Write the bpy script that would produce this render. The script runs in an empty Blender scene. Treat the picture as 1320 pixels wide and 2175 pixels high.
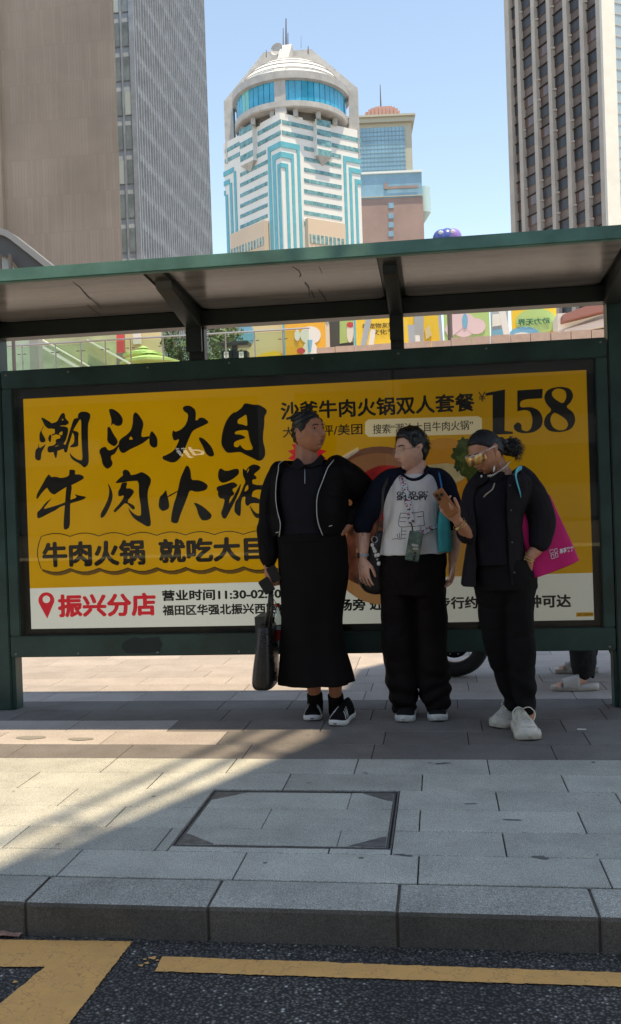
import bpy, bmesh, math, random
import numpy as np
from mathutils import Vector, Matrix, noise as mnoise
from mathutils.geometry import tessellate_polygon
from mathutils.bvhtree import BVHTree
random.seed(7)
rad = math.radians
SC = bpy.context.scene
COL = SC.collection
# ---------------------------------------------------------------- camera
CF, CYAW, CPIT, CROL, CH = 1972.7, rad(7.84), rad(-.42), rad(-1.94), 1.2
_w = Vector((-math.sin(CYAW)*math.cos(CPIT), math.cos(CYAW)*math.cos(CPIT), math.sin(CPIT)))
_r = Vector((math.cos(CYAW), math.sin(CYAW), 0)); _u = _r.cross(_w)
_r, _u = _r*math.cos(CROL)+_u*math.sin(CROL), -_r*math.sin(CROL)+_u*math.cos(CROL)
CC = Vector((0, 0, CH))
cam = bpy.data.cameras.new('camera'); camo = bpy.data.objects.new('camera', cam); COL.objects.link(camo)
cam.sensor_fit = 'VERTICAL'; cam.sensor_height = 36; cam.lens = CF/2175*36
cam.clip_start = .05; cam.clip_end = 3000
camo.matrix_world = Matrix(((_r.x, _u.x, -_w.x, 0), (_r.y, _u.y, -_w.y, 0), (_r.z, _u.z, -_w.z, CH), (0, 0, 0, 1)))
SC.camera = camo
# ---------------------------------------------------------------- sky, sun, exposure
SUN = Vector((.15, -.17, 1)).normalized()
wd = bpy.data.worlds.new('World'); SC.world = wd; wd.use_nodes = True
nt = wd.node_tree; nt.nodes.clear()
sky = nt.nodes.new('ShaderNodeTexSky'); sky.sky_type = 'NISHITA'; sky.sun_disc = False
sky.sun_elevation = math.asin(SUN.z); sky.sun_rotation = math.atan2(SUN.x, SUN.y)
sky.air_density = 1.0; sky.dust_density = .3; sky.ozone_density = 1.4; sky.altitude = 0
bg = nt.nodes.new('ShaderNodeBackground'); bg.inputs[1].default_value = .15
out = nt.nodes.new('ShaderNodeOutputWorld')
nt.links.new(sky.outputs[0], bg.inputs[0]); nt.links.new(bg.outputs[0], out.inputs[0])
sl = bpy.data.lights.new('sun', 'SUN'); sl.energy = 2.8; sl.angle = rad(.5); sl.color = (1, .92, .80)
so = bpy.data.objects.new('sun', sl); COL.objects.link(so)
so.rotation_euler = SUN.to_track_quat('Z', 'Y').to_euler()
SC.view_settings.view_transform = 'Standard'; SC.view_settings.look = 'None'
SC.view_settings.exposure = 1.1; SC.view_settings.gamma = 1
SC.view_settings.use_curve_mapping = False
SC.view_settings.use_white_balance = True; SC.view_settings.white_balance_temperature = 8300; SC.view_settings.white_balance_tint = 8
SC.render.engine = 'CYCLES'
SC.cycles.max_bounces = 8; SC.cycles.diffuse_bounces = 4; SC.cycles.use_denoising = True
SC.cycles.sample_clamp_indirect = 6; SC.cycles.caustics_reflective = False; SC.cycles.caustics_refractive = False

# ---------------------------------------------------------------- survey helper: a line of sight met with a plane
def at(px, py, v, ax='y'):
    d = _r*(px-660) - _u*(py-1087.5) + _w*CF
    i = 'xyz'.index(ax)
    return CC + d*((v-CC[i])/d[i])
def hitplane(px, py, p0, n):
    d = _r*(px-660) - _u*(py-1087.5) + _w*CF
    return CC + d*((p0-CC).dot(n)/d.dot(n))
# ---------------------------------------------------------------- materials
MATS = {}
def M(name, col, rough=.6, metal=0, var=None, bump=None, spec=.5, col2=None, emit=None, coat=0, scale=(1, 1, 1), sheen=0):
    """var=(scale, amount) brightness noise, bump=(scale, strength, distance); col2 mixes a second colour in patches"""
    if name in MATS: return MATS[name]
    m = bpy.data.materials.new(name); m.use_nodes = True; t = m.node_tree; b = t.nodes['Principled BSDF']
    L = t.links.new; N = t.nodes.new
    b.inputs['Base Color'].default_value = (*col, 1); b.inputs['Roughness'].default_value = rough
    b.inputs['Metallic'].default_value = metal; b.inputs['Specular IOR Level'].default_value = spec
    b.inputs['Coat Weight'].default_value = coat
    if sheen: b.inputs['Sheen Weight'].default_value = sheen
    tc = N('ShaderNodeTexCoord'); mp = N('ShaderNodeMapping'); mp.inputs['Scale'].default_value = scale
    L(tc.outputs['Object'], mp.inputs[0])
    if var:
        n = N('ShaderNodeTexNoise'); n.inputs['Scale'].default_value = var[0]; n.inputs['Detail'].default_value = 5; n.inputs['Roughness'].default_value = .65
        L(mp.outputs[0], n.inputs['Vector'])
        r = N('ShaderNodeMapRange'); r.inputs['From Min'].default_value = .3; r.inputs['From Max'].default_value = .7
        L(n.outputs['Fac'], r.inputs['Value'])
        mx = N('ShaderNodeMix'); mx.data_type = 'RGBA'
        c1 = tuple(c*(1-var[1]) for c in col); c2 = tuple(min(1, c*(1+var[1])) for c in col) if col2 is None else col2
        mx.inputs[6].default_value = (*c1, 1); mx.inputs[7].default_value = (*c2, 1)
        L(r.outputs[0], mx.inputs[0]); L(mx.outputs[2], b.inputs['Base Color'])
        r2 = N('ShaderNodeMapRange'); r2.inputs['To Min'].default_value = max(.02, rough-.08); r2.inputs['To Max'].default_value = min(1, rough+.1)
        L(n.outputs['Fac'], r2.inputs['Value']); L(r2.outputs[0], b.inputs['Roughness'])
    if bump:
        n2 = N('ShaderNodeTexNoise'); n2.inputs['Scale'].default_value = bump[0]; n2.inputs['Detail'].default_value = 4
        L(mp.outputs[0], n2.inputs['Vector'])
        bp = N('ShaderNodeBump'); bp.inputs['Strength'].default_value = bump[1]; bp.inputs['Distance'].default_value = bump[2] if len(bump) > 2 else .01
        L(n2.outputs['Fac'], bp.inputs['Height']); L(bp.outputs[0], b.inputs['Normal'])
    if emit:
        b.inputs['Emission Color'].default_value = (*emit[0], 1); b.inputs['Emission Strength'].default_value = emit[1]
    MATS[name] = m
    return m
def thin_glass(name, tint=(1, 1, 1), ior=1.5, mix=None, rough=.0, add=0.0):
    if name in MATS: return MATS[name]
    m = bpy.data.materials.new(name); m.use_nodes = True; t = m.node_tree; t.nodes.clear(); N = t.nodes.new; L = t.links.new
    o = N('ShaderNodeOutputMaterial'); mx = N('ShaderNodeMixShader'); tr = N('ShaderNodeBsdfTransparent'); gl = N('ShaderNodeBsdfGlossy')
    tr.inputs[0].default_value = (*tint, 1); gl.inputs['Roughness'].default_value = rough
    fr = N('ShaderNodeFresnel'); fr.inputs[0].default_value = ior
    ad = N('ShaderNodeMath'); ad.operation = 'ADD'; ad.inputs[1].default_value = add; L(fr.outputs[0], ad.inputs[0])
    L(ad.outputs[0], mx.inputs[0]); L(tr.outputs[0], mx.inputs[1]); L(gl.outputs[0], mx.inputs[2]); L(mx.outputs[0], o.inputs[0])
    MATS[name] = m; return m
def granite(name, c, speck=.35, patch=.12, rough=.75, sp=260):
    """speckled stone with soiling patches and fine relief; each object offset so slabs differ"""
    m = bpy.data.materials.new(name); m.use_nodes = True; t = m.node_tree; b = t.nodes['Principled BSDF']; L = t.links.new; N = t.nodes.new
    tc = N('ShaderNodeTexCoord'); oi = N('ShaderNodeObjectInfo')
    g = N('ShaderNodeNewGeometry')
    n1 = N('ShaderNodeTexNoise'); n1.inputs['Scale'].default_value = sp; n1.inputs['Detail'].default_value = 2; L(g.outputs['Position'], n1.inputs['Vector'])
    n2 = N('ShaderNodeTexNoise'); n2.inputs['Scale'].default_value = 3.2; n2.inputs['Detail'].default_value = 6; n2.inputs['Roughness'].default_value = .7; L(g.outputs['Position'], n2.inputs['Vector'])
    n3 = N('ShaderNodeTexNoise'); n3.inputs['Scale'].default_value = 70; n3.inputs['Detail'].default_value = 3; L(g.outputs['Position'], n3.inputs['Vector'])
    def rng(s, a, bb, f0=.3, f1=.7):
        r = N('ShaderNodeMapRange'); r.inputs['From Min'].default_value = f0; r.inputs['From Max'].default_value = f1
        r.inputs['To Min'].default_value = a; r.inputs['To Max'].default_value = bb; L(s, r.inputs['Value']); return r.outputs[0]
    def mul(a, bb):
        q = N('ShaderNodeMath'); q.operation = 'MULTIPLY'; L(a, q.inputs[0]); L(bb, q.inputs[1]); return q.outputs[0]
    v = mul(mul(rng(n1.outputs['Fac'], 1-speck, 1+speck, .35, .65), rng(n2.outputs['Fac'], 1-patch, 1+patch)), mul(rng(oi.outputs['Random'], .88, 1.12, 0, 1), rng(n3.outputs['Fac'], .9, 1.1)))
    c0 = N('ShaderNodeRGB'); c0.outputs[0].default_value = (*c, 1)
    vm = N('ShaderNodeVectorMath'); vm.operation = 'SCALE'; L(c0.outputs[0], vm.inputs[0]); L(v, vm.inputs['Scale'])
    L(vm.outputs[0], b.inputs['Base Color']); b.inputs['Roughness'].default_value = rough; b.inputs['Specular IOR Level'].default_value = .35
    bp = N('ShaderNodeBump'); bp.inputs['Strength'].default_value = .35; bp.inputs['Distance'].default_value = .003
    L(n1.outputs['Fac'], bp.inputs['Height']); L(bp.outputs[0], b.inputs['Normal'])
    MATS[name] = m; return m
# ---------------------------------------------------------------- object helpers
def link(name, me, mat=None, parent=None, smooth=False):
    if mat is not None: me.materials.append(mat)
    if smooth: me.polygons.foreach_set('use_smooth', [True]*len(me.polygons))
    o = bpy.data.objects.new(name, me); COL.objects.link(o)
    if parent is not None:
        o.parent = parent
        o.matrix_parent_inverse = wmat(parent).inverted()
    return o
def wmat(o):
    m = o.matrix_basis.copy()
    if o.parent is not None: m = wmat(o.parent) @ o.matrix_parent_inverse @ m
    return m
def tag(o, label=None, cat=None, group=None, kind=None):
    for k, v in (('label', label), ('category', cat), ('group', group), ('kind', kind)):
        if v: o[k] = v
    return o
def empty(name, loc, label=None, cat=None, group=None):
    o = bpy.data.objects.new(name, None); o.location = loc; o.empty_display_size = .1; COL.objects.link(o)
    return tag(o, label, cat, group)
def pm(name, v, f, mat=None, parent=None, smooth=False):
    me = bpy.data.meshes.new(name); me.from_pydata([tuple(p) for p in v], [], f); me.update()
    return link(name, me, mat, parent, smooth)
class MB:
    def __init__(s): s.v = []; s.f = []
    def add(s, v, f):
        n = len(s.v); s.v += [Vector(p) for p in v]; s.f += [tuple(i+n for i in q) for q in f]; return s
    def box(s, x0, x1, y0, y1, z0, z1, mtx=None):
        v = [Vector(p) for p in ((x0,y0,z0),(x1,y0,z0),(x1,y1,z0),(x0,y1,z0),(x0,y0,z1),(x1,y0,z1),(x1,y1,z1),(x0,y1,z1))]
        if mtx is not None: v = [mtx @ p for p in v]
        return s.add(v, [(0,3,2,1),(4,5,6,7),(0,1,5,4),(1,2,6,5),(2,3,7,6),(3,0,4,7)])
    def prism(s, pts, ext):
        """closed outline pts (3D, planar), extruded by vector ext"""
        n = len(pts); P = [Vector(p) for p in pts]; e = Vector(ext)
        tri = tessellate_polygon([P]); i0 = len(s.v); s.v += P+[p+e for p in P]
        for t in tri: s.f.append(tuple(i0+k for k in t)); s.f.append(tuple(i0+n+k for k in reversed(t)))
        for i in range(n): j = (i+1) % n; s.f.append((i0+i, i0+n+i, i0+n+j, i0+j))
        return s
    def poly(s, pts):
        P = [Vector(p) for p in pts]; i0 = len(s.v); s.v += P
        for t in tessellate_polygon([P]): s.f.append(tuple(i0+k for k in t))
        return s
    def tube(s, pts, r, n=8, cap=True, flat=None):
        P = [Vector(p) for p in pts]; m = len(P); R = r if isinstance(r, (list, tuple)) else [r]*m
        i0 = len(s.v); prev = None
        for i, p in enumerate(P):
            t = (P[min(i+1, m-1)]-P[max(i-1, 0)]).normalized()
            if prev is None:
                a = Vector((0,0,1)) if abs(t.z) < .9 else Vector((1,0,0)); a = (a - t*a.dot(t)).normalized()
            else: a = (prev - t*prev.dot(t)).normalized()
            prev = a; b = t.cross(a)
            for k in range(n):
                q = 2*math.pi*k/n; s.v.append(p + a*(R[i]*math.cos(q)) + b*(R[i]*math.sin(q)*(flat or 1)))
        for i in range(m-1):
            for k in range(n):
                k2 = (k+1) % n; s.f.append((i0+i*n+k, i0+i*n+k2, i0+(i+1)*n+k2, i0+(i+1)*n+k))
        if cap: s.f.append(tuple(i0+k for k in reversed(range(n)))); s.f.append(tuple(i0+(m-1)*n+k for k in range(n)))
        return s
    def lathe(s, prof, c, n=24, ax=None):
        i0 = len(s.v); c = Vector(c); A = ax.to_track_quat('Z', 'Y').to_matrix() if ax is not None else Matrix.Identity(3)
        for (r, z) in prof:
            for k in range(n):
                q = 2*math.pi*k/n; s.v.append(c + A @ Vector((r*math.cos(q), r*math.sin(q), z)))
        for i in range(len(prof)-1):
            for k in range(n):
                k2 = (k+1) % n; s.f.append((i0+i*n+k, i0+i*n+k2, i0+(i+1)*n+k2, i0+(i+1)*n+k))
        return s
    def sphere(s, c, r, n=12):
        r = Vector(r) if hasattr(r, '__len__') else Vector((r, r, r)); i0 = len(s.v); c = Vector(c); m = n//2
        for i in range(m+1):
            la = -math.pi/2+math.pi*i/m
            for k in range(n):
                lo = 2*math.pi*k/n; s.v.append(c+Vector((r.x*math.cos(la)*math.cos(lo), r.y*math.cos(la)*math.sin(lo), r.z*math.sin(la))))
        for i in range(m):
            for k in range(n):
                k2 = (k+1) % n; s.f.append((i0+i*n+k, i0+i*n+k2, i0+(i+1)*n+k2, i0+(i+1)*n+k))
        return s
    def build(s, name, mat, parent=None, smooth=False, bevel=0, seg=2, weld=False):
        me = bpy.data.meshes.new(name); me.from_pydata([tuple(p) for p in s.v], [], s.f); me.update()
        if bevel or weld:
            bm = bmesh.new(); bm.from_mesh(me)
            bmesh.ops.remove_doubles(bm, verts=bm.verts, dist=1e-5)
            bmesh.ops.recalc_face_normals(bm, faces=bm.faces)
            if bevel: bmesh.ops.bevel(bm, geom=[e for e in bm.edges if len(e.link_faces) == 2 and e.calc_face_angle(0) > .5], offset=bevel, segments=seg, affect='EDGES', clamp_overlap=True)
            bm.to_mesh(me); bm.free()
        return link(name, me, mat, parent, smooth)
def catmull(P, k=4):
    P = [np.array(p, float) for p in P]; o = []
    for i in range(len(P)-1):
        a = P[max(i-1, 0)]; b = P[i]; c = P[i+1]; d = P[min(i+2, len(P)-1)]
        for j in range(k):
            t = j/k; o.append(.5*((2*b)+(-a+c)*t+(2*a-5*b+4*c-d)*t*t+(-a+3*b-3*c+d)*t**3))
    o.append(P[-1]); return o
def chaikin(P, it=1, q=.25):
    P = [Vector(p) for p in P]
    for _ in range(it):
        o = []
        for i in range(len(P)):
            a, b = P[i], P[(i+1) % len(P)]; o += [a.lerp(b, q), a.lerp(b, 1-q)]
        P = o
    return P
# ================================================================ GROUND
m_gran = granite('granite_grey', (.36, .35, .30), .42, .2)
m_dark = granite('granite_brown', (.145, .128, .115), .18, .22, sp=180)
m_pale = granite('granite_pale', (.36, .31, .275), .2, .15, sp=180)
m_joint = M('joint_mortar', (.035, .033, .03), .9)
m_kerb = granite('granite_kerb', (.30, .288, .25), .45, .22)
m_kface = granite('granite_kerb_face', (.105, .095, .082), .3, .25)  # darker tone for the upright kerb faces
m_frame = M('cover_metal', (.15, .145, .135), .55, .4, var=(30, .4), bump=(80, .3, .002))

def asphalt():
    m = bpy.data.materials.new('asphalt'); m.use_nodes = True; t = m.node_tree; b = t.nodes['Principled BSDF']; L = t.links.new; N = t.nodes.new
    g = N('ShaderNodeNewGeometry')
    v = N('ShaderNodeTexVoronoi'); v.inputs['Scale'].default_value = 95; v.feature = 'F1'; v.inputs['Randomness'].default_value = 1
    v2 = N('ShaderNodeTexVoronoi'); v2.inputs['Scale'].default_value = 190
    n = N('ShaderNodeTexNoise'); n.inputs['Scale'].default_value = 2.2; n.inputs['Detail'].default_value = 6
    for x in (v, v2, n): L(g.outputs['Position'], x.inputs['Vector'])
    sx = N('ShaderNodeSeparateColor'); L(v.outputs['Color'], sx.inputs[0])
    cr = N('ShaderNodeValToRGB'); e = cr.color_ramp.elements
    e[0].position = 0; e[0].color = (.10, .088, .076, 1); e[1].position = 1; e[1].color = (.30, .265, .23, 1)
    x = cr.color_ramp.elements.new(.93); x.color = (.19, .165, .14, 1)
    x = cr.color_ramp.elements.new(.985); x.color = (.6, .57, .52, 1)
    L(sx.outputs[0], cr.inputs[0])
    d = N('ShaderNodeMapRange'); d.inputs['From Min'].default_value = .0; d.inputs['From Max'].default_value = .55; d.inputs['To Min'].default_value = 1.35; d.inputs['To Max'].default_value = .12; L(v.outputs['Distance'], d.inputs['Value'])
    pr = N('ShaderNodeMapRange'); pr.inputs['From Min'].default_value = .3; pr.inputs['From Max'].default_value = .7; pr.inputs['To Min'].default_value = .68; pr.inputs['To Max'].default_value = 1.3; L(n.outputs['Fac'], pr.inputs['Value'])
    q = N('ShaderNodeMath'); q.operation = 'MULTIPLY'; L(d.outputs[0], q.inputs[0]); L(pr.outputs[0], q.inputs[1])
    s = N('ShaderNodeVectorMath'); s.operation = 'SCALE'; L(cr.outputs[0], s.inputs[0]); L(q.outputs[0], s.inputs['Scale']); L(s.outputs[0], b.inputs['Base Color'])
    b.inputs['Roughness'].default_value = .8
    inv = N('ShaderNodeMath'); inv.operation = 'MULTIPLY'; inv.inputs[1].default_value = -1; L(v.outputs['Distance'], inv.inputs[0])
    bp = N('ShaderNodeBump'); bp.inputs['Strength'].default_value = 1; bp.inputs['Distance'].default_value = .011; L(inv.outputs[0], bp.inputs['Height'])
    L(bp.outputs[0], b.inputs['Normal']); return m
m_asph = asphalt()
def paint_mat():
    m = bpy.data.materials.new('yellow_road_paint'); m.use_nodes = True; t = m.node_tree; b = t.nodes['Principled BSDF']; L = t.links.new; N = t.nodes.new
    g = N('ShaderNodeNewGeometry')
    n = N('ShaderNodeTexNoise'); n.inputs['Scale'].default_value = 9; n.inputs['Detail'].default_value = 7; n.inputs['Roughness'].default_value = .7
    v = N('ShaderNodeTexVoronoi'); v.feature = 'DISTANCE_TO_EDGE'; v.inputs['Scale'].default_value = 14
    nn = N('ShaderNodeTexNoise'); nn.inputs['Scale'].default_value = 25; nn.inputs['Detail'].default_value = 3
    L(g.outputs['Position'], n.inputs['Vector']); L(g.outputs['Position'], nn.inputs['Vector'])
    mx = N('ShaderNodeMix'); mx.data_type = 'VECTOR'; mx.inputs[0].default_value = .12; L(g.outputs['Position'], mx.inputs[4]); L(nn.outputs['Color'], mx.inputs[5]); L(mx.outputs[1], v.inputs['Vector'])
    r = N('ShaderNodeMapRange'); r.inputs['From Max'].default_value = .028; L(v.outputs['Distance'], r.inputs['Value'])
    r2 = N('ShaderNodeMapRange'); r2.inputs['From Min'].default_value = .52; r2.inputs['From Max'].default_value = .6; L(n.outputs['Fac'], r2.inputs['Value'])
    mm = N('ShaderNodeMath'); mm.operation = 'MAXIMUM'; L(r.outputs[0], mm.inputs[0]); L(r2.outputs[0], mm.inputs[1])
    c = N('ShaderNodeMix'); c.data_type = 'RGBA'; c.inputs[6].default_value = (.24, .13, .06, 1); c.inputs[7].default_value = (.80, .40, .11, 1); L(mm.outputs[0], c.inputs[0])
    c2 = N('ShaderNodeMix'); c2.data_type = 'RGBA'; c2.inputs[7].default_value = (.5, .26, .09, 1); L(n.outputs['Fac'], c2.inputs[0]); L(c.outputs[2], c2.inputs[6])
    L(c2.outputs[2], b.inputs['Base Color']); b.inputs['Roughness'].default_value = .7
    v3 = N('ShaderNodeTexVoronoi'); v3.inputs['Scale'].default_value = 95; L(g.outputs['Position'], v3.inputs['Vector'])
    bp = N('ShaderNodeBump'); bp.inputs['Strength'].default_value = .4; bp.inputs['Distance'].default_value = .004; L(v3.outputs['Distance'], bp.inputs['Height']); L(bp.outputs[0], b.inputs['Normal'])
    return m
m_paint = paint_mat()
ZR = -.109
road = pm('road', [(-60, -14, ZR), (60, -14, ZR), (60, 2.735, ZR), (-60, 2.735, ZR)], [(0, 1, 2, 3)], m_asph)
tag(road, kind='structure')
# rough strip of loose aggregate along the kerb and over the near road: real stones
st = MB(); rs = random.Random(3)
for i in range(2600):
    x = rs.uniform(-1.6, 1.0); y = rs.uniform(2.2, 2.735) if i % 3 else rs.uniform(2.64, 2.73); r = rs.uniform(.0025, .0065)
    a = rs.uniform(0, 6.28); ca, sa = math.cos(a)*r, math.sin(a)*r
    st.add([(x+ca, y+sa, ZR-.001), (x-sa*.8, y+ca*.8, ZR-.001), (x-ca, y-sa, ZR-.001), (x+sa*.7, y-ca*.7, ZR-.001), (x+ca*.2, y+sa*.2, ZR+r*rs.uniform(.3, .75))], [(0,1,4),(1,2,4),(2,3,4),(3,0,4)])
m_stone = M('loose_aggregate', (.06, .057, .054), .7, var=(60, .6), col2=(.13, .12, .115))
tag(st.build('gravel', m_stone), 'fine loose dark aggregate scattered on the asphalt beside the kerb', 'gravel', kind='stuff')
# painted lines: jagged edges
def painted(pts, name, label, z=ZR+.004):
    P = [at(x, y, ZR, 'z') for x, y in pts]; o = []
    for i in range(len(P)):
        a, b = P[i], P[(i+1) % len(P)]; n = max(2, int((b-a).length/.008)); n = min(n, 150); d = (b-a).normalized(); pr = Vector((-d.y, d.x, 0))
        for k in range(n):
            p = a.lerp(b, k/n); w = mnoise.noise(p*90)*.0035+mnoise.noise(p*25)*.003; o.append((p.x+pr.x*w, p.y+pr.y*w, z))
    return tag(MB().poly(o).build(name, m_paint), label, 'road marking', kind='structure')
painted([(345, 2034), (1330, 2069), (2200, 2100), (2200, 2134), (1330, 2099), (330, 2066)], 'road_line', 'thin yellow painted line')
painted([(-700, 1996), (0, 1998), (282, 2002), (60, 2290), (-190, 2290), (96, 2056), (-700, 2050)], 'road_marking', 'broad cracked yellow painted corner')
for x, y, r in ((325, 2037, .009), (312, 2048, .006), (300, 2053, .006), (335, 2042, .004), (308, 2040, .004), (33, 2088, .006)):
    c = at(x, y, ZR, 'z'); P = []
    for k in range(9):
        q = k/9*6.283; rr = r*(1+.35*math.sin(3*q+x)); P.append((c.x+rr*1.3*math.cos(q), c.y+rr*math.sin(q), ZR+.004))
    tag(MB().poly(P).build('paint_spot', m_paint), 'small yellow paint spatter', kind='structure')
# kerb stones
kerb = empty('kerb', (0, 2.82, -.109)); tag(kerb, kind='structure')
kx = [at(x, y, 0, 'z').x for x, y in ((40, 1925), (437, 1930), (843, 1937), (1274, 1945))]
stp = (kx[3]-kx[0])/3
kx = [kx[0]-stp*k for k in range(8, 0, -1)]+kx+[kx[3]+stp*k for k in range(1, 9)]
K0, K1 = 2.728, 2.922
for i in range(len(kx)-1):
    x0, x1 = kx[i]+.005, kx[i+1]-.004; dz = random.uniform(-.0015, .0015)
    pr = [(K0, -.16), (K1-.006, -.16), (K1-.006, dz), (K0+.014, dz-.001), (K0+.004, dz-.005), (K0, dz-.016)]
    v = []; 
    for x in (x0, x0+.006, x1-.006, x1):
        s = .004 if x in (x0, x1) else 0
        v += [(x, y+(s if k in (0, 5, 4) else 0), z-(s if k in (2, 3, 4) else 0)) for k, (y, z) in enumerate(pr)]
    f = []
    for a in range(3):
        for k in range(6): f.append((a*6+k, a*6+(k+1) % 6, (a+1)*6+(k+1) % 6, (a+1)*6+k))
    f += [tuple(range(5, -1, -1)), tuple(range(18, 24))]
    o = pm('kerb_stone', v, f, m_kerb, kerb); o.data.materials.append(m_kface)
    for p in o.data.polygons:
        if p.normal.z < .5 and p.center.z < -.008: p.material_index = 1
MB().box(-6.5, 6.5, K0+.008, K1, -.2, -.009).build('kerb_bedding', M('kerb_mortar', (.10, .082, .065), .95, bump=(60, .6, .01)), kerb)
# ---- paving: bed + slabs laid in rows; real joints between them
pave = empty('pavement', (0, 6, 0)); tag(pave, kind='structure')
pm('paving_bed', [(-40, K1-.004, -.008), (40, K1-.004, -.008), (40, 9.1, -.008), (-40, 9.1, -.008)], [(0, 1, 2, 3)], m_joint, pave)
def slab(x0, x1, y0, y1, mat, g=.0025, dz=0, pr=.0022):
    x0 += g; x1 -= g; y0 += g; y1 -= g; c = pr; t = [random.uniform(-.0008, .0008) for _ in range(4)]
    if x1-x0 < .01: return
    v = [(x0,y0,-.03),(x1,y0,-.03),(x1,y1,-.03),(x0,y1,-.03),(x0,y0,-c+dz),(x1,y0,-c+dz),(x1,y1,-c+dz),(x0,y1,-c+dz),
         (x0+c,y0+c,dz+t[0]),(x1-c,y0+c,dz+t[1]),(x1-c,y1-c,dz+t[2]),(x0+c,y1-c,dz+t[3])]
    f = [(0,1,5,4),(1,2,6,5),(2,3,7,6),(3,0,4,7),(4,5,9,8),(5,6,10,9),(6,7,11,10),(7,4,8,11),(8,9,10,11)]
    pm('slab', v, f, mat, pave)
YR = [2.925, 3.16, 3.392, 3.628, 3.866, 4.104, 4.342]
JP = {0: (149, 510, 889, 1287), 1: (35, 348, 705, 1072), 2: (247, 892, 1237), 3: (145, 1057), 4: (62, 330, 610, 897, 1200), 5: (232, 492, 757, 1038)}
CX0, CX1, CY0, CY1 = -.987, -.199, 3.209, 3.848
def xs_for(pxs, y):
    X = sorted(at(px, 1073+CH*CF/y, y, 'y').x for px in pxs)
    X = [ (lambda p: p)(x) for x in X]
    lo, hi = X[0], X[-1]; r = random.Random(int(y*1000))
    while lo > -4.3: lo -= r.uniform(.42, .8); X.insert(0, lo)
    while hi < 3.2: hi += r.uniform(.42, .8); X.append(hi)
    return X
def gx(px, y):
    # where a line of sight in column px meets the paving at distance y
    lo, hi = 1200., 2400.
    for _ in range(40):
        mid = (lo+hi)/2; p = at(px, mid, 0, 'z')
        if p.y > y: lo = mid
        else: hi = mid
    return at(px, lo, 0, 'z').x
for k in range(6):
    y0, y1 = YR[k], YR[k+1]; ym = (y0+y1)/2
    X = sorted(gx(px, ym) for px in JP[k]); lo, hi = X[0], X[-1]; r = random.Random(k)
    while lo > -4.3: lo -= r.uniform(.45, .8); X.insert(0, lo)
    while hi < 3.2: hi += r.uniform(.45, .8); X.append(hi)
    for a, b in zip(X, X[1:]):
        # leave out the opening of the inspection cover
        parts = [(a, b, y0, y1)]
        if y0 < CY1 and y1 > CY0:
            parts = []
            if a < CX0: parts.append((a, min(b, CX0-.001), y0, y1))
            if b > CX1: parts.append((max(a, CX1+.001), b, y0, y1))
            ia, ib = max(a, CX0), min(b, CX1)
            if ib > ia+.005:
                if y0 < CY0: parts.append((ia, ib, y0, CY0))
                if y1 > CY1 and y1-CY1 > .03: parts.append((ia, ib, CY1, y1))
        for p in parts: slab(*p, m_gran)
y = YR[-1]; k = 0
while y < 9.0:
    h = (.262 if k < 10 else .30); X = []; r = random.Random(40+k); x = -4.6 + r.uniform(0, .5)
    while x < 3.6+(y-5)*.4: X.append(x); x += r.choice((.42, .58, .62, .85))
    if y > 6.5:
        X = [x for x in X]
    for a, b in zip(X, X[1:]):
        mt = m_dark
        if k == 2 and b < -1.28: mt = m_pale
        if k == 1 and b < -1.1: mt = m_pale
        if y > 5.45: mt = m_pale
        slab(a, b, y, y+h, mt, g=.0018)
    y += h; k += 1
YE = y
# far plaza sheet, patterned paving out to the horizon
def plaza():
    m = bpy.data.materials.new('plaza_paving'); m.use_nodes = True; t = m.node_tree; b = t.nodes['Principled BSDF']; L = t.links.new; N = t.nodes.new
    g = N('ShaderNodeNewGeometry'); br = N('ShaderNodeTexBrick'); L(g.outputs['Position'], br.inputs['Vector'])
    br.inputs['Scale'].default_value = 1; br.inputs['Brick Width'].default_value = .8; br.inputs['Row Height'].default_value = .4; br.inputs['Mortar Size'].default_value = .006
    br.inputs['Color1'].default_value = (.33, .28, .25, 1); br.inputs['Color2'].default_value = (.27, .235, .21, 1); br.inputs['Mortar'].default_value = (.08, .07, .06, 1)
    L(br.outputs[0], b.inputs['Base Color']); b.inputs['Roughness'].default_value = .8; return m
g0 = pm('ground', [(-900, YE, -.006), (900, YE, -.006), (900, 1600, -.006), (-900, 1600, -.006)], [(0, 1, 2, 3)], plaza())
tag(g0, kind='structure')
g1 = pm('opposite_pavement', [(-900, -900, -.02), (900, -900, -.02), (900, -14, -.02), (-900, -14, -.02)], [(0, 1, 2, 3)], m_dark); tag(g1, kind='structure')
# inspection cover
cov = empty('inspection_cover', ((CX0+CX1)/2, (CY0+CY1)/2, 0), 'rectangular paved inspection cover with a thin dark metal rim in the grey slabs', 'manhole cover')
mb = MB(); w = .009
for dx, zz in ((0, 0), (.013, -.001)):
    a0, a1, b0, b1 = CX0+dx, CX1-dx, CY0+dx, CY1-dx; t = .005
    mb.box(a0, a1, b0, b0+t, -.03, zz).box(a0, a1, b1-t, b1, -.03, zz).box(a0, a0+t, b0+t, b1-t, -.03, zz).box(a1-t, a1, b0+t, b1-t, -.03, zz)
mb.build('rim', m_frame, cov)
ins = .022
for sx in (0, 1):
    for sy in (0, 1):
        cx = CX1-ins if sx else CX0+ins; cy = CY1-ins if sy else CY0+ins; dx = -1 if sx else 1; dy = -1 if sy else 1
        P = [(cx, cy, -.02), (cx+dx*.13, cy, -.02), (cx+dx*.02, cy+dy*.09, -.02), (cx, cy+dy*.10, -.02)]
        if dx*dy < 0: P.reverse()
        MB().prism(P, (0, 0, .0215)).build('corner_plate', m_frame, cov)
a0, a1, b0, b1 = CX0+.019, CX1-.019, CY0+.019, CY1-.019
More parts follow.
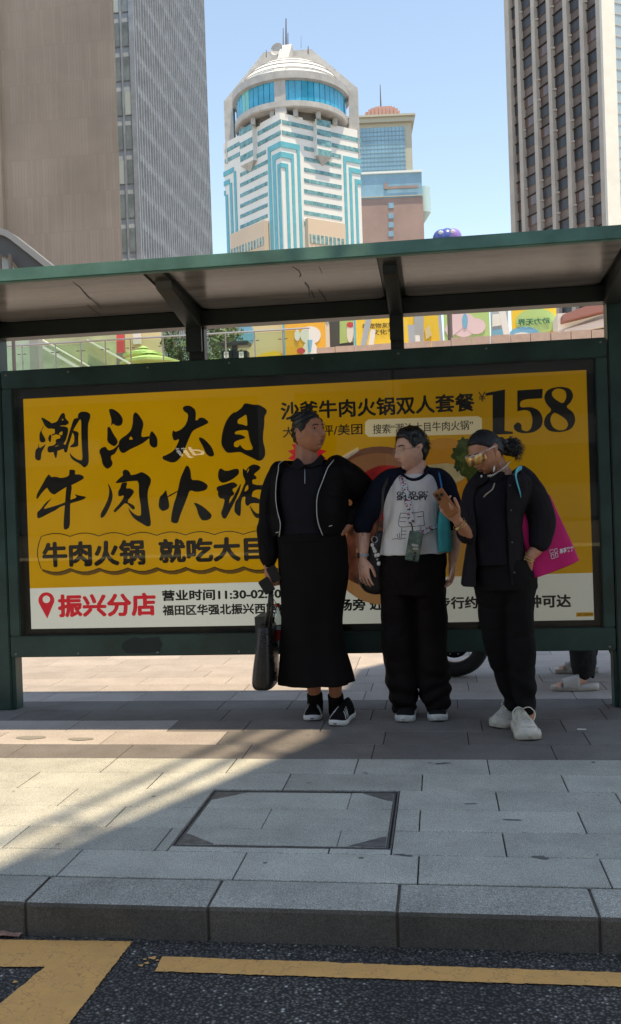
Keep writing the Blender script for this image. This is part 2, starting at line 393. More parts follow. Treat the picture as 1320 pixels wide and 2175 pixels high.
rows = [b0, 3.39, 3.625, b1]
js = [[gx(720, 3.3)], [gx(566, 3.5)], [gx(742, 3.72)]]
for i in range(3):
    X = [a0]+js[i]+[a1]
    for a, b in zip(X, X[1:]):
        o_before = set(COL.objects); slab(a, b, rows[i], rows[i+1], m_gran, g=.0012)
        for o in list(COL.objects):
            if o not in o_before: o.name = 'inset_slab'; o.parent = cov; o.matrix_parent_inverse = wmat(cov).inverted()
pm('tray', [(a0, b0, -.012), (a1, b0, -.012), (a1, b1, -.012), (a0, b1, -.012)], [(0, 1, 2, 3)], m_joint, cov)
# litter
m_scrap = M('paper_scrap', (.7, .68, .62), .7)
c = at(1236, 1551, 0, 'z'); MB().tube([c+Vector((-.022, .002, .004)), c+Vector((.022, -.002, .004))], .004, 8).build('cigarette_butt', m_scrap)
tag(COL.objects['cigarette_butt'], 'white cigarette butt on the dark paving right of the white running shoes', 'litter')
P = [(at(x, y, ZR, 'z')) for x, y in ((-25, 1986), (5, 1984), (30, 1986), (47, 1990), (40, 1994), (5, 1995), (-25, 1996))]
tag(MB().prism([(p.x, p.y, ZR+.006+.006*(i % 2)) for i, p in enumerate(P)], (0, 0, .002)).build('dry_leaf', M('dry_leaf', (.35, .2, .15), .7, var=(40, .4))), 'flat brownish scrap of leaf lying on the road against the kerb at the left', 'leaf')
# stains on slabs
m_stain = M('grime', (.11, .105, .10), .7)
for i, (x, y, r) in enumerate(((940, 1622, .02), (1000, 1708, .012), (1089, 1742, .016), (858, 1817, .018), (1150, 1822, .02), (327, 1692, .008))):
    c = at(x, y, 0, 'z'); P = []
    for k in range(14):
        q = k/14*6.283; rr = r*(1+.5*math.sin(2*q+i)+.3*math.sin(5*q+i*2)); P.append((c.x+rr*1.5*math.cos(q), c.y+rr*.5*math.sin(q), .0022))
    tag(MB().poly(P).build('stain', m_stain), 'dark chewing gum stain on the paving', kind='structure')
m_stain2 = M('damp_spot', (.22, .2, .17), .8)
for (x, y, rx, ry) in ((66, 1567, .085, .035), (172, 1570, .07, .03)):
    c = at(x, y, 0, 'z'); P = [(c.x+rx*math.cos(q), c.y+ry*math.sin(q)*(1+.15*math.sin(3*q)), .0022) for q in [k/24*6.283 for k in range(24)]]
    tag(MB().poly(P).build('stain', m_stain2), 'oval dull patch on the pale paving', kind='structure')

rg_ = random.Random(77)
for i in range(34):
    x_, y_ = rg_.uniform(-2.6, 1.4), rg_.uniform(2.96, 5.6); r = rg_.uniform(.004, .011); P = []
    for k in range(9): q = k/9*6.283; rr = r*(1+.3*math.sin(2*q+i)); P.append((x_+rr*math.cos(q), y_+rr*math.sin(q), .0021))
    tag(MB().poly(P).build('gum_spot', m_stain if i % 3 else m_stain2), 'small trodden gum spot on the paving', kind='structure')
# ================================================================ BUS SHELTER
m_green = M('shelter_green_paint', (.020, .054, .046), .42, 0, var=(3.5, .42), bump=(6, .08, .02), spec=.45)
m_green2 = M('shelter_fascia_paint', (.105, .235, .195), .45, 0, var=(4, .30), bump=(10, .1, .01), spec=.4)
m_dkgreen = M('shelter_dark_paint', (.02, .028, .026), .4, 0, var=(4, .3))
m_black = M('black_gasket', (.008, .008, .009), .4)
sh = empty('bus_shelter', (-.83, 5.42, 0), 'dark green bus shelter with a flat roof, three brackets and a long backlit advertising panel', 'bus shelter')  # the panel's glow is added, standing in for bounced light
PY = 5.40
XL, XR = -2.635, .965; Z0, Z1 = .325, 2.087
GX0, GX1, GZ0, GZ1 = -2.565, .898, .455, 1.975       # glazing opening
# advertising box frame
for nm, a in (('frame_rail', (XL, XR, PY, PY+.14, GZ1, Z1)), ('frame_rail', (XL, XR, PY, PY+.14, Z0, GZ0)), ('frame_stile', (XL, GX0, PY, PY+.14, GZ0+.0005, GZ1-.0005)), ('frame_stile', (GX1, XR, PY, PY+.14, GZ0+.0005, GZ1-.0005))):
    MB().box(*a).build(nm, m_green, sh, bevel=.006)
MB().box(XL+.01, XR-.01, PY+.141, PY+.16, Z0+.01, Z1-.01).build('back_panel', m_green, sh)
for x0, x1 in ((-2.755, -2.64), (.972, 1.087)):
    MB().box(x0, x1, PY+.0, PY+.115, 0, 2.30).build('post', m_green, sh, bevel=.006)
for x0, x1 in ((-2.70, -2.618), (.952, 1.03)):
    MB().box(x0, x1, PY+.02, PY+.12, 0, Z0-.001).build('leg', m_green, sh, bevel=.005)
for x0, x1 in ((-1.447, -1.353), (-.243, -.167)):
    MB().box(x0, x1, PY+.02, PY+.10, Z1+.001, 2.36).build('stanchion', m_dkgreen, sh, bevel=.004)
m_bolt = M('bolt_steel', (.22, .22, .21), .4, .8)
for cx in (-2.60, -2.2, -1.7, -1.2, -.7, -.2, .3, .93):
    for z_ in (.345, 2.06): MB().lathe([(0, -.001), (.007, -.001), (.007, .003), (.004, .005), (0, .005)], (cx, PY, z_), 8, Vector((0, -1, 0))).build('bolt', m_bolt, sh)
P = [at(x, y, PY-.0012) for x, y in ((262, 1364), (285, 1352), (300, 1356), (338, 1353), (346, 1368), (340, 1384), (300, 1388), (268, 1387), (258, 1376))]
MB().poly(P).build('smudge', M('grime_on_paint', (.012, .022, .02), .7), sh)
# roof
RY0, RY1, RX0, RX1 = 4.50, 5.55, -2.83, 1.16
FT, FB = 2.459, 2.392
MB().box(RX0, RX1, RY0, RY0+.045, FB, FT).build('front_fascia', m_green2, sh, bevel=.006)
MB().box(RX0, RX1, RY1-.04, RY1, FB-.02, FT).build('rear_fascia', m_dkgreen, sh, bevel=.005)
for x in (RX0, RX1-.045): MB().box(x, x+.045, RY0+.046, RY1-.041, FB, FT).build('end_fascia', m_green2, sh, bevel=.004)
MB().box(RX0+.046, RX1-.046, RY0+.046, RY1-.041, FT-.02, FT-.004).build('roof_sheet', m_green, sh)
MB().box(RX0+.046, RX1-.046, PY-.02, PY+.10, 2.285, 2.378).build('rear_beam', m_dkgreen, sh, bevel=.006)
def soffit_mat():
    m = M('soffit_acrylic', (.26, .24, .235), .16, 0, var=(1.6, .38), bump=(30, .12, .004), spec=.5, scale=(.6, 6, 1)); return m
m_sof = soffit_mat()
bays = [(RX0+.05, -2.72), (-2.60, -1.47), (-1.33, -.265), (-.145, .93), (1.05, RX1-.05)]
for a, b in bays:
    if b-a < .03: continue
    n = 10; P = []; r = .06; y0, y1 = RY0+.05, PY-.025
    for cx, cy, s in ((b-r, y1-r, 0), (a+r, y1-r, 1), (a+r, y0+r, 2), (b-r, y0+r, 3)):
        for k in range(6): q = (s+k/5)*math.pi/2; yq = cy+r*math.sin(q); P.append((cx+r*math.cos(q), yq, 2.424-.046*(yq-y0)/(y1-y0)))
    if b-a > .3: MB().prism(P, (0, 0, .008)).build('soffit_panel', m_sof, sh)
MB().prism([(RX0+.05, RY0+.047, 2.4325), (RX0+.05, PY+.09, 2.3835), (RX0+.05, PY+.09, 2.3885), (RX0+.05, RY0+.047, 2.4375)], (RX1-RX0-.1, 0, 0)).build('soffit_backing', m_dkgreen, sh)
for cx, w in ((-2.675, .11), (-1.40, .094), (-.205, .076), (1.005, .11)):
    x0, x1 = cx-w/2, cx+w/2
    P = [(x0, RY0+.05, 2.431), (x0, RY0+.05, 2.410), (x0, 4.76, 2.405), (x0, 4.80, 2.372), (x0, PY-.021, 2.255), (x0, PY+.019, 2.255), (x0, PY-.021, 2.431)]
    P = [(x0, RY0+.05, 2.431), (x0, RY0+.05, 2.412), (x0, 4.76, 2.408), (x0, 4.79, 2.372), (x0, PY-.021, 2.268), (x0, PY-.021, 2.431)]
    MB().prism([(p[0]+.001, p[1], p[2]) for p in P], (w-.002, 0, 0)).build('bracket', m_dkgreen, sh, bevel=.004)
    MB().box(x0-.0, x1+.0, PY-.045, PY-.0205, 2.13, 2.284).build('bracket_plate', m_dkgreen, sh, bevel=.003) if cx in (-1.40, -.205) else None
# cracks in the soffit: thin raised scratches
m_crack = M('soffit_crack', (.02, .015, .014), .6)
def crack(pts, r=.0022):
    P = [at(x, y, 2.4232-.046*max(0, min(1, (at(x, y, 2.41, 'z').y-4.55)/.825)), 'z') for x, y in pts]; MB().tube(P, r, 5).build('crack', m_crack, sh)
crack([(155, 598), (172, 612), (178, 620), (190, 634), (205, 644), (216, 656)]); crack([(186, 648), (200, 660), (214, 670)], .0015)
crack([(622, 566), (634, 574), (640, 584), (637, 588)]); crack([(648, 601), (656, 611), (658, 630)]); crack([(678, 566), (684, 580)], .0016); crack([(678, 617), (690, 634), (694, 642), (718, 650)]); crack([(662, 620), (668, 633)])
# advert sheet, gasket and glass
def added_glow(name, col, rough=.5, var=None, col2=None):
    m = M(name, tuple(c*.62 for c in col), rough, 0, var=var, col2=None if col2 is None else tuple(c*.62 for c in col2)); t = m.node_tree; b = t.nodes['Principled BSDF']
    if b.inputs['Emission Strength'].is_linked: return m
    g = t.nodes.new('ShaderNodeNewGeometry'); x = t.nodes.new('ShaderNodeSeparateXYZ'); r = t.nodes.new('ShaderNodeMapRange')   # added glow stands in for bounced light, stronger to the left
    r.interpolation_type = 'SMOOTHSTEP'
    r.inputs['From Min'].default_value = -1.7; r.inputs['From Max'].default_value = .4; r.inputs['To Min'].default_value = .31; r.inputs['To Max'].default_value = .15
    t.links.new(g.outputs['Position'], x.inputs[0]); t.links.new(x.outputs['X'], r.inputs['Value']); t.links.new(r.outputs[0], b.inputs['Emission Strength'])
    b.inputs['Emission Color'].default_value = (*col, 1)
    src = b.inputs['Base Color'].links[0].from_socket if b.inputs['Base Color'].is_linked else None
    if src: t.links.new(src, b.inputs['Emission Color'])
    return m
m_yel = added_glow('poster_yellow', (.70, .385, .002), .45, var=(1.2, .08))
m_ink = M('poster_black_ink', (.012, .010, .009), .5)
m_pwhite = added_glow('poster_white', (.56, .62, .66), .5)
m_pred = added_glow('poster_red', (.50, .012, .03), .5)
AY = PY+.035
PX0, PX1, PZ0, PZ1 = -2.513, .856, .494, 1.914
MB().box(GX0+.001, GX1-.001, AY+.02, AY+.03, GZ0+.001, GZ1-.001).build('gasket', m_black, sh)
adv = MB().box(PX0, PX1, AY+.006, AY+.012, PZ0, PZ1).build('poster', m_yel, sh)
gl = MB().box(GX0+.002, GX1-.002, PY+.01, PY+.016, GZ0+.002, GZ1-.002).build('glass_pane', thin_glass('cabinet_glass', (.97, .98, .97), 1.35), sh)
_lay = [0]
def flat(polys, mat, name='print', y=None, parent=None, lift=None):
    """flat printed shapes on the poster, each a hair in front of the one before"""
    mb = MB()
    for P in polys:
        _lay[0] += 1
        yy = AY+.0055-.00001*_lay[0] if lift is None else AY+.0055-lift-.00001*_lay[0]
        mb.poly([(p[0], yy, p[1]) for p in P])
    return mb.build(name, mat, parent or adv)
def PP(px, py):
    p = at(px, py, AY+.005); return (p.x, p.z)
def smooth2(P, it=1, q=.22): return [(v.x, v.z) for v in chaikin([(a, 0, b) for a, b in P], it, q)]
def trace(P, ox, oy, s, it=1): return smooth2([PP(ox+x/s, oy+y/s) for x, y in P], it)
# white footer
flat([[(PX0, PZ0), (PX1, PZ0), (PX1, PP(1200, 1218)[1]), (PX0, PP(60, 1250)[1])]], m_pwhite, 'footer_band')
# ---- brush lettering
S = 4.889
C1 = dict(ox=60, oy=850); C2 = dict(ox=330, oy=850); C3 = dict(ox=60, oy=990); C4 = dict(ox=330, oy=980)
GL = [
 (C1, [[(132,185),(155,180),(248,238),(260,262),(240,298),(205,295),(170,262),(150,215)],
  [(160,262),(135,315),(118,345),(118,425),(150,442),(180,432),(182,405),(150,350),(138,320),(165,270)],
  [(110,440),(105,490),(75,520),(70,600),(90,622),(120,628),(135,610),(138,545),(170,490),(188,450),(150,480),(115,500)],
  [(240,240),(300,225),(325,175),(345,140),(370,130),(385,150),(385,185),(432,233),(395,262),(345,262),(320,270),(280,300),(240,298)],
  [(285,265),(415,275),(418,330),(385,440),(330,470),(280,430),(300,400),(330,400),(340,370),(290,352),(250,372),(240,356),(280,345),(275,300)],
  [(230,350),(245,375),(240,400),(235,440),(215,425),(207,390)],
  [(200,480),(270,470),(300,430),(390,460),(385,500),(340,515),(300,530),(205,550)], [(265,525),(310,520),(295,600),(285,605),(265,550)],
  [(475,190),(520,185),(540,195),(500,260),(470,310),(450,380),(420,470),(405,545),(375,540),(370,490),(400,440),(430,330),(455,250)],
  [(520,140),(555,118),(610,120),(650,145),(645,190),(625,240),(622,330),(625,480),(630,560),(632,660),(585,706),(545,665),(470,625),(440,590),(430,540),(460,580),(510,615),(566,628),(560,500),(552,350),(552,200),(530,205),(515,185)],
  [(450,310),(530,330),(520,400),(525,470),(500,487),(430,490),(440,475),(480,440),(480,370),(460,330)]],
  [[(355,190),(370,200),(360,212),(350,208)], [(318,345),(360,318),(355,365),(330,360)], [(272,482),(325,465),(300,480)]]),
 (C1, [[(838,90),(885,90),(950,135),(988,195),(978,250),(945,270),(905,262),(885,240),(862,270),(868,205),(845,130)],
  [(822,280),(850,275),(880,340),(940,430),(905,480),(870,470),(820,430),(825,350)],
  [(735,530),(760,495),(805,480),(830,520),(860,520),(905,495),(945,450),(940,490),(900,560),(862,575),(860,610),(882,650),(865,690),(820,718),(775,675),(760,590)],
  [(1090,150),(1115,120),(1150,150),(1195,220),(1200,260),(1180,330),(1175,385),(1250,375),(1290,370),(1228,420),(1180,455),(1050,515),(1000,550),(965,545),(940,500),(942,430),(970,395),(1030,355),(1070,310),(1088,240)],
  [(1285,315),(1320,355),(1345,400),(1345,470),(1330,490),(1300,495),(1262,465),(1258,400),(1265,350)]], [[(1065,370),(1095,408),(1045,412)]]),
 (C2, [[(285,90),(295,65),(330,55),(370,60),(415,95),(425,140),(418,215),(450,200),(450,185),(500,178),(565,230),(500,265),(420,300),(385,325),(350,400),(310,500),(270,590),(220,640),(170,650),(115,630),(75,610),(78,580),(105,575),(180,535),(215,490),(255,400),(205,422),(185,405),(173,350),(190,305),(205,330),(260,310),(310,265),(335,210),(345,145),(300,115)],
  [(445,390),(480,385),(530,420),(590,490),(615,560),(605,580),(570,588),(530,560),(500,490)]], []),
 (C2, [[(920,40),(945,30),(1025,48),(1075,45),(1130,75),(1163,105),(1155,140),(1135,165),(1135,260),(1122,340),(1120,430),(1142,500),(1145,575),(1110,625),(1070,632),(1000,595),(925,560),(885,535),(765,550),(730,535),(685,460),(690,380),(705,300),(740,210),(780,155),(820,122),(830,130),(880,95),(905,70)]],
  [[(945,145),(955,200),(958,272),(910,252),(855,245),(858,200),(905,175)], [(962,310),(970,360),(985,430),(1022,513),(940,520),(900,490),(880,458),(862,490),(820,485),(817,440),(860,415),(940,395),(930,375),(880,355),(828,355),(830,325),(900,310)]]),
 (C3, [[(205,88),(225,90),(240,115),(285,108),(340,125),(400,112),(428,95),(428,40),(450,35),(492,42),(485,88),(540,85),(582,110),(575,135),(460,195),(400,215),(310,272),(275,298),(235,280),(205,240),(200,220),(150,270),(95,345),(85,335),(92,290),(120,240)],
  [(400,200),(460,190),(440,330),(437,480),(435,635),(388,665),(368,645),(370,560),(380,440),(390,300)],
  [(255,325),(210,380),(155,450),(240,425),(340,395),(440,350),(510,325),(480,290),(530,305),(612,320),(570,350),(440,388),(330,425),(285,460),(240,480),(120,543),(95,540),(93,480),(130,450),(180,380)]], []),
 (C3, [[(825,168),(860,225),(880,290),(878,340),(850,420),(800,515),(765,543),(750,525),(755,490),(800,410),(835,330),(845,250)],
  [(978,60),(1000,35),(1040,42),(1062,75),(1065,95),(1130,82),(1180,58),(1240,90),(1278,130),(1275,180),(1255,220),(1240,290),(1250,400),(1265,500),(1278,590),(1270,622),(1240,630),(1170,590),(1100,545),(1060,490),(1035,425),(1080,480),(1130,513),(1175,518),(1170,400),(1150,300),(1150,153),(1080,155),(1035,160),(980,172),(898,180),(950,125),(990,95)],
  [(970,175),(1035,165),(1015,235),(1060,228),(1105,260),(1085,300),(1025,370),(1085,400),(1110,420),(1108,450),(1085,452),(1015,375),(960,430),(905,483),(888,475),(895,450),(960,380),(1005,300),(940,318),(935,290),(935,262),(960,225)]], []),
 (C4, [[(320,45),(345,45),(370,100),(375,195),(440,192),(500,210),(552,250),(530,300),(430,320),(360,297),(335,370),(300,460),(260,560),(235,648),(165,635),(165,580),(190,450),(225,350),(260,180),(290,110)],
  [(115,290),(125,350),(140,400),(150,470),(130,500),(75,520),(32,475),(45,370),(80,340)], [(125,360),(240,300),(245,310),(135,375)],
  [(395,428),(440,435),(500,470),(590,550),(580,590),(545,612),(485,615),(450,560),(430,480)]], []),
 (C4, [[(655,110),(675,65),(735,105),(850,70),(875,95),(868,135),(800,190),(710,228),(665,205),(652,160)],
  [(638,262),(720,240),(810,212),(855,240),(850,262),(795,290),(830,340),(775,375),(765,455),(885,230),(893,240),(870,330),(745,580),(720,600),(695,580),(683,530),(705,480),(725,390),(670,385),(650,345),(655,310),(638,300)],
  [(910,62),(940,100),(965,60),(1010,30),(1060,35),(1100,60),(1080,90),(1020,135),(1055,160),(1050,185),(1005,190),(1015,245),(1200,245),(1230,300),(1215,450),(1150,540),(1100,595),(1040,585),(1000,520),(975,445),(1020,510),(1060,545),(1110,530),(1140,400),(1130,300),(1060,290),(1015,310),(1000,370),(1040,370),(1115,410),(1105,440),(1000,430),(955,470),(932,430),(940,360),(895,380),(890,560),(870,570),(835,540),(820,510),(830,420),(870,370),(920,250),(940,210),(908,140)]],
  [[(980,75),(960,120),(955,110),(965,80)], [(965,240),(970,290),(925,320),(940,260)]]),
]
for cc, pol, holes in GL:
    flat([trace(P, cc['ox'], cc['oy'], S) for P in pol], m_ink, 'brush_character')
    if holes: flat([trace(P, cc['ox'], cc['oy'], S) for P in holes], m_yel, 'character_counter')
# ---- price 158
def t5(P, it=2): return trace(P, 590, 780, 1.970, it)
flat([trace([(868,112),(872,108),(950,93),(952,94),(950,266),(985,270),(985,279),(868,284),(868,274),(900,268),(900,116),(872,120)], 590, 780, 1.970, 0),
      t5([(1003,97),(1003,97),(1110,90),(1110,90),(1108,130),(1108,130),(1018,135),(1012,170),(1060,165),(1095,180),(1112,215),(1105,250),(1075,272),(1030,278),(995,268),(985,245),(1005,228),(1022,240),(1020,262),(1045,270),(1062,255),(1068,220),(1058,185),(1035,178),(1003,185),(1003,185)]),
      t5([(1180,80),(1225,88),(1240,120),(1225,150),(1205,165),(1240,190),(1248,225),(1230,260),(1185,273),(1135,268),(1112,240),(1120,205),(1150,180),(1125,155),(1113,125),(1130,92)])], m_ink, 'price_numeral')
flat([t5([(1180,88),(1205,98),(1210,125),(1195,155),(1155,130),(1145,108),(1160,92)]), t5([(1160,188),(1205,215),(1218,240),(1205,262),(1175,265),(1150,250),(1140,220),(1148,198)])], m_yel, 'numeral_counter')
def text_mesh(s, off=0., shear=0.):
    cu = bpy.data.curves.new('t', 'FONT'); cu.body = s; cu.size = 1; cu.offset = off; cu.shear = shear; cu.resolution_u = 3
    o = bpy.data.objects.new('t', cu); COL.objects.link(o); bpy.context.view_layer.update()
    me = bpy.data.meshes.new_from_object(o.evaluated_get(bpy.context.evaluated_depsgraph_get())); bpy.data.objects.remove(o); bpy.data.curves.remove(cu)
    return me
def fit_text(s, a, b, mat, name='lettering', off=.02, parent=None, place=None, it=None):
    """a, b: lower-left and upper-right corner of the words (px on the advert)"""
    me = text_mesh(s, 0.); co = np.array([v.co for v in me.vertices]); mn = co.min(0); mx = co.max(0); fc = [tuple(p.vertices) for p in me.polygons]
    A = PP(*a); B = PP(*b); V = []; F = []; ks = [(0, 0)]+[(off*math.cos(q), off*math.sin(q)) for q in [k*math.pi/3 for k in range(6)]]
    for dx, dy in ks:
        _lay[0] += 1; yy = AY+.0055-.00001*_lay[0]; n = len(V)
        for c in co:
            u = (c[0]+dx-mn[0]+off)/(mx[0]-mn[0]+2*off); w = (c[1]+dy-mn[1]+off)/(mx[1]-mn[1]+2*off)
            V.append((A[0]+(B[0]-A[0])*u, yy, A[1]+(B[1]-A[1])*w))
        F += [tuple(i+n for i in p) for p in fc]
    return pm(name, V, F, mat, parent or adv)
fit_text('沙爹牛肉火锅双人套餐', (597, 893), (1008, 834), m_ink, off=.030)
fit_text('¥', (1017, 853), (1032, 832), m_ink, off=.0)
fit_text('大众点评/美团', (601, 930), (770, 899), m_ink, off=.016)
R_ = [PP(x, y) for x, y in ((783, 891), (1016, 884), (1024, 889), (1024, 916), (1016, 922), (784, 928), (776, 921), (776, 897))]
flat([R_], added_glow('poster_cream', (.62, .56, .40), .5), 'search_box')
fit_text('搜索“潮汕大目牛肉火锅”', (793, 922), (1005, 892), m_ink, off=.012)
# speech plate with scalloped outline
def scallop(x0, x1, yt, yb, off):
    P = []; n = 9
    for k in range(n):
        for j in range(5):
            u = (k+j/5)/n; P.append(PP(x0+(x1-x0)*u, yt-(x1-x0)*u*.012-off-7*math.sin(math.pi*j/5)))
    for j in range(6): P.append(PP(x1+8*math.sin(math.pi*j/5)+off, yt-6+(yb-yt)*j/5))
    for k in range(n, 0, -1):
        for j in range(5):
            u = (k-j/5)/n; P.append(PP(x0+(x1-x0)*u, yb-(x1-x0)*u*.01+off+8*math.sin(math.pi*j/5)))
    for j in range(6): P.append(PP(x0-8*math.sin(math.pi*j/5)-off, yb+(yt-yb)*j/5))
    return P
flat([[(p[0]+.012, p[1]-.018) for p in scallop(88, 640, 1140, 1208, 1)]], added_glow('poster_shade_print', (.10, .055, .01), .6), 'drop_shade')
flat([scallop(88, 640, 1140, 1208, 1)], m_ink, 'plate_outline'); flat([scallop(88, 640, 1140, 1208, -1)], m_yel, 'plate')
fit_text('牛肉火锅', (91, 1206), (308, 1145), m_ink, off=.046); fit_text('就吃大目', (338, 1197), (563, 1138), m_ink, off=.046)
# footer: pin + words
pin = [PP(99+17*math.cos(a), 1275+17*math.sin(a)) for a in [math.pi*.83+k/20*math.pi*1.34 for k in range(21)]]+[PP(101, 1314)]
flat([pin], m_pred, 'map_pin'); flat([[PP(99+8*math.cos(a), 1273+8*math.sin(a)) for a in [k/16*6.283 for k in range(16)]]], m_pwhite, 'pin_hole')
fit_text('振兴分店', (124, 1312), (331, 1258), m_pred, off=.044)
fit_text('营业时间11:30-02:30', (345, 1277), (598, 1248), m_ink, off=.038)
fit_text('福田区华强北振兴西路1', (346, 1308), (598, 1280), m_ink, off=.036)
fit_text('号钟表市场旁 近地铁位置步行约', (610, 1300), (1015, 1266), m_ink, off=.038)
fit_text('五分钟可达', (1060, 1293), (1213, 1262), m_ink, off=.042)
flat([[PP(1224, 1310), PP(1261, 1309), PP(1261, 1300), PP(1224, 1301)]], m_yel, 'print_tag'); fit_text('ZDH 12246-074', (1227, 1308), (1259, 1302), m_ink, off=.02)
# food print
def ell(cx, cy, rx, ry, n=40, wob=0, k=5): return [PP(cx+rx*math.cos(a)*(1+wob*math.sin(k*a)), cy+ry*math.sin(a)*(1+wob*math.sin(k*a+1))) for a in [i/n*6.283 for i in range(n)]]
flat([[PP(653+ (43 if i % 2 else 30)*math.cos(i/28*6.283), 966+(38 if i % 2 else 27)*math.sin(i/28*6.283)) for i in range(28)]], m_pred, 'starburst')
flat([ell(815, 1135, 128, 150)], added_glow('poster_tan', (.30, .16, .07), .5), 'bowl_body')
flat([ell(808, 1028, 106, 80)], added_glow('poster_brown', (.13, .05, .028), .5), 'bowl_rim')
flat([ell(806, 1032, 97, 70)], added_glow('poster_brown2', (.22, .10, .05), .5), 'bowl_inside')
flat([ell(822, 1050, 70, 62)], added_glow('poster_soup', (.34, .015, .018), .5, var=(9, .5)), 'soup')
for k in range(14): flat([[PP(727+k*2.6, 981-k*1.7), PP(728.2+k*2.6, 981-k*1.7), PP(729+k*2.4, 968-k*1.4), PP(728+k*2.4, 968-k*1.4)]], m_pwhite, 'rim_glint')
flat([ell(820, 1180, 100, 80, wob=.06)], added_glow('poster_beef', (.10, .035, .025), .5, var=(14, .7), col2=(.28, .1, .07)), 'beef')
flat([ell(1010, 1180, 150, 45)], added_glow('poster_tan2', (.36, .20, .06), .5), 'board')
flat([ell(945, 1030, 88, 100)], added_glow('poster_orange', (.42, .19, .02), .5), 'plate_print')
flat([ell(938, 1008, 48, 24, wob=.05)], added_glow('poster_cream2', (.55, .48, .30), .5, var=(20, .2)), 'dumpling')
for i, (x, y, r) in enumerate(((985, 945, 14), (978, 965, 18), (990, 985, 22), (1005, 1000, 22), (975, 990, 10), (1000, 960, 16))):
    flat([ell(x, y, r, r*1.1, wob=.16, k=7)], added_glow('poster_leaf%d' % (i % 3), ((.05, .085, .018), (.035, .06, .012), (.075, .11, .03))[i % 3], .5, var=(40, .5)), 'lettuce')
# ================================================================ BACKGROUND
# ---- buildings across the street (behind the camera): an added overhead blocker shades the stop
m_conc = M('concrete_far', (.5, .46, .42), .8, var=(.2, .15))
m_win = M('window_dark_glass', (.05, .07, .085), .12, 0, spec=.7)
def off(p, h): return (p[0]+SUN.x/SUN.z*h, p[1]+SUN.y/SUN.z*h)
HB = 12.0
def gp(x, y): q = at(x, y, 0, 'z'); return Vector((q.x, q.y, 0))
def lift(p, h): return Vector((p.x+SUN.x/SUN.z*h, p.y+SUN.y/SUN.z*h, h))
mA, mB = gp(262, 1778), gp(645, 1608); dm = (mB-mA).normalized(); mB2 = mB+dm*.28
P = [mA-dm*14, mB2, mB2+Vector((-.02, 1.2, 0)), Vector((mB2.x+.02, 6.6, 0)), Vector((1.0, 8.6, 0)), Vector((2.6, 7.4, 0)), mA-dm*14+Vector((2.7, -1.35, 0))]
blk = empty('footbridge', (6, -4, 0), 'concrete footbridge crossing high over the road, its edge and railing shading the stop', 'footbridge')  # unseen slab and bars, shaped to cast the pavement shadow
T_ = [lift(p, HB) for p in P]
MB().prism(T_, (0, 0, .6)).build('shade_slab', m_conc, blk)
sA, sB = gp(215, 1745), gp(600, 1561); ds = (sB-sA).normalized()
mb = MB(); mb.tube([lift(sA-ds*13, HB+.3), lift(sB+ds*.5, HB+.3)], .035, 8); mb.tube([lift(sA-ds*13, HB+.3)+Vector((0, 0, 1.0)), lift(sB+ds*.5, HB+.3)+Vector((0, 0, 1.0))], .03, 8)
tag(mb.build('shade_bars', m_conc, blk), kind='stuff')  # unseen bars added for the thin shadow strip
for k in range(12):
    a_ = lift(sA-ds*(12.6-k*1.25), HB+.3); mb = MB(); mb.tube([a_+Vector((0, 0, 1)), a_, a_+Vector((.5, -.35, -.1))], .02, 6); mb.build('shade_post', m_conc, blk)
for c in (T_[5]+Vector((-.7, -.7, 0)), T_[0]+Vector((1.6, .2, 0))): MB().lathe([(.45, 0), (.45, HB)], (c.x, c.y, -.02), 20).build('column', m_conc, blk)  # legs under the added blocker, out of view
tw = empty('office_tower', (25, -40, 0), 'tall pale concrete office tower across the street behind the viewer', 'building')
MB().box(-2.4, 50, -80, -45, -.02, 52).build('tower_body', m_conc, tw)
for k in range(12): MB().box(-2, 49.5, -44.99, -44.9, 2+k*4, 4.3+k*4).build('window_band', m_win, tw)
lb = empty('low_block', (-25, -20, 0), 'mid-rise block with ribbon windows across the street behind the viewer', 'building')
MB().box(-60, -2.5, -66, -45, -.02, 30).build('wall', m_conc, lb)
for k in range(6): MB().box(-59, -3, -44.99, -44.9, 2+k*3.8, 4.2+k*3.8).build('window_band', m_win, lb)
# lit sign across the street that mirrors in the cabinet glass
me = text_mesh('dji', .015, .25); A = at(372, 975, 22.8); B = at(434, 948, 22.8)
co = [v.co.copy() for v in me.vertices]; mx = max(c.x for c in co); mn = min(c.x for c in co); my = max(c.y for c in co); ny = min(c.y for c in co)
for v in me.vertices: v.co = (B.x-(v.co.x-mn)/(mx-mn)*(B.x-A.x), -12.0, A.z+(v.co.y-ny)/(my-ny)*(B.z-A.z))
sg = link('shop_sign', me, M('sign_lit_white', (.8, .8, .8), .5, emit=((.9, .95, 1), 3.2)))
tag(sg, 'white lit letters dji on a dark shop fascia, seen mirrored in the advertising glass', 'sign')
fas = MB().box(A.x-2, B.x+3, -12.3, -12.05, A.z-.7, B.z+.5).build('fascia_board', M('fascia_dark', (.03, .03, .03), .5)); tag(fas, 'dark shop fascia board across the street behind the viewer', 'fascia')
MB().box(A.x-1.8, A.x-1.6, -12.3, -12.1, -.02, A.z-.7).build('fascia_leg', m_conc, fas); MB().box(B.x+2.6, B.x+2.8, -12.3, -12.1, -.02, A.z-.7).build('fascia_leg', m_conc, fas)

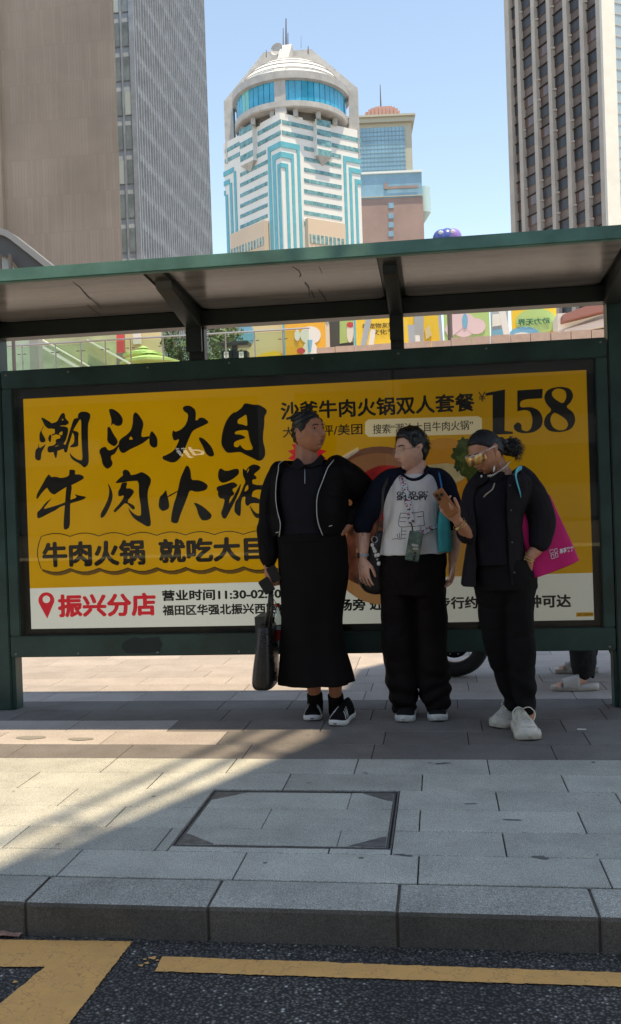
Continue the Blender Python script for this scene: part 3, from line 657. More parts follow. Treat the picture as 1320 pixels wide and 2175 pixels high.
# ---- brown textured wall building, upper left
def brownwall():
    m = bpy.data.materials.new('ribbed_brown_tile'); m.use_nodes = True; t = m.node_tree; b = t.nodes['Principled BSDF']; L = t.links.new; N = t.nodes.new
    g = N('ShaderNodeNewGeometry'); mp = N('ShaderNodeMapping'); mp.vector_type = 'POINT'; mp.inputs['Rotation'].default_value = (rad(90), 0, 0); L(g.outputs['Position'], mp.inputs[0])
    br = N('ShaderNodeTexBrick'); br.inputs['Scale'].default_value = 1; br.inputs['Brick Width'].default_value = .22; br.inputs['Row Height'].default_value = 2.6; br.inputs['Mortar Size'].default_value = .02; br.offset = .5
    sp = N('ShaderNodeSeparateXYZ'); L(g.outputs['Position'], sp.inputs[0]); cb = N('ShaderNodeCombineXYZ'); L(sp.outputs['X'], cb.inputs['X']); L(sp.outputs['Z'], cb.inputs['Y']); L(cb.outputs[0], br.inputs['Vector'])
    br.inputs['Color1'].default_value = (.215, .192, .174, 1); br.inputs['Color2'].default_value = (.195, .17, .152, 1); br.inputs['Mortar'].default_value = (.195, .168, .147, 1)
    n = N('ShaderNodeTexNoise'); n.inputs['Scale'].default_value = .25; n.inputs['Detail'].default_value = 6; L(g.outputs['Position'], n.inputs['Vector'])
    mx = N('ShaderNodeMix'); mx.data_type = 'RGBA'; mx.blend_type = 'MULTIPLY'; mx.inputs[0].default_value = .5; L(br.outputs[0], mx.inputs[6])
    r = N('ShaderNodeMapRange'); r.inputs['From Min'].default_value = .3; r.inputs['From Max'].default_value = .7; r.inputs['To Min'].default_value = .7; r.inputs['To Max'].default_value = 1.2; L(n.outputs['Fac'], r.inputs['Value']); L(r.outputs[0], mx.inputs[7])
    L(mx.outputs[2], b.inputs['Base Color']); b.inputs['Roughness'].default_value = .85
    bp = N('ShaderNodeBump'); bp.inputs['Strength'].default_value = .6; bp.inputs['Distance'].default_value = .05; L(br.outputs['Fac'], bp.inputs['Height']); bp.invert = True; L(bp.outputs[0], b.inputs['Normal'])
    return m
m_brown = brownwall()
BY = 62.; bx = at(251, 280, BY).x
bw = empty('brick_clad_building', (bx-20, BY+5, 0), 'blank brown ribbed tile wall building filling the upper left corner', 'building')
MB().prism([(bx-45, BY, 0), (bx, BY, 0), (bx-9, BY+14, 0), (bx-45, BY+14, 0)], (0, 0, 75)).build('wall', m_brown, bw)
for k in range(3): MB().box(bx-45, bx+.02, BY-.02, BY-.0, 8+k*.0, 8.2) if False else None
# vertical corner band seen at the far left
x0 = at(-4, 300, BY).x; x1 = at(6, 300, BY).x
MB().box(x0, x1, BY-.35, BY-.005, 0, 75).build('pilaster', m_brown, bw)

# ---- grey finned tower on the left
m_fin = M('aluminium_fin', (.33, .36, .40), .35, .3, var=(.6, .2))
m_curt = M('curtain_glass', (.07, .095, .12), .15, 0, spec=.6, var=(.35, .35))
m_span = M('pale_spandrel', (.42, .47, .50), .4, 0, var=(.5, .15))
FY = 105.; fx = at(291, 250, FY).x; FH = 4.0
FY2 = 105.; 
for yy in np.arange(110, 200, .5):
    if at(441, 280, yy).x <= fx: FY2 = yy; break
ft = empty('finned_office_tower', (fx-10, FY+10, 0), 'grey glass office tower with close vertical fins receding behind the brown wall', 'building')
MB().box(fx-26, fx-.35, FY+.35, FY2, 0, 96).build('wall', m_curt, ft)
z0 = at(262, 555, FY).z-8
z = z0; mb = MB(); 
while z < 96:
    mb.box(fx-.349, fx-.12, FY+.36, FY2+.02, z, z+.85); z += FH
tag(mb.build('spandrel_band', m_span, ft), kind='stuff')
mb = MB(); n = 34
for k in range(n+1):
    y = FY+.6+(FY2-FY-.6)*k/n; mb.box(fx-.345, fx+.1, y-.10, y+.10, 0, 96.2)
tag(mb.build('facade_fin', m_fin, ft), kind='stuff')
# front strip with two columns of windows, slightly slanted glass mullions
fl = at(243, 250, FY).x-3
m_wpane = M('window_pane_grey', (.19, .235, .25), .12, 0, spec=.7, var=(.5, .3))
m_wpane2 = M('window_pane_pale', (.42, .48, .47), .15, 0, spec=.6)
MB().box(fl, fx-.36, FY+.16, FY+.34, 0, 96).build('front_wall', m_span, ft)
k = 0; z = z0
while z < 92:
    for j, (px0, px1) in enumerate(((250, 264), (267, 284))):
        xa = at(px0, 300, FY).x; xb = at(px1, 300, FY).x
        f = MB().box(xa, xb, FY+.08, FY+.159, z+.95, z+3.85).build('window', m_fin, ft)
        MB().box(xa+.08, xb-.08, FY+.04, FY+.079, z+1.03, z+3.77).build('pane', m_wpane2 if (k*2+j) % 5 == 3 else m_wpane, f)
    k += 1; z += FH
for px, w in ((248, .1), (265.5, .1), (288, .3)):
    xa = at(px, 300, FY).x; MB().box(xa-w, xa+w, FY-.1, FY+.155, 0, 96.1).build('mullion', m_fin, ft)

# ---- brown tower with pale vertical piers, upper right
m_pier = M('pier_concrete', (.52, .47, .42), .75, var=(.3, .12))
m_pierw = M('pier_white_tile', (.80, .77, .70), .6, var=(.4, .06))
m_brn = M('brown_spandrel', (.20, .145, .125), .5, var=(.10, .5))
m_bwin = M('window_brown_tower', (.055, .055, .06), .3, 0, spec=.4, var=(.2, .5))
m_bluegl = M('blue_grey_curtain', (.36, .46, .52), .2, 0, spec=.6)
R0 = at(1287, 300, 148.); dl = Vector((-.50, .866, 0)); nl = Vector((-.866, -.5, 0)); dr = Vector((.866, .5, 0))
def onface(px, py, p0, d, n):
    h = hitplane(px, py, p0, n); return (h-p0).dot(d), h.z
rt = empty('brown_striped_tower', (R0.x, R0.y, 0), 'brown office tower with pale vertical piers and a white sunlit corner at upper right', 'building')
uL = onface(1078, 250, R0, dl, nl)[0]; HT = 160.
def fbox(mb, p0, d, n, u0, u1, z0_, z1_, o0, o1):
    """box on a vertical face: along d, from o0 to o1 out of the face"""
    v = [p0+d*u+n*o for u, o in ((u0, o0), (u1, o0), (u1, o1), (u0, o1))]
    P = [Vector((q.x, q.y, z)) for z in (z0_, z1_) for q in v]
    return mb.add(P, [(0,3,2,1),(4,5,6,7),(0,1,5,4),(1,2,6,5),(2,3,7,6),(3,0,4,7)])
base = Vector((R0.x, R0.y, 0))
fbox(MB(), base, dl, nl, 1.6, uL, 0, HT, -36, -.84).build('wall', m_brn, rt)
pj = [(1078, 1087), (1101, 1108), (1134, 1141), (1167, 1174), (1202, 1210), (1237, 1245), (1272, 1280)]
us = [onface(a, 230, R0, dl, nl)[0] for a, b in pj]; ub = [onface(b, 230, R0, dl, nl)[0] for a, b in pj]
for i, (u, v) in enumerate(zip(us, ub)):
    fbox(MB(), base, dl, nl, min(u, v), max(u, v)+.05, 0, HT+.5, -.9, 0).build('pier', m_pier, rt)
zt = onface(1200, 82, R0, dl, nl)[1]; FHr = 0
z1 = onface(1220, 440, R0, dl, nl)[1]; z2 = onface(1215, 395, R0, dl, nl)[1]; 
FHr = 3.42; zz = onface(1190, 466, R0, dl, nl)[1] - 12*FHr
rw = random.Random(5)
m_bwin2 = M('window_brown_tower_warm', (.16, .10, .085), .12, 0, spec=.8)
for i in range(6):
    a, b = sorted((us[i], ub[i+1])); a, b = sorted((us[i+1], ub[i])) if False else (ub[i+1], us[i]); a, b = sorted((a, b))
    z = zz; q = 0
    while z < HT-3:
        f = fbox(MB(), base, dl, nl, a+.05, b-.05, z+1.55, z+FHr-.12, -.837, -.74).build('window', m_brn, rt)
        fbox(MB(), base, dl, nl, a+.15, b-.15, z+1.62, z+FHr-.2, -.737, -.70).build('pane', m_bwin2 if rw.random() < .15 else m_bwin, f)
        fbox(MB(), base, dl, nl, a+.02, b-.02, z+FHr-.1, z+FHr-.02, -.837, -.45).build('lintel', M('lintel_dark', (.05, .04, .038), .6), rt)
        if z > 15 and rw.random() < .45:
            c = base+dl*(b-.9)+nl*-.45; MB().box(c.x-.35, c.x+.35, c.y-.2, c.y+.2, z+1.2, z+1.5).build('air_conditioner', m_pier, rt)
        z += FHr
# white corner pier and right glass face
w1 = hitplane(1313, 250, base, Vector((.5, -.866, 0))); uw = (w1-base).dot(dr)
pp = MB(); nr = Vector((.5, -.866, 0))
fbox(pp, base+dl*0, dr, nr, .02, uw, 0, HT+1, -1.4, .0).build('corner_pier', m_pierw, rt)
z = 0
fbox(MB(), base, dr, nr, uw+.02, uw+28, 0, HT, -24, -.3).build('glass_wall', m_bluegl, rt)
mb = MB(); z = 2
while z < HT: fbox(mb, base, dr, nr, uw+.03, uw+28, z, z+.15, -.29, -.22); z += 1.71
tag(mb.build('transom', m_pier, rt), kind='stuff')

# ---- white and turquoise tower, centre
m_tw = M('tower_white', (.78, .78, .77), .6, var=(.1, .05))
m_tt = M('tower_turquoise', (.11, .44, .53), .3, 0, var=(.6, .12), spec=.5)
m_tg = M('tower_window', (.12, .34, .38), .15, 0, spec=.6, var=(.8, .6), col2=(.25, .52, .55))
m_cyl = M('drum_blue_glass', (.015, .36, .58), .08, 0, spec=.9, var=(.15, .35))
m_cylg = M('drum_green_glass', (.16, .55, .55), .08, 0, spec=.8)
m_tgr = M('tower_grey_trim', (.45, .45, .45), .6, var=(.5, .15))
m_tpk = M('podium_cream', (.68, .54, .42), .7)
K = at(600, 400, 240.); K.z = 0
aL = rad(-48); aR = rad(50)
dL = Vector((math.sin(aL), math.cos(aL), 0)); dR = Vector((math.sin(aR), math.cos(aR), 0))
nL = Vector((-dL.y, dL.x, 0)); nL = nL if nL.y < 0 else -nL
nR = Vector((-dR.y, dR.x, 0)); nR = nR if nR.y < 0 else -nR
OX, OY, SS = 440, 20, 2.538
def cL(x, y): h = hitplane(OX+x/SS, OY+y/SS, K, nL); return (h-K).dot(dL), h.z
def cR(x, y): h = hitplane(OX+x/SS, OY+y/SS, K, nR); return (h-K).dot(dR), h.z
ct = empty('turquoise_striped_tower', (K.x, K.y+14, 0), 'white high-rise with turquoise stripes, a blue glass drum and a domed crown', 'building')
UL = cL(94, 900)[0]; UR = cR(828, 900)[0]; ZT = cR(410, 560)[1]
P4 = [K, K+dR*UR, K+dR*UR+dL*UL, K+dL*UL]
MB().prism([(p.x, p.y, 0) for p in P4], (0, 0, ZT)).build('wall', m_tw, ct)
fb = lambda mb, s, u0, u1, z0_, z1_, o0, o1: fbox(mb, K, dL if s == 'L' else dR, nL if s == 'L' else nR, min(u0, u1), max(u0, u1), min(z0_, z1_), max(z0_, z1_), o0, o1)
def stripe(s, x0, y0, x1, y1, mat=m_tt, o=.22, name='turquoise_band', zb=None):
    c = cL if s == 'L' else cR; ym = (y0+y1)/2
    u0 = c(x0, ym)[0]; u1 = c(x1, ym)[0]; xm = (x0+x1)/2
    return u0, u1
def hband(s, xa, ya, xb, h, mat, name, o0=.002, o1=.2):
    """horizontal band: top edge height taken at (xa,ya)"""
    c = cL if s == 'L' else cR
    u0, zt_ = c(xa, ya); _, zb_ = c(xa, ya+h); u1 = c(xb, ya)[0]
    u1 = c(xb, ya + (1 if s == 'R' else -1)*abs(xb-xa)*.3)[0]
    return fb(MB(), s, u0, u1, zb_, zt_, o0, o1).build(name, mat, ct), (u0, u1, zb_, zt_)
def vleg(s, x0, x1, ytop, o1=.2, zb=0):
    c = cL if s == 'L' else cR; u0 = c(x0, ytop+150)[0]; u1 = c(x1, ytop+150)[0]; zt_ = c((x0+x1)/2, ytop)[1]
    fb(MB(), s, u0, u1, zb, zt_, .002, o1).build('turquoise_stripe', m_tt, ct)
# nested arches round the near corner
for (lx0, lx1, rx0, rx1, yc, hh) in ((333, 347, 487, 502, 712, 30), (358, 373, 456, 471, 768, 30), (386, 400, 426, 441, 828, 24)):
    zt_ = cR(404, yc)[1]; zb_ = cR(404, yc+hh)[1]
    uL0 = cL(lx0, yc+150)[0]; uL1 = cL(lx1, yc+150)[0]; uR0 = cR(rx0, yc+150)[0]; uR1 = cR(rx1, yc+150)[0]
    fb(MB(), 'L', .0, uL0, zb_, zt_, .002, .2).build('turquoise_band', m_tt, ct)
    fb(MB(), 'R', -.2, uR1, zb_, zt_, .002, .2).build('turquoise_band', m_tt, ct)
    fb(MB(), 'L', uL0, uL1, 0, zb_-.001, .002, .2).build('turquoise_stripe', m_tt, ct)
    fb(MB(), 'R', uR0, uR1, 0, zb_-.001, .002, .2).build('turquoise_stripe', m_tt, ct)
# side arches
for (x0, x1, yc, hh) in ((150, 161, 848, 26), (128, 140, 912, 26), (106, 118, 975, 26)):
    u0 = cL(x0, yc+150)[0]; u1 = cL(x1, yc+150)[0]; _, zt_ = cL(x0, yc); _, zb_ = cL(x0, yc+hh)
    fb(MB(), 'L', u0, UL+.2, zb_, zt_, .002, .2).build('turquoise_band', m_tt, ct); fb(MB(), 'L', u0, u1, 0, zb_-.001, .002, .2).build('turquoise_stripe', m_tt, ct)
for (x0, x1, yc, hh) in ((738, 752, 790, 26), (769, 783, 852, 26), (801, 814, 915, 26)):
    u0 = cR(x0, yc+150)[0]; u1 = cR(x1, yc+150)[0]; _, zt_ = cR(x0, yc); _, zb_ = cR(x0, yc+hh)
    fb(MB(), 'R', u0, UR+.2, zb_, zt_, .002, .2).build('turquoise_band', m_tt, ct); fb(MB(), 'R', u0, u1, 0, zb_-.001, .002, .2).build('turquoise_stripe', m_tt, ct)
# ribbon windows with mullions: window > mullions as one mesh
def ribbon(s, xa, xb, yref, xref, h=20, o=.12):
    c = cL if s == 'L' else cR; _, zt_ = c(xref, yref); _, zb_ = c(xref, yref+h); ua = c(xa, yref)[0]; ub_ = c(xb, yref)[0]; ua, ub_ = sorted((ua, ub_))
    w = fb(MB(), s, ua, ub_, zb_, zt_, .003, o).build('window', m_tg, ct)
    mb = MB(); u = ua+1.1
    while u < ub_-.3: fb(mb, s, u-.05, u+.05, zb_, zt_, o+.001, o+.05); u += 1.35
    tag(mb.build('mullion', m_tt, w), kind='stuff')
for k in range(9): ribbon('L', 178, 327, 815+k*58.3, 318)
for k in range(2): ribbon('L', 96, 190, 705+k*56, 190, 22)
for k in range(2): ribbon('L', 272, 399, 592+k*60, 398, 24)
ribbon('L', 268, 318, 757, 316, 22)
for k in range(7): ribbon('R', 523, 722+k, 795+k*58, 523)
for k in range(2): ribbon('R', 404, 570, 595+k*57, 404, 22)
for k in range(2): ribbon('R', 662, 826, 660+k*57, 662, 22)
ribbon('R', 523, 575, 738, 523); ribbon('R', 664, 722, 772, 664)
# projecting bays
for s, xa, xb, yt, yb, n0 in (('L', 197, 268, 620, 835, 3), ('R', 578, 655, 590, 800, 4)):
    c = cL if s == 'L' else cR; u0, u1 = sorted((c(xa, (yt+yb)/2)[0], c(xb, (yt+yb)/2)[0])); zt_ = c((xa+xb)/2, yt)[1]; zb_ = c((xa+xb)/2, yb)[1]
    d = dL if s == 'L' else dR; n_ = nL if s == 'L' else nR; o = 1.3
    fb(MB(), s, u0, u1, zb_, ZT+.02, .0, o).build('bay', m_tw, ct)
    um = (u0+u1)/2; q = [K+d*u0, K+d*u1, K+d*u1+n_*o, K+d*u0+n_*o, K+d*um]; v = [Vector((p.x, p.y, zb_-.01)) for p in q[:4]]+[Vector((q[4].x, q[4].y, zb_-2.2))]
    MB().add(v, [(0,1,2,3),(0,4,1),(1,4,2),(2,4,3),(3,4,0)]).build('bay_corbel', m_tgr, ct)
    st_ = (zt_-zb_)/n0
    for k in range(n0):
        zz_ = zt_-.9-k*st_*1.0
        w = fbox(MB(), K, d, n_, u0+.1, u1-.1, zz_-1.6, zz_, o+.003, o+.1).build('window', m_tg, ct)
        mb = MB(); u = u0+1.4
        while u < u1-.5: fbox(mb, K, d, n_, u-.05, u+.05, zz_-1.6, zz_, o+.101, o+.14); u += 1.3
        tag(mb.build('mullion', m_tt, w), kind='stuff')
        e = K+d*(u0 if s == 'R' else u0)
# podium wings in cream
for s, xa, xb, yt in (('L', 150, 335, 1180), ('R', 527, 728, 1148)):
    c = cL if s == 'L' else cR; u0, u1 = sorted((c(xa, yt)[0], c(xb, yt)[0])); zt_ = c((xa+xb)/2, yt)[1]; d = dL if s == 'L' else dR; n_ = nL if s == 'L' else nR
    fb(MB(), s, u0, u1, 0, zt_, .25, 1.6).build('wing', m_tpk, ct)
    for k in range(5):
        zz_ = zt_-4.2-k*5.2; w = fbox(MB(), K, d, n_, u0+.4, u1-.4, zz_-2.3, zz_, 1.603, 1.7).build('window', m_tg, ct)
        mb = MB(); u = u0+1
        while u < u1: fbox(mb, K, d, n_, u-.2, u+.2, zz_-2.3, zz_, 1.701, 1.8); u += 1.3
        tag(mb.build('mullion', m_tpk, w), kind='stuff')
# drum, rim, dome
cD = K+(dR*UR+dL*UL)*.5; depth = cD.dot(_w)
cxp = at(618, 200, cD.y); rD = (at(736, 200, cD.y).x-at(498, 200, cD.y).x)/2*.97
cD = Vector((cxp.x, cD.y, 0)); yf = cD.y-rD
def zpx(px, py, y=None): return at(px, py, y if y is not None else yf).z
zb0 = zpx(618, 228); zb1 = zpx(618, 214); zg1 = zpx(618, 170); zr1 = zpx(618, 152)
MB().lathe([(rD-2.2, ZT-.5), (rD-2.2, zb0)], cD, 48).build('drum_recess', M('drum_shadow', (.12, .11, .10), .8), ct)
for k in range(14):
    q = k/14*6.283; c = cD+Vector(((rD-1.2)*math.cos(q), (rD-1.2)*math.sin(q), 0)); MB().box(c.x-.6, c.x+.6, c.y-.6, c.y+.6, ZT-.2, zb0+.1).build('drum_pillar', m_tgr, ct)
MB().lathe([(rD-2.5, zb0-.3), (rD+.2, zb0), (rD+.5, zb0+.3), (rD+.5, zb1), (rD-.1, zb1)], cD, 64).build('drum_sill', m_tgr, ct)
NP = 56
for k in range(NP):
    a0_, a1_ = k/NP*2*math.pi, (k+1)/NP*2*math.pi-.012; mid = (a0_+a1_)/2
    if math.sin(mid) > .35: continue
    v = []
    for r_ in (rD-.3, rD):
        for a_, z_ in ((a0_, zb1), (a1_, zb1), (a1_, zg1), (a0_, zg1)): v.append(cD+Vector((r_*math.cos(a_), r_*math.sin(a_), z_)))
    deg = math.degrees(mid) % 360
    MB().add(v, [(4,5,6,7),(0,1,5,4),(1,2,6,5),(2,3,7,6),(3,0,4,7)]).build('glass_panel', m_cylg if 219 < deg < 233 else m_cyl, ct)
MB().lathe([(rD-.35, zb1), (rD-.35, zg1)], cD, 56).build('drum_core', m_cyl, ct)
MB().lathe([(rD-.05, zg1+.01), (rD+1.0, zg1+.3), (rD+1.1, zr1), (rD-.2, zr1+.5)], cD, 64).build('drum_cornice', m_tgr, ct)
zd = zpx(618, 121, cD.y-6); prof = []
for k in range(9):
    q = k/8; prof.append(((rD-.9)*(1-q**1.6*.96), zr1+.4+(zd-zr1)*math.sin(q*1.5708)))
MB().lathe(prof, cD, 48).build('dome', m_tw, ct, smooth=True)
for k in range(1, 8): MB().lathe([(prof[k][0]+.1, prof[k][1]-.12), (prof[k][0]+.28, prof[k][1]), (prof[k][0]+.1, prof[k][1]+.12)], cD, 48).build('dome_rib', m_tgr, ct)
# four fins: upright from the parapet, then sloping to the crown
zc = zpx(560, 116, cD.y); 
def fin(direction, rr, px_top, t=1.3, rin=6.0, ztop=None, zlow=None, zcr=None):
    n_ = Vector((-direction.y, direction.x, 0)).normalized()*t
    zl = zlow; z_s = ztop
    P = [cD+direction*rr+Vector((0,0,zl)), cD+direction*rr+Vector((0,0,z_s)), cD+direction*rin+Vector((0,0,zcr)), cD+Vector((0,0,zcr)), cD+Vector((0,0,zcr-3)), cD+direction*(rin+.6)+Vector((0,0,zcr-3.4)), cD+direction*(rr-2.6)+Vector((0,0,z_s-1.6)), cD+direction*(rr-2.6)+Vector((0,0,zl))]
    MB().prism([p-n_ for p in P], n_*2).build('crown_fin', m_tgr, ct)
xl = at(484, 200, cD.y).x; xr = at(753, 200, cD.y).x
fin(Vector((-1, .02, 0)), cD.x-xl+1, None, 1.2, cD.x-at(562, 115, cD.y).x, zpx(480, 218, cD.y), ZT-6, zpx(562, 115, cD.y))
fin(Vector((1, .02, 0)), xr-cD.x+1, None, 1.2, at(662, 108, cD.y).x-cD.x, zpx(757, 190, cD.y), ZT-8, zpx(662, 108, cD.y))
dF = (K-cD); dF.z = 0; rf = dF.length; dF.normalize()
fin(dF, rf-1.2, None, 1.5, 4.0, zpx(596, 147, K.y), ZT-1, zpx(607, 95, cD.y-4))
fin(-dF, rf, None, 1.5, 4.0, zr1+2, ZT-1, zpx(607, 110, cD.y-4))
m_mast = M('mast_dark', (.12, .1, .1), .6)
for px, y0, y1, r in ((608, 108, 39, .28), (602, 95, 60, .16), (612, 118, 70, .2), (566, 118, 106, .15), (655, 110, 98, .2), (640, 98, 76, .06)):
    MB().tube([at(px, y0+4, cD.y-3), at(px, y1, cD.y-3)], [r, r*.5], 6).build('antenna', m_mast, ct)
d0 = at(590, 107, cD.y-5); MB().lathe([(0, 0), (1.3, .2), (1.8, .7)], d0, 16, Vector((-.3, -1, .2))).build('dish', m_tgr, ct)
MB().tube([d0, d0+Vector((0, .5, -3))], .15, 6).build('dish_mount', m_tgr, ct)

# ---- blue glass tower with pink stepped roof
m_bg = M('blue_tower_glass', (.22, .40, .52), .12, 0, spec=.7, var=(.05, .3))
m_bst = M('blue_tower_stone', (.44, .43, .36), .7); m_pk = M('pink_roof', (.48, .29, .25), .7); m_bbr = M('pinkish_wall', (.34, .24, .215), .7, var=(.1, .15))
G0 = at(762, 400, 330.); G0.z = 0; ag = rad(84)
dG = Vector((math.sin(ag), math.cos(ag), 0)); nG = Vector((dG.y, -dG.x, 0)); dG2 = Vector((-nG.x, -nG.y, 0))
def cG(px, py): h = hitplane(px, py, G0, nG); return (h-G0).dot(dG), h.z
bt = empty('blue_glass_tower', (G0.x+10, G0.y+10, 0), 'blue glass tower with a pink stepped roof and antenna behind the turquoise striped tower', 'building')
def gb(px0, px1, py0, py1, name, mat, o0=-20, o1=0, parent=None, z0_=None):
    u0 = cG(px0, (py0+py1)/2)[0]; u1 = cG(px1, (py0+py1)/2)[0]; zt_ = cG((px0+px1)/2, py0)[1]; zb_ = cG((px0+px1)/2, py1)[1] if z0_ is None else z0_
    return fbox(MB(), G0, dG, nG, u0, u1, zb_, zt_, o0, o1).build(name, mat, parent or bt)
gb(740, 876, 262, 380, 'upper_wall', m_bst); gb(755, 861, 272, 374, 'upper_glass', m_bg, .01, .3)
gb(738, 880, 252, 262, 'cornice', m_bst, -21, 1.2); gb(736, 882, 248, 252, 'cornice', m_bst, -22, 2)
gb(745, 896, 370, 424, 'middle_glass', m_bg, -22, 1.5); gb(745, 898, 420, 422, 'ledge', m_bst, 1.51, 1.9); gb(745, 896, 368, 372, 'ledge', m_pwhite, 1.51, 2.2)
gb(816, 822, 392, 405, 'facade_mark', m_bbr, 1.52, 1.9); gb(816, 888, 399, 404, 'facade_mark', m_bbr, 1.91, 2.1)
gb(745, 899, 424, 470, 'lower_wall', m_bbr, -22, 1.4, z0_=0)
for y_ in (434, 456, 475, 494): gb(825, 836, y_, y_+11, 'window', m_bg, 1.41, 1.6)
mb = MB()
for k in range(1, 12): 
    z_ = cG(810, 272+k*9)[1]; u0, u1 = cG(756, 300)[0], cG(861, 300)[0]; fbox(mb, G0, dG, nG, u0, u1, z_-.12, z_+.12, .31, .38)
for k in range(1, 14):
    u = cG(756+k*7.8, 320)[0]; fbox(mb, G0, dG, nG, u-.1, u+.1, cG(800, 374)[1], cG(800, 272)[1], .31, .37)
tag(mb.build('glazing_bar', M('glazing_bar', (.16, .27, .33), .5), bt), kind='stuff')
steps = [(776, 850, 236, 249), (783, 846, 229, 236.4), (790, 840, 224, 229.4), (797, 834, 220, 224.4)]
for i, (a_, b_, c_, d_) in enumerate(steps): gb(a_, b_, c_, d_, 'roof_step', m_pk, -14+i*2, -.1-i*.7)
for k in range(9): gb(780+k*8, 780.8+k*8, 230 if 0 < k < 8 else 238, 249, 'roof_rib', M('roof_rib', (.3, .13, .1), .7), -.09, .1)
p = cG(812, 220); q = G0+dG*p[0]+nG*-8; MB().tube([(q.x, q.y, p[1]-2), (q.x, q.y, cG(812, 158)[1])], [.35, .12], 6).build('antenna', m_mast, bt)
# round stair turret
u, zt_ = cG(900, 392); zb_ = cG(900, 445)[1]; q = G0+dG*(u)+nG*-4; q.z = 0; rt_ = 2.75
MB().lathe([(0, zb_-4), (rt_, zb_-.2), (rt_, zt_), (0, zt_+.3)], q, 28).build('turret', M('turret_glass', (.45, .62, .62), .2, spec=.6), bt)

# ---- raised terrace behind the stop
TY = 40.
m_wallp = M('terrace_tile', (.52, .37, .30), .7, var=(3, .12))
zt0 = at(600, 760, TY).z
ter = empty('raised_terrace', (0, 44, 0), 'pinkish tiled terrace wall behind the bus stop', 'wall')
MB().box(-60, 60, TY, TY+30, 0, zt0-.6).build('wall', m_wallp, ter)
xa = at(674, 738, TY).x
# parapet tiles stepping up to the right
for i in range(24):
    x0 = xa+i*.82; px_ = 674+i*40
    za = at(674+i*36, 736-i*.9, TY).z
    pxx = 674+i*40; ztop = at(pxx, 790-.0586*pxx-(9 if i < 7 else 13)-(i % 2), TY).z; MB().box(x0+.01, x0+.80, TY-.3, TY-.02, zt0-3, ztop).build('tile', m_wallp, ter)
m_hoard = {'o': M('hoarding_orange', (.80, .42, .05), .6), 'c': M('hoarding_cream', (.66, .58, .34), .6), 'g': M('hoarding_green', (.40, .58, .22), .6), 'b': M('hoarding_blue', (.16, .42, .60), .6), 'w': M('hoarding_white', (.75, .75, .72), .6), 'p': M('hoarding_pink', (.70, .55, .58), .6), 'r': M('hoarding_red', (.6, .07, .08), .6), 'y': M('hoarding_yellow', (.80, .55, .06), .6), 'd': M('hoarding_dark', (.07, .08, .08), .5), 'k': M('hoarding_lilac', (.55, .50, .75), .6), 's': M('hoarding_steel', (.38, .43, .47), .5)}
def board(px0, px1, py0, py1, Y, col, label, name='hoarding', cat='billboard', t=.12, group=None):
    a_ = at(px0, py0, Y); b_ = at(px1, py1, Y)
    o = MB().box(a_.x, b_.x, Y, Y+t, min(a_.z, b_.z), max(a_.z, b_.z)).build(name, m_hoard[col])
    return tag(o, label, cat, group)
def decal(o, pts, Y, col, name='print'):
    MB().prism([at(x, y, Y) for x, y in pts], (0, -.02, 0)).build(name, m_hoard[col], o)
def ellp(cx, cy, rx, ry, n=20): return [(cx+rx*math.cos(i/n*6.283), cy+ry*math.sin(i/n*6.283)) for i in range(n)]
h1 = board(500, 603, 670, 790, 50, 'c', 'cream hoarding with a blue round print beside the recycling bins'); 
decal(h1, ellp(520, 712, 21, 26), 49.99, 'b'); decal(h1, [(540, 760), (560, 750), (585, 745), (603, 752), (603, 790), (540, 790)], 49.985, 'y')
h2 = board(604, 694, 660, 790, 49.5, 'o', 'orange hoarding with a plain white and red painted figure shape')
decal(h2, ellp(660, 712, 22, 19), 49.49, 'w'); decal(h2, ellp(659, 745, 16, 20), 49.485, 'w'); decal(h2, ellp(640, 745, 9, 6), 49.47, 'r'); decal(h2, [(654, 722), (664, 722), (661, 748), (656, 748)], 49.46, 'b'); decal(h2, ellp(632, 712, 6, 12), 49.465, 'w')
h3 = board(699, 752, 660, 735, 50.5, 'd', 'dark framed shopfront between orange hoardings', 'shopfront', 'shopfront'); decal(h3, [(722, 666), (750, 664), (750, 726), (722, 730)], 50.49, 'g'); decal(h3, ellp(744, 706, 7, 22), 50.47, 'w'); decal(h3, ellp(744, 690, 7, 6), 50.46, 'r')
h4 = board(755, 870, 650, 790, 49, 'y', 'yellow hoarding printed with dark Chinese lettering')
def hoard_text(s, x0, y0, x1, y1, Y, mat, parent, mirror=False, off_=.01):
    me = text_mesh(s, off_); co = np.array([v.co for v in me.vertices]); mn = co.min(0); mx = co.max(0); A = at(x0, y0, Y); B = at(x1, y1, Y)
    for v in me.vertices:
        u = (v.co.x-mn[0])/(mx[0]-mn[0]); w = (v.co.y-mn[1])/(mx[1]-mn[1]); u = 1-u if mirror else u
        v.co = (A.x+(B.x-A.x)*u, Y, A.z+(B.z-A.z)*w)
    return link('lettering', me, mat, parent)
hoard_text('和宠物友好', 770, 699, 838, 684, 48.96, m_ink, h4); hoard_text('文化节', 791, 712, 838, 698, 48.96, m_ink, h4)
h5 = board(858, 940, 650, 790, 51, 'y', 'yellow hoarding with grey door panels right of the second bracket'); decal(h5, [(880, 660), (900, 660), (900, 735), (880, 735)], 50.98, 's'); decal(h5, [(903, 700), (912, 690), (918, 712), (905, 722)], 50.97, 'c')
h6 = board(942, 1042, 655, 735, 49.2, 'g', 'green hoarding with a large pale pink rounded shape')
decal(h6, ellp(985, 690, 28, 26), 49.19, 'p'); decal(h6, ellp(1012, 693, 20, 17), 49.18, 'p'); decal(h6, [(960, 665), (985, 660), (990, 690), (955, 720), (945, 700)], 49.175, 'p'); decal(h6, ellp(988, 682, 6, 16), 49.16, 'b')
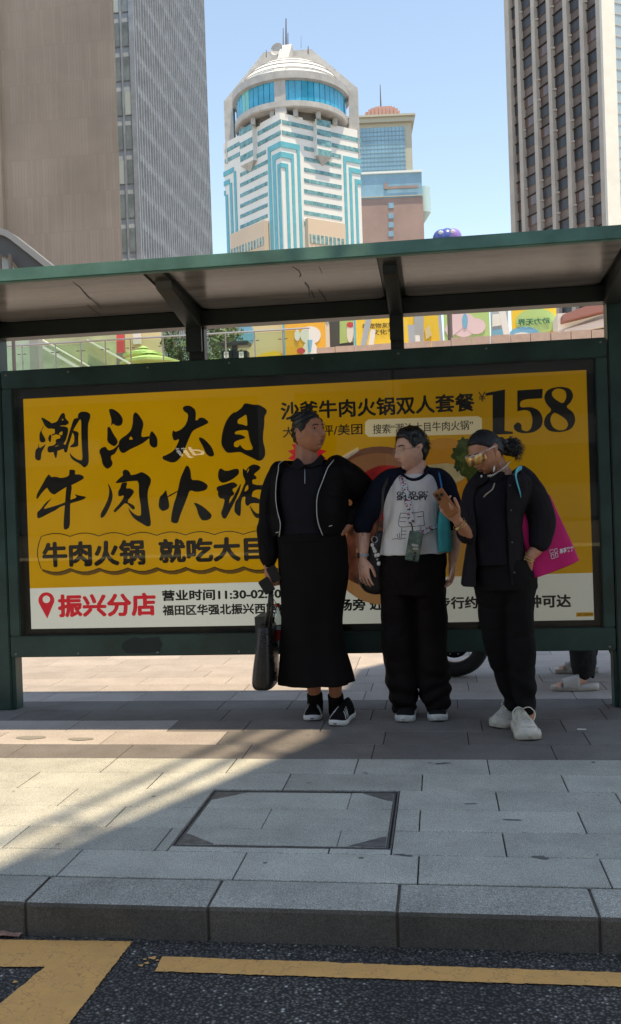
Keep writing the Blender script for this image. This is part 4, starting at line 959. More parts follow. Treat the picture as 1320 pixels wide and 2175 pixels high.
h7 = board(1042, 1082, 655, 735, 52, 's', 'grey building with pale windows between green and yellow hoardings', 'shopfront', 'shopfront'); decal(h7, [(1046, 668), (1072, 666), (1072, 690), (1046, 694)], 51.98, 'w'); decal(h7, [(1046, 702), (1080, 696), (1080, 720), (1046, 722)], 51.97, 'b')
h8 = board(1086, 1184, 650, 722, 49.1, 'y', 'yellow hoarding with mirrored green lettering on a green blob'); decal(h8, ellp(1140, 683, 44, 28), 49.09, 'g'); decal(h8, ellp(1115, 712, 34, 18), 49.08, 'b'); decal(h8, ellp(1110, 716, 22, 10), 49.07, 'w')
hoard_text('动力无界', 1100, 692, 1168, 674, 49.02, M('hoarding_text_green', (.02, .16, .11), .6), h8, mirror=True, off_=.03)
# leaning / standing white frame boards
for i, (x0, x1, yt, yb, sl) in enumerate(((764, 776, 672, 744, -14), (782, 792, 700, 744, -6), (870, 884, 690, 744, 4), (884, 894, 712, 744, 2), (936, 943, 662, 736, 6), (1074, 1088, 650, 728, 16))):
    P = [at(x0, yb, 44), at(x1, yb, 44), at(x1-sl, yt, 44), at(x0-sl, yt, 44)]
    tag(MB().prism(P, (0, .15, 0)).build('easel_board', m_hoard['w'] if i % 2 else m_hoard['s']), ('grey leaning frame board, leftmost, on the terrace', 'small white leaning board beside the leftmost grey frame', 'grey upright board just right of the second bracket', 'short white upright board just right of the second bracket', 'thin grey frame board before the green hoarding', 'white leaning frame board before the mirrored lettering')[i], 'board')
# white building edge and tiled awning at the far right of the gap
ab = empty('awning_building', (at(1230, 680, 47).x, 47, 0), 'pale building with a red tiled awning at the right end of the gap', 'building')
a_ = at(1184, 640, 47); b_ = at(1330, 760, 47); MB().box(a_.x, b_.x+8, 47, 55, 0, a_.z-.6).build('wall', m_hoard['w'], ab)
P = [at(1196, 668, 46), at(1196, 682, 46), at(1300, 656, 46), at(1300, 630, 46)]; MB().prism(P, (0, .9, 0)).build('awning', M('awning_red_tile', (.32, .15, .13), .7), ab)
MB().prism([at(1200, 700, 46.5), at(1200, 708, 46.5), at(1300, 690, 46.5), at(1300, 672, 46.5)], (0, .4, 0)).build('canopy_edge', m_hoard['w'], ab)
MB().prism([at(1236, 690, 46.9), at(1236, 706, 46.9), at(1300, 700, 46.9), at(1300, 680, 46.9)], (0, .08, 0)).build('window', m_hoard['d'], ab)
# left part of the gap: glass balustrade, stair, parasols, red banner
m_gg = thin_glass('green_glass', (.86, .95, .88), 1.5, rough=.02)
bal = empty('glass_balustrade', (at(200, 740, 30).x, 30, 4), 'clear greenish glass balustrade on thin posts along the raised terrace', 'balustrade')
BYy = 30.
pxs = [-40, 45, 116, 170, 222, 276, 345, 420, 478, 540, 600, 658]
zl = at(300, 830, BYy).z; zh = at(300, 722, BYy).z
for i in range(len(pxs)-1):
    a_, b_ = at(pxs[i]+2, 700, BYy).x, at(pxs[i+1]-2, 700, BYy).x
    MB().box(a_, b_, BYy, BYy+.02, zl, zh).build('pane', m_gg, bal)
    MB().box(a_-.04, a_-.01, BYy-.02, BYy+.04, zl, zh+.05).build('post', M('steel_post', (.5, .5, .48), .3, .8), bal)
    for s_ in (-1, 1):
        c = Vector((a_-.02+s_*.1, BYy-.03, zh-.25)); MB().box(c.x-.05, c.x+.05, c.y-.02, c.y+.02, c.z-.012, c.z+.012).build('clamp', m_mast, bal)
MB().tube([(at(pxs[0], 700, BYy).x, BYy, zh+.06), (at(pxs[-1], 700, BYy).x, BYy, zh+.06)], .03, 8).build('handrail', M('steel_post', (.5, .5, .48)), bal)
MB().box(at(pxs[0], 700, BYy).x, at(pxs[-1], 700, BYy).x, BYy+.1, 39.9, 0, zl-.2).build('lower_deck', m_wallp, bal)
st = empty('outdoor_stair', (at(150, 740, 38).x, 38, 4), 'pale sloping stair stringers with glass sides behind the balustrade', 'stair')
for (x0, y0, x1, y1, w) in ((55, 712, 205, 800, 7), (75, 712, 230, 800, 3), (185, 720, 330, 800, 4)):
    MB().prism([at(x0, y0, 38), at(x1, y1, 38), at(x1, y1+w, 38), at(x0, y0+w, 38)], (0, .3, 0)).build('stringer', M('stair_white', (.72, .74, .68), .6), st)
MB().prism([at(60, 700, 38.4), at(247, 690, 38.4), at(247, 800, 38.4), at(205, 800, 38.4)], (0, .05, 0)).build('side_panel', M('stair_panel', (.42, .45, .27), .5, var=(.8, .2)), st)
MB().prism([at(-20, 705, 38.8), at(60, 700, 38.8), at(205, 800, 38.8), at(-20, 810, 38.8)], (0, .05, 0)).build('side_panel', M('stair_panel2', (.42, .52, .42), .5, var=(.8, .25)), st)
tag(MB().box(at(63, 740, 34).x, at(82, 740, 34).x, 34, 34.4, 0, at(70, 716, 34).z).build('concrete_pillar', M('pillar_grey', (.32, .33, .31), .8)), 'grey square pillar behind the glass balustrade near the left end', 'pillar')
tag(board(246, 264, 670, 748, 52, 'r', 'dark red slatted banner above the green parasol', 'banner', 'banner'), None)
board(264, 345, 660, 800, 55, 'c', 'pale cream wall behind the parasols', 'building_wall', 'wall'); board(282, 300, 700, 730, 54.8, 'w', 'white signboard on the cream wall behind the parasols', 'signboard', 'sign')
board(180, 247, 670, 800, 53, 'c', 'ochre panelled wall left of the red banner', 'building_wall', 'wall')
board(-60, 182, 640, 800, 60, 's', 'pale grey building wall behind the stair at the left', 'building_wall', 'wall')
m_para = M('parasol_green', (.48, .62, .24), .7, var=(2, .12)); 
def parasol(px, py, w, Y, label, tilt=0, tiers=1):
    c = at(px, py, Y); s = Y/CF; r = w*s/2; h = r*.24
    e = empty('parasol', (c.x, c.y, c.z-3), label, 'parasol', 'green parasols on the terrace')
    n = 8; v = [Vector((c.x, c.y, c.z))]+[Vector((c.x+r*math.cos(k/n*6.283+.2), c.y+r*math.sin(k/n*6.283+.2), c.z-h)) for k in range(n)]
    v += [p+Vector((0, 0, -.12)) for p in v[1:]]
    f = [(0, 1+k, 1+(k+1) % n) for k in range(n)]+[(1+k, 1+n+k, 1+n+(k+1) % n, 1+(k+1) % n) for k in range(n)]+[tuple(range(2*n, n, -1))]
    MB().add(v, f).build('canopy', m_para, e)
    MB().lathe([(0, .16), (r*.25, .05), (r*.27, .0)], c, 8).build('vent', m_para, e)
    MB().tube([(c.x, c.y, c.z-h*.9), (c.x, c.y, zl)], .04, 8).build('pole', m_mast, e)
parasol(305, 741, 90, 44, 'bright green parasol, the larger one with its tip beside the red banner'); parasol(318, 752, 130, 42.5, 'bright green wide parasol, the nearest and lowest of those left of the first post')
parasol(110, 752, 110, 43, 'pale green parasol seen through the glass above the pillar'); parasol(48, 758, 110, 45, 'pale green parasol at the far left behind the glass')
# bins
m_bin = M('bin_black', (.02, .022, .024), .4)
bn = empty('recycling_bin', (at(498, 760, 40).x, 40, 7), 'black twin recycling bin with white arrow labels under a flat hood on the terrace', 'litter bin')
for i, (x0, x1) in enumerate(((471, 494), (503, 527))):
    a_ = at(x0, 745, 39); b_ = at(x1, 790, 39); MB().box(a_.x, b_.x, 39, 39.5, b_.z, a_.z).build('container', m_bin, bn, bevel=.03)
    l0 = at(x0+10, 753, 38.98); 
    lb_ = MB().box(l0.x-.1, l0.x+.1, 38.97, 38.985, l0.z-.14, l0.z+.12).build('label', m_hoard['w'], bn)
    for k in range(3):
        q = k*2.094+.5; c = Vector((l0.x+.045*math.cos(q), 38.96, l0.z+.045*math.sin(q))); MB().prism([c+Vector((.03*math.cos(q+j*2.094+1), 0, .03*math.sin(q+j*2.094+1))) for j in range(3)], (0, .008, 0)).build('arrow', m_ink, lb_)
a_ = at(496, 724, 39.1); b_ = at(501, 790, 39.1); MB().box(a_.x-.08, b_.x+.08, 39.1, 39.4, b_.z, a_.z).build('column', m_bin, bn)
a_ = at(468, 726, 38.9); b_ = at(528, 732, 38.9); MB().box(a_.x, b_.x, 38.9, 39.6, b_.z, a_.z).build('hood', m_bin, bn, bevel=.04, seg=3)
# trees behind the post: trunk + leafy crown
m_leaf = M('foliage_green', (.07, .12, .035), .6, var=(1.5, .5)); m_bark = M('bark', (.12, .09, .07), .9)
def tree(c, h, r, label, seed, n=2200, ls=.12):
    rr = random.Random(seed); e = empty('tree', c, label, 'tree', 'trees on the terrace')
    c = Vector(c); mb = MB(); top = c+Vector((0, 0, h)); mb.tube([c, c+Vector((.1, 0, h*.4)), c+Vector((0, .1, h*.75))], [.14, .1, .04], 8)
    cl = []
    for k in range(14):
        a_ = rr.uniform(0, 6.28); q = c+Vector((math.cos(a_)*r*rr.uniform(.2, .75), math.sin(a_)*r*rr.uniform(.2, .75), h*rr.uniform(.4, 1))); cl.append((q, r*rr.uniform(.25, .45)))
        mb.tube([c+Vector((0, 0, h*rr.uniform(.3, .6))), q], [.04, .012], 5)
    mb.build('trunk', m_bark, e); lf = MB()
    for k in range(n):
        q, R_ = cl[k % 14]; d = Vector((rr.gauss(0, 1), rr.gauss(0, 1), rr.gauss(0, .8))); d = d.normalized()*R_*rr.random()**.4; p = q+d
        a_ = Vector((rr.gauss(0, 1), rr.gauss(0, 1), rr.gauss(0, 1))).normalized(); b_ = a_.orthogonal().normalized(); w = ls*rr.uniform(.6, 1.2)
        lf.add([p-a_*w, p+b_*w*.4, p+a_*w, p-b_*w*.4], [(0, 1, 2, 3)])
    lf.build('crown', m_leaf, e)
tree(tuple(at(462, 850, 47)), 4.4, 1.7, 'leafy green tree right of the first post behind the railing', 1)
tree(tuple(at(385, 850, 48)), 4.2, 1.3, 'leafy green tree showing left of the first post', 2, 1500)
tree(tuple(at(484, 850, 41)), 2.8, .6, 'small pale green sapling beside the recycling bins', 3, 500, .09)
# grey canopy with curved eave at left above the shelter roof
cp = empty('station_canopy', (at(40, 560, 24).x, 24, 5), 'grey metal canopy with rounded eave and glass beneath, left above the shelter roof', 'canopy')
top = [(-60, 462), (-20, 474), (0, 484), (12, 487), (24, 494), (60, 522), (110, 562), (150, 596)]
P = [at(x, y, 24) for x, y in top]+[at(x-4, y+13, 24) for x, y in reversed(top)]
MB().prism(P, (0, .5, 0)).build('eave', M('canopy_metal', (.30, .29, .28), .4, .3), cp)
P = [at(x-4, y+13.5, 24.1) for x, y in top]+[at(60, 596, 24.1), at(22, 548, 24.1), (at(-60, 520, 24.1))]
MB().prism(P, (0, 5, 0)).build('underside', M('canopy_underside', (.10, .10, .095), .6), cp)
P = [at(-60, 524, 24.2), at(20, 552, 24.2), at(50, 596, 24.2), at(-60, 640, 24.2)]; MB().prism(P, (0, .05, 0)).build('glass_side', M('canopy_glass_pale', (.42, .47, .43), .2, spec=.6, var=(2, .2)), cp)
for x in (2, 24): a_ = at(x, 545, 24); MB().box(a_.x-.03, a_.x+.03, 23.9, 24, 2, a_.z+.05).build('post', m_mast, cp)
# inflatable lobes on a roof
inf = empty('inflatable_dome', tuple(at(950, 500, 46)), 'purple and blue rounded inflatable with pale spots showing above the shelter roof', 'inflatable')
c = at(950, 504, 46)
for dx, s_, mt in ((-.28, .42, M('inflatable_blue', (.06, .10, .35), .3)), (.30, .42, M('inflatable_purple', (.25, .17, .50), .3)), (0, .46, MATS['inflatable_blue'])):
    MB().sphere(c+Vector((dx, 0, -.05)), (s_, .5, s_+.02), 20).build('lobe', mt, inf, smooth=True)
for dx in (-.32, .27): MB().sphere(c+Vector((dx, -.46, .13)), (.10, .05, .10), 12).build('spot', m_pwhite, inf, smooth=True)
MB().tube([c+Vector((0, 0, -.4)), Vector((c.x, c.y, zt0))], .12, 8).build('mount', m_mast, inf)
# ================================================================ PEOPLE
_rs = np.random.RandomState(11); _T = _rs.rand(64, 64, 64)
def vnoise(p):
    p = np.asarray(p); i = np.floor(p).astype(int); f = p-i; f = f*f*(3-2*f); i &= 63; j = (i+1) & 63
    def g(a, b, c): return _T[a, b, c]
    x0, y0, z0 = i.T; x1, y1, z1 = j.T; fx, fy, fz = f.T
    return ((g(x0,y0,z0)*(1-fx)+g(x1,y0,z0)*fx)*(1-fy)+(g(x0,y1,z0)*(1-fx)+g(x1,y1,z0)*fx)*fy)*(1-fz)+((g(x0,y0,z1)*(1-fx)+g(x1,y0,z1)*fx)*(1-fy)+(g(x0,y1,z1)*(1-fx)+g(x1,y1,z1)*fx)*fy)*fz
def arr(v): return np.array([tuple(p) for p in v], float)
def catrows(R, k=3): return [list(r) for r in catmull(R, k)]
def ring(c, va, vb, n=28, ex=2.3, t0=0, t1=2*math.pi, closed=True):
    o = []
    for i in range(n):
        t = t0+(t1-t0)*(i/n if closed else i/(n-1)); cs, sn = math.cos(t), math.sin(t)
        o.append(c+va*(math.copysign(abs(cs)**(2/ex), cs))+vb*(math.copysign(abs(sn)**(2/ex), sn)))
    return o
def eloft(mb, rings, cap=True):
    n = len(rings[0]); i0 = len(mb.v)
    for r in rings: mb.v += [Vector(p) for p in r]
    m = len(rings)
    for i in range(m-1):
        for k in range(n): k2 = (k+1) % n; mb.f.append((i0+i*n+k, i0+i*n+k2, i0+(i+1)*n+k2, i0+(i+1)*n+k))
    if cap:
        for (b, rv) in ((i0, True), (i0+(m-1)*n, False)):
            c = sum((mb.v[b+k] for k in range(n)), Vector())/n; mb.v.append(c); ci = len(mb.v)-1
            for k in range(n): mb.f.append((ci, b+(k+1) % n, b+k) if rv else (ci, b+k, b+(k+1) % n))
    return mb
def rows(mb, R, Y, k=3, ex=2.3, n=32, wob=None):
    """R: (py, xl, xr, half depth[, dy]) body cross-sections seen by the surveyor"""
    R = [tuple(r)+(0,)*(5-len(r)) for r in R]; out_ = []
    for q in catrows(R, k):
        py, xl, xr, dh, dy = q; c = at((xl+xr)/2, py, Y+dy); hw = (at(xr, py, Y+dy)-at(xl, py, Y+dy)).length/2
        rg = ring(c, Vector((hw, 0, 0)), Vector((0, dh, 0)), n, ex)
        if wob: rg = [p+(p-c)*wob(i/n*2*math.pi, c.z) for i, p in enumerate(rg)]
        out_.append(rg)
    return eloft(mb, out_)
def limb(mb, P, Y, k=4, n=14):
    """P: (px, py, dy, radius)"""
    q = catmull([(*at(x, y, Y+dy), r) for x, y, dy, r in P], k); pts = [Vector(a[:3]) for a in q]; r = [float(a[3]) for a in q]
    d0 = (pts[0]-pts[1]).normalized(); d1 = (pts[-1]-pts[-2]).normalized()
    pts = [pts[0]+d0*r[0]*.8, pts[0]+d0*r[0]*.5]+pts+[pts[-1]+d1*r[-1]*.5, pts[-1]+d1*r[-1]*.8]; r = [r[0]*.5, r[0]*.85]+r+[r[-1]*.85, r[-1]*.5]
    return mb.tube(pts, r, n)
def seg(mb, pts, r, n=10):
    pts = [Vector(p) for p in pts]; d0 = (pts[0]-pts[1]).normalized(); d1 = (pts[-1]-pts[-2]).normalized()
    return mb.tube([pts[0]+d0*r[0]*.8]+pts+[pts[-1]+d1*r[-1]*.55, pts[-1]+d1*r[-1]*.95], [r[0]*.5]+list(r)+[r[-1]*.85, r[-1]*.4], n)
def remesh(mb, vox, smooth=2):
    me = bpy.data.meshes.new('t'); me.from_pydata([tuple(p) for p in mb.v], [], mb.f)
    bm = bmesh.new(); bm.from_mesh(me); bmesh.ops.recalc_face_normals(bm, faces=bm.faces); bm.to_mesh(me); bm.free()
    o = bpy.data.objects.new('t', me); COL.objects.link(o)
    m = o.modifiers.new('r', 'REMESH'); m.mode = 'VOXEL'; m.voxel_size = vox; m.use_smooth_shade = True
    if smooth: s = o.modifiers.new('s', 'SMOOTH'); s.iterations = smooth; s.factor = .5
    bpy.context.view_layer.update()
    r = bpy.data.meshes.new_from_object(o.evaluated_get(bpy.context.evaluated_depsgraph_get()))
    bpy.data.objects.remove(o); bpy.data.meshes.remove(me); return r
def co_no(me):
    n = len(me.vertices); c = np.empty(n*3); me.vertices.foreach_get('co', c); q = np.empty(n*3); me.vertex_normals.foreach_get('vector', q)
    return c.reshape(-1, 3), q.reshape(-1, 3)
def garment(name, mb, mat, parent, vox=.007, smooth=3, fold=None):
    me = remesh(mb, vox, smooth)
    if fold:
        c, n = co_no(me); c = c+n*fold(c)[:, None]; me.vertices.foreach_set('co', c.ravel()); me.update()
    return link(name, me, mat, parent, True)
def folds(amp, sc=(14, 14, 5), warp=.6, amp2=.3, seed=0):
    def f(c):
        w = vnoise(c*4+seed+7)*warp
        a = vnoise(c*np.array(sc)+seed+w[:, None]*3)-.5; b = vnoise(c*np.array(sc)*2.3+seed+3)-.5
        r = (1-np.abs(2*vnoise(c*np.array(sc)*.8+seed+17+w[:, None]*2)-1))**7; r2 = (1-np.abs(2*vnoise(c[:, [2, 1, 0]]*np.array(sc)*1.1+seed+29+w[:, None]*3)-1))**9
        return amp*(np.sign(a)*np.abs(a)**.8*1.6+b*amp2*2-.45*r-.3*r2)
    return f
def sstep(a, b, x): t = np.clip((x-a)/(b-a), 0, 1); return t*t*(3-2*t)
class Head:
    def __init__(s, c, fwd, up, k=1., nose=1., jaw=.40, lip=1., wide=1.):
        s.c = Vector(c); s.F = Vector(fwd).normalized(); s.R = s.F.cross(Vector(up)).normalized(); s.U = s.R.cross(s.F); s.k = k
        NL, NT = 150, 110
        u = np.linspace(-np.pi, np.pi, NL, endpoint=False); lon = u-.5*np.sin(u); la = np.linspace(-np.pi/2, np.pi/2, NT)
        LO, LA = np.meshgrid(lon, la); s.LO, s.LA = LO, LA
        dx, dy, dz = np.sin(LO)*np.cos(LA), np.cos(LO)*np.cos(LA), np.sin(LA)
        b = np.where(dy > 0, .090, .100); cz = np.where(dz > 0, .114, .112)
        r = 1/np.sqrt((dx/(.074*wide))**2+(dy/b)**2+(dz/cz)**2); x, y, z = dx*r, dy*r, dz*r
        t = np.clip((-z-.015)/.095, 0, 1); x = x*(1-jaw*t**1.6); y = np.where(y < 0, y*(1-.55*t), y); y = y+.010*t*(y > 0)
        # flatten the face plane a little
        g = lambda v, m, w: np.exp(-((v-m)/w)**2)
        fr = (y > 0).astype(float)*np.clip(y/.05, 0, 1)
        ax = np.abs(x)
        dyv = -.012*g(ax, .031, .017)*g(z, .004, .012)+.004*g(z, .024, .008)*g(ax, .025, .026)
        h = np.interp(z, [-.052, -.043, -.034, -.02, .0, .016, .03], [0, .011, .023, .019, .012, .006, .001])*nose
        wn = np.interp(z, [-.045, -.034, -.01, .02], [.015, .013, .009, .009])
        dyv += h*np.exp(-(x/wn)**2)+.009*nose*g(ax, .0155, .0065)*g(z, -.037, .007)
        dyv += lip*(.0065*g(x, 0, .021)*g(z, -.059, .0055)+.0075*g(x, 0, .019)*g(z, -.0715, .006)-.006*g(x, 0, .024)*g(z, -.0645, .0022))
        dyv += .009*g(x, 0, .022)*g(z, -.100, .013)-.004*g(x, 0, .02)*g(z, -.084, .005)+.005*g(ax, .044, .02)*g(z, -.03, .02)
        y = y+dyv*fr
        s.x, s.y, s.z = x, y, z; s.NL, s.NT = NL, NT
    def w(s, x, y, z): return s.c+(s.R*x+s.F*y+s.U*z)*s.k
    def surf(s, x, z):
        d = (s.x-x)**2+(s.z-z)**2+(s.y < 0)*1.; i = np.unravel_index(np.argmin(d), d.shape); return float(s.y[i])
    def p(s, x, z, o=0): return s.w(x, s.surf(x, z)+o, z)
    def grid(s, mb, X=None, Y=None, Z=None):
        X = s.x if X is None else X; Y = s.y if Y is None else Y; Z = s.z if Z is None else Z
        P = np.stack([X, Y, Z], -1)*s.k; Wd = np.array(s.c)+P[..., 0:1]*np.array(s.R)+P[..., 1:2]*np.array(s.F)+P[..., 2:3]*np.array(s.U)
        i0 = len(mb.v); NL, NT = s.NL, s.NT
        for i in range(1, NT-1):
            for j in range(NL): mb.v.append(Vector(Wd[i, j]))
        for i in range(NT-3):
            for j in range(NL): k = (j+1) % NL; mb.f.append((i0+i*NL+j, i0+i*NL+k, i0+(i+1)*NL+k, i0+(i+1)*NL+j))
        mb.v.append(Vector(Wd[0, 0])); a = len(mb.v)-1; mb.v.append(Vector(Wd[-1, 0])); b = a+1
        for j in range(NL): k = (j+1) % NL; mb.f.append((a, i0+k, i0+j)); mb.f.append((b, i0+(NT-3)*NL+j, i0+(NT-3)*NL+k))
        return mb
    def ears(s, mb):
        for sx in (-1, 1):
            P = [s.w(sx*x, y, z) for x, y, z in ((.070, .004, -.026), (.074, .002, -.014), (.080, -.012, .002), (.084, -.020, .018), (.081, -.014, .029), (.074, .0, .026), (.071, .006, .012))]
            seg(mb, P, [.006, .006, .005, .005, .005, .005, .004], 8)
            mb.tube([s.w(sx*.066, .002, -.02), s.w(sx*.073, -.006, .0), s.w(sx*.074, -.008, .02)], [.010, .011, .009], 8)
    def hair(s, name, mat, parent, th, line, rough=.0, sc=(60, 60, 60), side=1., shape=None):
        """shell lying on the skull; line(lon) gives the hairline latitude in degrees"""
        LO = np.degrees(np.abs((s.LO+np.pi) % (2*np.pi)-np.pi)); LA = np.degrees(s.LA)
        hl = np.interp(LO, *line); m = sstep(-3, 5, LA-hl)
        P = np.stack([s.x, s.y, s.z], -1); n = P/np.linalg.norm(P, axis=-1, keepdims=True)
        t = th if not callable(th) else th(LO, LA)
        nz = (vnoise((P*np.array(sc)).reshape(-1, 3)+9).reshape(LO.shape)-.5)*2*rough
        d = (t+nz)*m-.004*(1-m)*1.0-.001
        Q = P+n*d[..., None]; mb = MB(); s.grid(mb, Q[..., 0], Q[..., 1], Q[..., 2]); return mb.build(name, mat, parent, True)
def hand(mb, wr, d, n, thumb, k=1., curl=(.35, .45, .3), spread=.1, tcurl=.3, fl=(1, 1, 1, 1), flat=False):
    """palm loft + four jointed fingers + thumb; n = back of hand, thumb = +1/-1 side of d x n"""
    wr = Vector(wr); d = Vector(d).normalized(); n = Vector(n); n = (n-d*n.dot(d)).normalized(); s = d.cross(n)*thumb
    pr = []
    for t, w, h in ((-.02, .027, .021), (.0, .027, .020), (.03, .036, .018), (.06, .042, .015), (.085, .043, .012), (.094, .040, .009)): pr.append(ring(wr+d*t*k, s*w*k, n*h*k, 14, 2.4))
    eloft(mb, pr)
    for i, (o, L) in enumerate(((.031, .074), (.0105, .082), (-.0105, .076), (-.031, .060))):
        L *= k*fl[i]; b = wr+d*.082*k+s*o*k; a = (i-1.5)*-spread*.6
        di = (d*math.cos(a)+s*math.sin(a)).normalized(); pts = [b-di*.02*k, b+di*.008*k]; c = 0; cu = b+di*.008*k
        for j, f in enumerate((.42, .32, .26)):
            c += curl[j]*(1+.12*i); dd = di*math.cos(c)-n*math.sin(c); mid = cu+dd*L*f*.5; pts += [mid]; cu = cu+dd*L*f; pts += [cu]
        rr = [.0088, .009, .0088, .0088, .008, .0080, .0072, .0066]; seg(mb, pts, [q*k for q in rr[:len(pts)]], 8)
    b = wr+d*.022*k+s*.026*k-n*.004*k; t1 = (d*.75+s*.62-n*.25).normalized(); t2 = (d*(.95-tcurl*.2)+s*(.35-tcurl)-n*(.25+tcurl*.4)).normalized()
    p1 = b+t1*.042*k; p2 = p1+t2*.032*k; p3 = p2+(t2*.9-s*tcurl*.3).normalized()*.024*k
    seg(mb, [b-t1*.01*k, b+t1*.02*k, p1, p2, p3], [.014*k, .013*k, .0105*k, .0095*k, .008*k], 10)
def join_meshes(name, meshes, mat, parent):
    v, f = [], []
    for me in meshes:
        n = len(v); c = np.empty(len(me.vertices)*3); me.vertices.foreach_get('co', c); v += [tuple(p) for p in c.reshape(-1, 3)]
        f += [tuple(i+n for i in p.vertices) for p in me.polygons]
    return pm(name, v, f, mat, parent, True)
def skin(name, col, red):
    m = M(name, col, .48, 0, var=(35, .12), bump=(420, .12, .0008), spec=.42)
    b = m.node_tree.nodes['Principled BSDF']; b.inputs['Subsurface Weight'].default_value = .12; b.inputs['Subsurface Radius'].default_value = (.012, .005, .003); b.inputs['Subsurface Scale'].default_value = .6
    return m
def face_bits(H, parent, m_lip, m_brow, m_iris=None, open_=1., brow=.0030, eyes=True, by=.024):
    m_eye = M('eye_white', (.55, .52, .50), .25); m_iris = m_iris or M('iris_dark', (.02, .012, .008), .15)
    if eyes:
        for sx in (-1, 1):
            y = H.surf(sx*.031, .004); c = H.w(sx*.031, y-.0075, .004)
            e = MB().sphere(c, .0112*H.k, 16).build('eye', m_eye, parent, True)
            g = (H.F+H.R*.0).normalized(); MB().sphere(c+g*.0062*H.k, .0062*H.k, 12).build('iris', m_iris, e, True)
            # upper lid fold, lash line and lower lid
            for zz, yy, r, mt, nm in ((.0115, .0012, .0026, None, 'eyelid'), (-.0060, .0005, .0016, None, 'eyelid'), (.0072*open_, .0036, .0017, m_brow, 'lashes')):
                P = []
                for k in range(9):
                    t = k/8*2-1; xx = sx*(.031)+t*.0155; zc = .004+(zz-.0)*(1-t*t)**.7*.9 if zz > 0 else .004+zz*(1-t*t)
                    P.append(H.w(xx, y+yy+.003*(1-t*t)-.002*abs(t), zc))
                MB().tube(P, [r*H.k*(.5+.5*(1-abs(k/4-1))) for k in range(9)], 6).build(nm, mt or MATS[parent['skin']], parent, True)
    for sx in (-1, 1):
        P = [H.p(sx*x, z+by-.024, .0012) for x, z in ((.012, .0215), (.02, .0245), (.03, .0265), (.04, .0245), (.047, .020))]
        MB().tube(P, [brow*.8, brow*1.2, brow*1.2, brow*.9, brow*.4], 6).build('eyebrow', m_brow, parent, True)
    for zz, w, r, nm in ((-.0595, .021, .0036, 'upper_lip'), (-.0705, .018, .0044, 'lower_lip')):
        P = []; R_ = []
        for k in range(11):
            t = k/10*2-1; z = zz+(.0018*(1 if abs(t) > .12 else .4)*(1-abs(t)) if 'upper' in nm else 0)+(-.0645-zz)*abs(t)**2.2
            P.append(H.p(t*w, z, -.0018)); R_.append(r*H.k*max(.12, (1-abs(t)**2.2)))
        MB().tube(P, R_, 8).build(nm, m_lip, parent, True)
    for sx in (-1, 1): MB().sphere(H.p(sx*.0075, -.0445, -.0005), (.0028, .0028, .0022), 8).build('nostril', M('nostril_dark', (.03, .012, .01), .8), parent, True)
def shoe(parent, toe, ang, L, Wd, m_up, m_sole, sole_h=.022, toe_h=.048, up_h=.095, opening=None, sole_flare=1.05, name='shoe'):
    """toe tip on the ground, ang = heading (rad, 0 = towards -Y)"""
    d = Vector((math.sin(ang), -math.cos(ang), 0)); s = Vector((math.cos(ang), math.sin(ang), 0)); toe = Vector(toe); toe.z = 0; heel = toe-d*L
    prof = [(0, .55), (.03, .72), (.12, .80), (.3, .78), (.5, .84), (.68, 1.0), (.82, .98), (.92, .78), (.975, .5), (1, .25)]
    pr = catmull(prof, 4); sm = MB(); rg = []
    for t, w in pr:
        hw = Wd/2*w*sole_flare; lift = .010*max(0, (t-.8)/.2)**2+.006*max(0, (.1-t)/.1)
        rg.append([heel+d*L*t+s*x*hw+Vector((0, 0, z+lift)) for x, z in ((-1, .002), (-.85, 0), (.85, 0), (1, .002), (1.03, sole_h*.6), (.97, sole_h), (-.97, sole_h), (-1.03, sole_h*.6))])
    eloft(sm, rg); so_ = sm.build('sole', m_sole, parent, True)
    um = MB(); rg = []
    for t, w in pr:
        hw = Wd/2*w*.97; h = np.interp(t, [0, .04, .12, .30, .45, .6, .75, .9, .97, 1], [up_h*.75, up_h*.95, up_h, up_h*.98, up_h*.82, toe_h*1.35, toe_h*1.08, toe_h*.85, toe_h*.6, toe_h*.35])
        h = max(h, .012); c = heel+d*L*t; R_ = []
        for i in range(16):
            q = math.pi*i/15; x = math.cos(q); zz = math.sin(q)**.75; nar = 1-(.42*zz**2 if t < .5 else .15*zz**2); R_.append(c+s*x*hw*nar+Vector((0, 0, sole_h*.6+(h-sole_h*.6)*zz)))
        R_ += [c-s*hw*.5+Vector((0, 0, sole_h*.5)), c+s*hw*.5+Vector((0, 0, sole_h*.5))]; rg.append(R_)
    eloft(um, rg); up = um.build('upper', m_up, parent, True)
    def pt(t, x, o=.0):
        w = np.interp(t, [a for a, b in prof], [b for a, b in prof]); hw = Wd/2*w*.97
        h = np.interp(t, [0, .04, .12, .30, .45, .6, .75, .9, .97, 1], [up_h*.75, up_h*.95, up_h, up_h*.98, up_h*.82, toe_h*1.35, toe_h*1.08, toe_h*.85, toe_h*.6, toe_h*.35])
        q = math.acos(max(-1, min(1, x))); zz = math.sin(q)**.75; nar = 1-(.42*zz**2 if t < .5 else .15*zz**2)
        return heel+d*L*t+s*math.cos(q)*(hw*nar+o)+Vector((0, 0, sole_h*.6+(h-sole_h*.6)*zz+o))
    return so_, up, pt
def fabric(name, col, rough=.85, bump=(350, .25, .0012), sheen=.1, var=(9, .15)): return M(name, col, rough, 0, var=var, bump=bump, spec=.06)
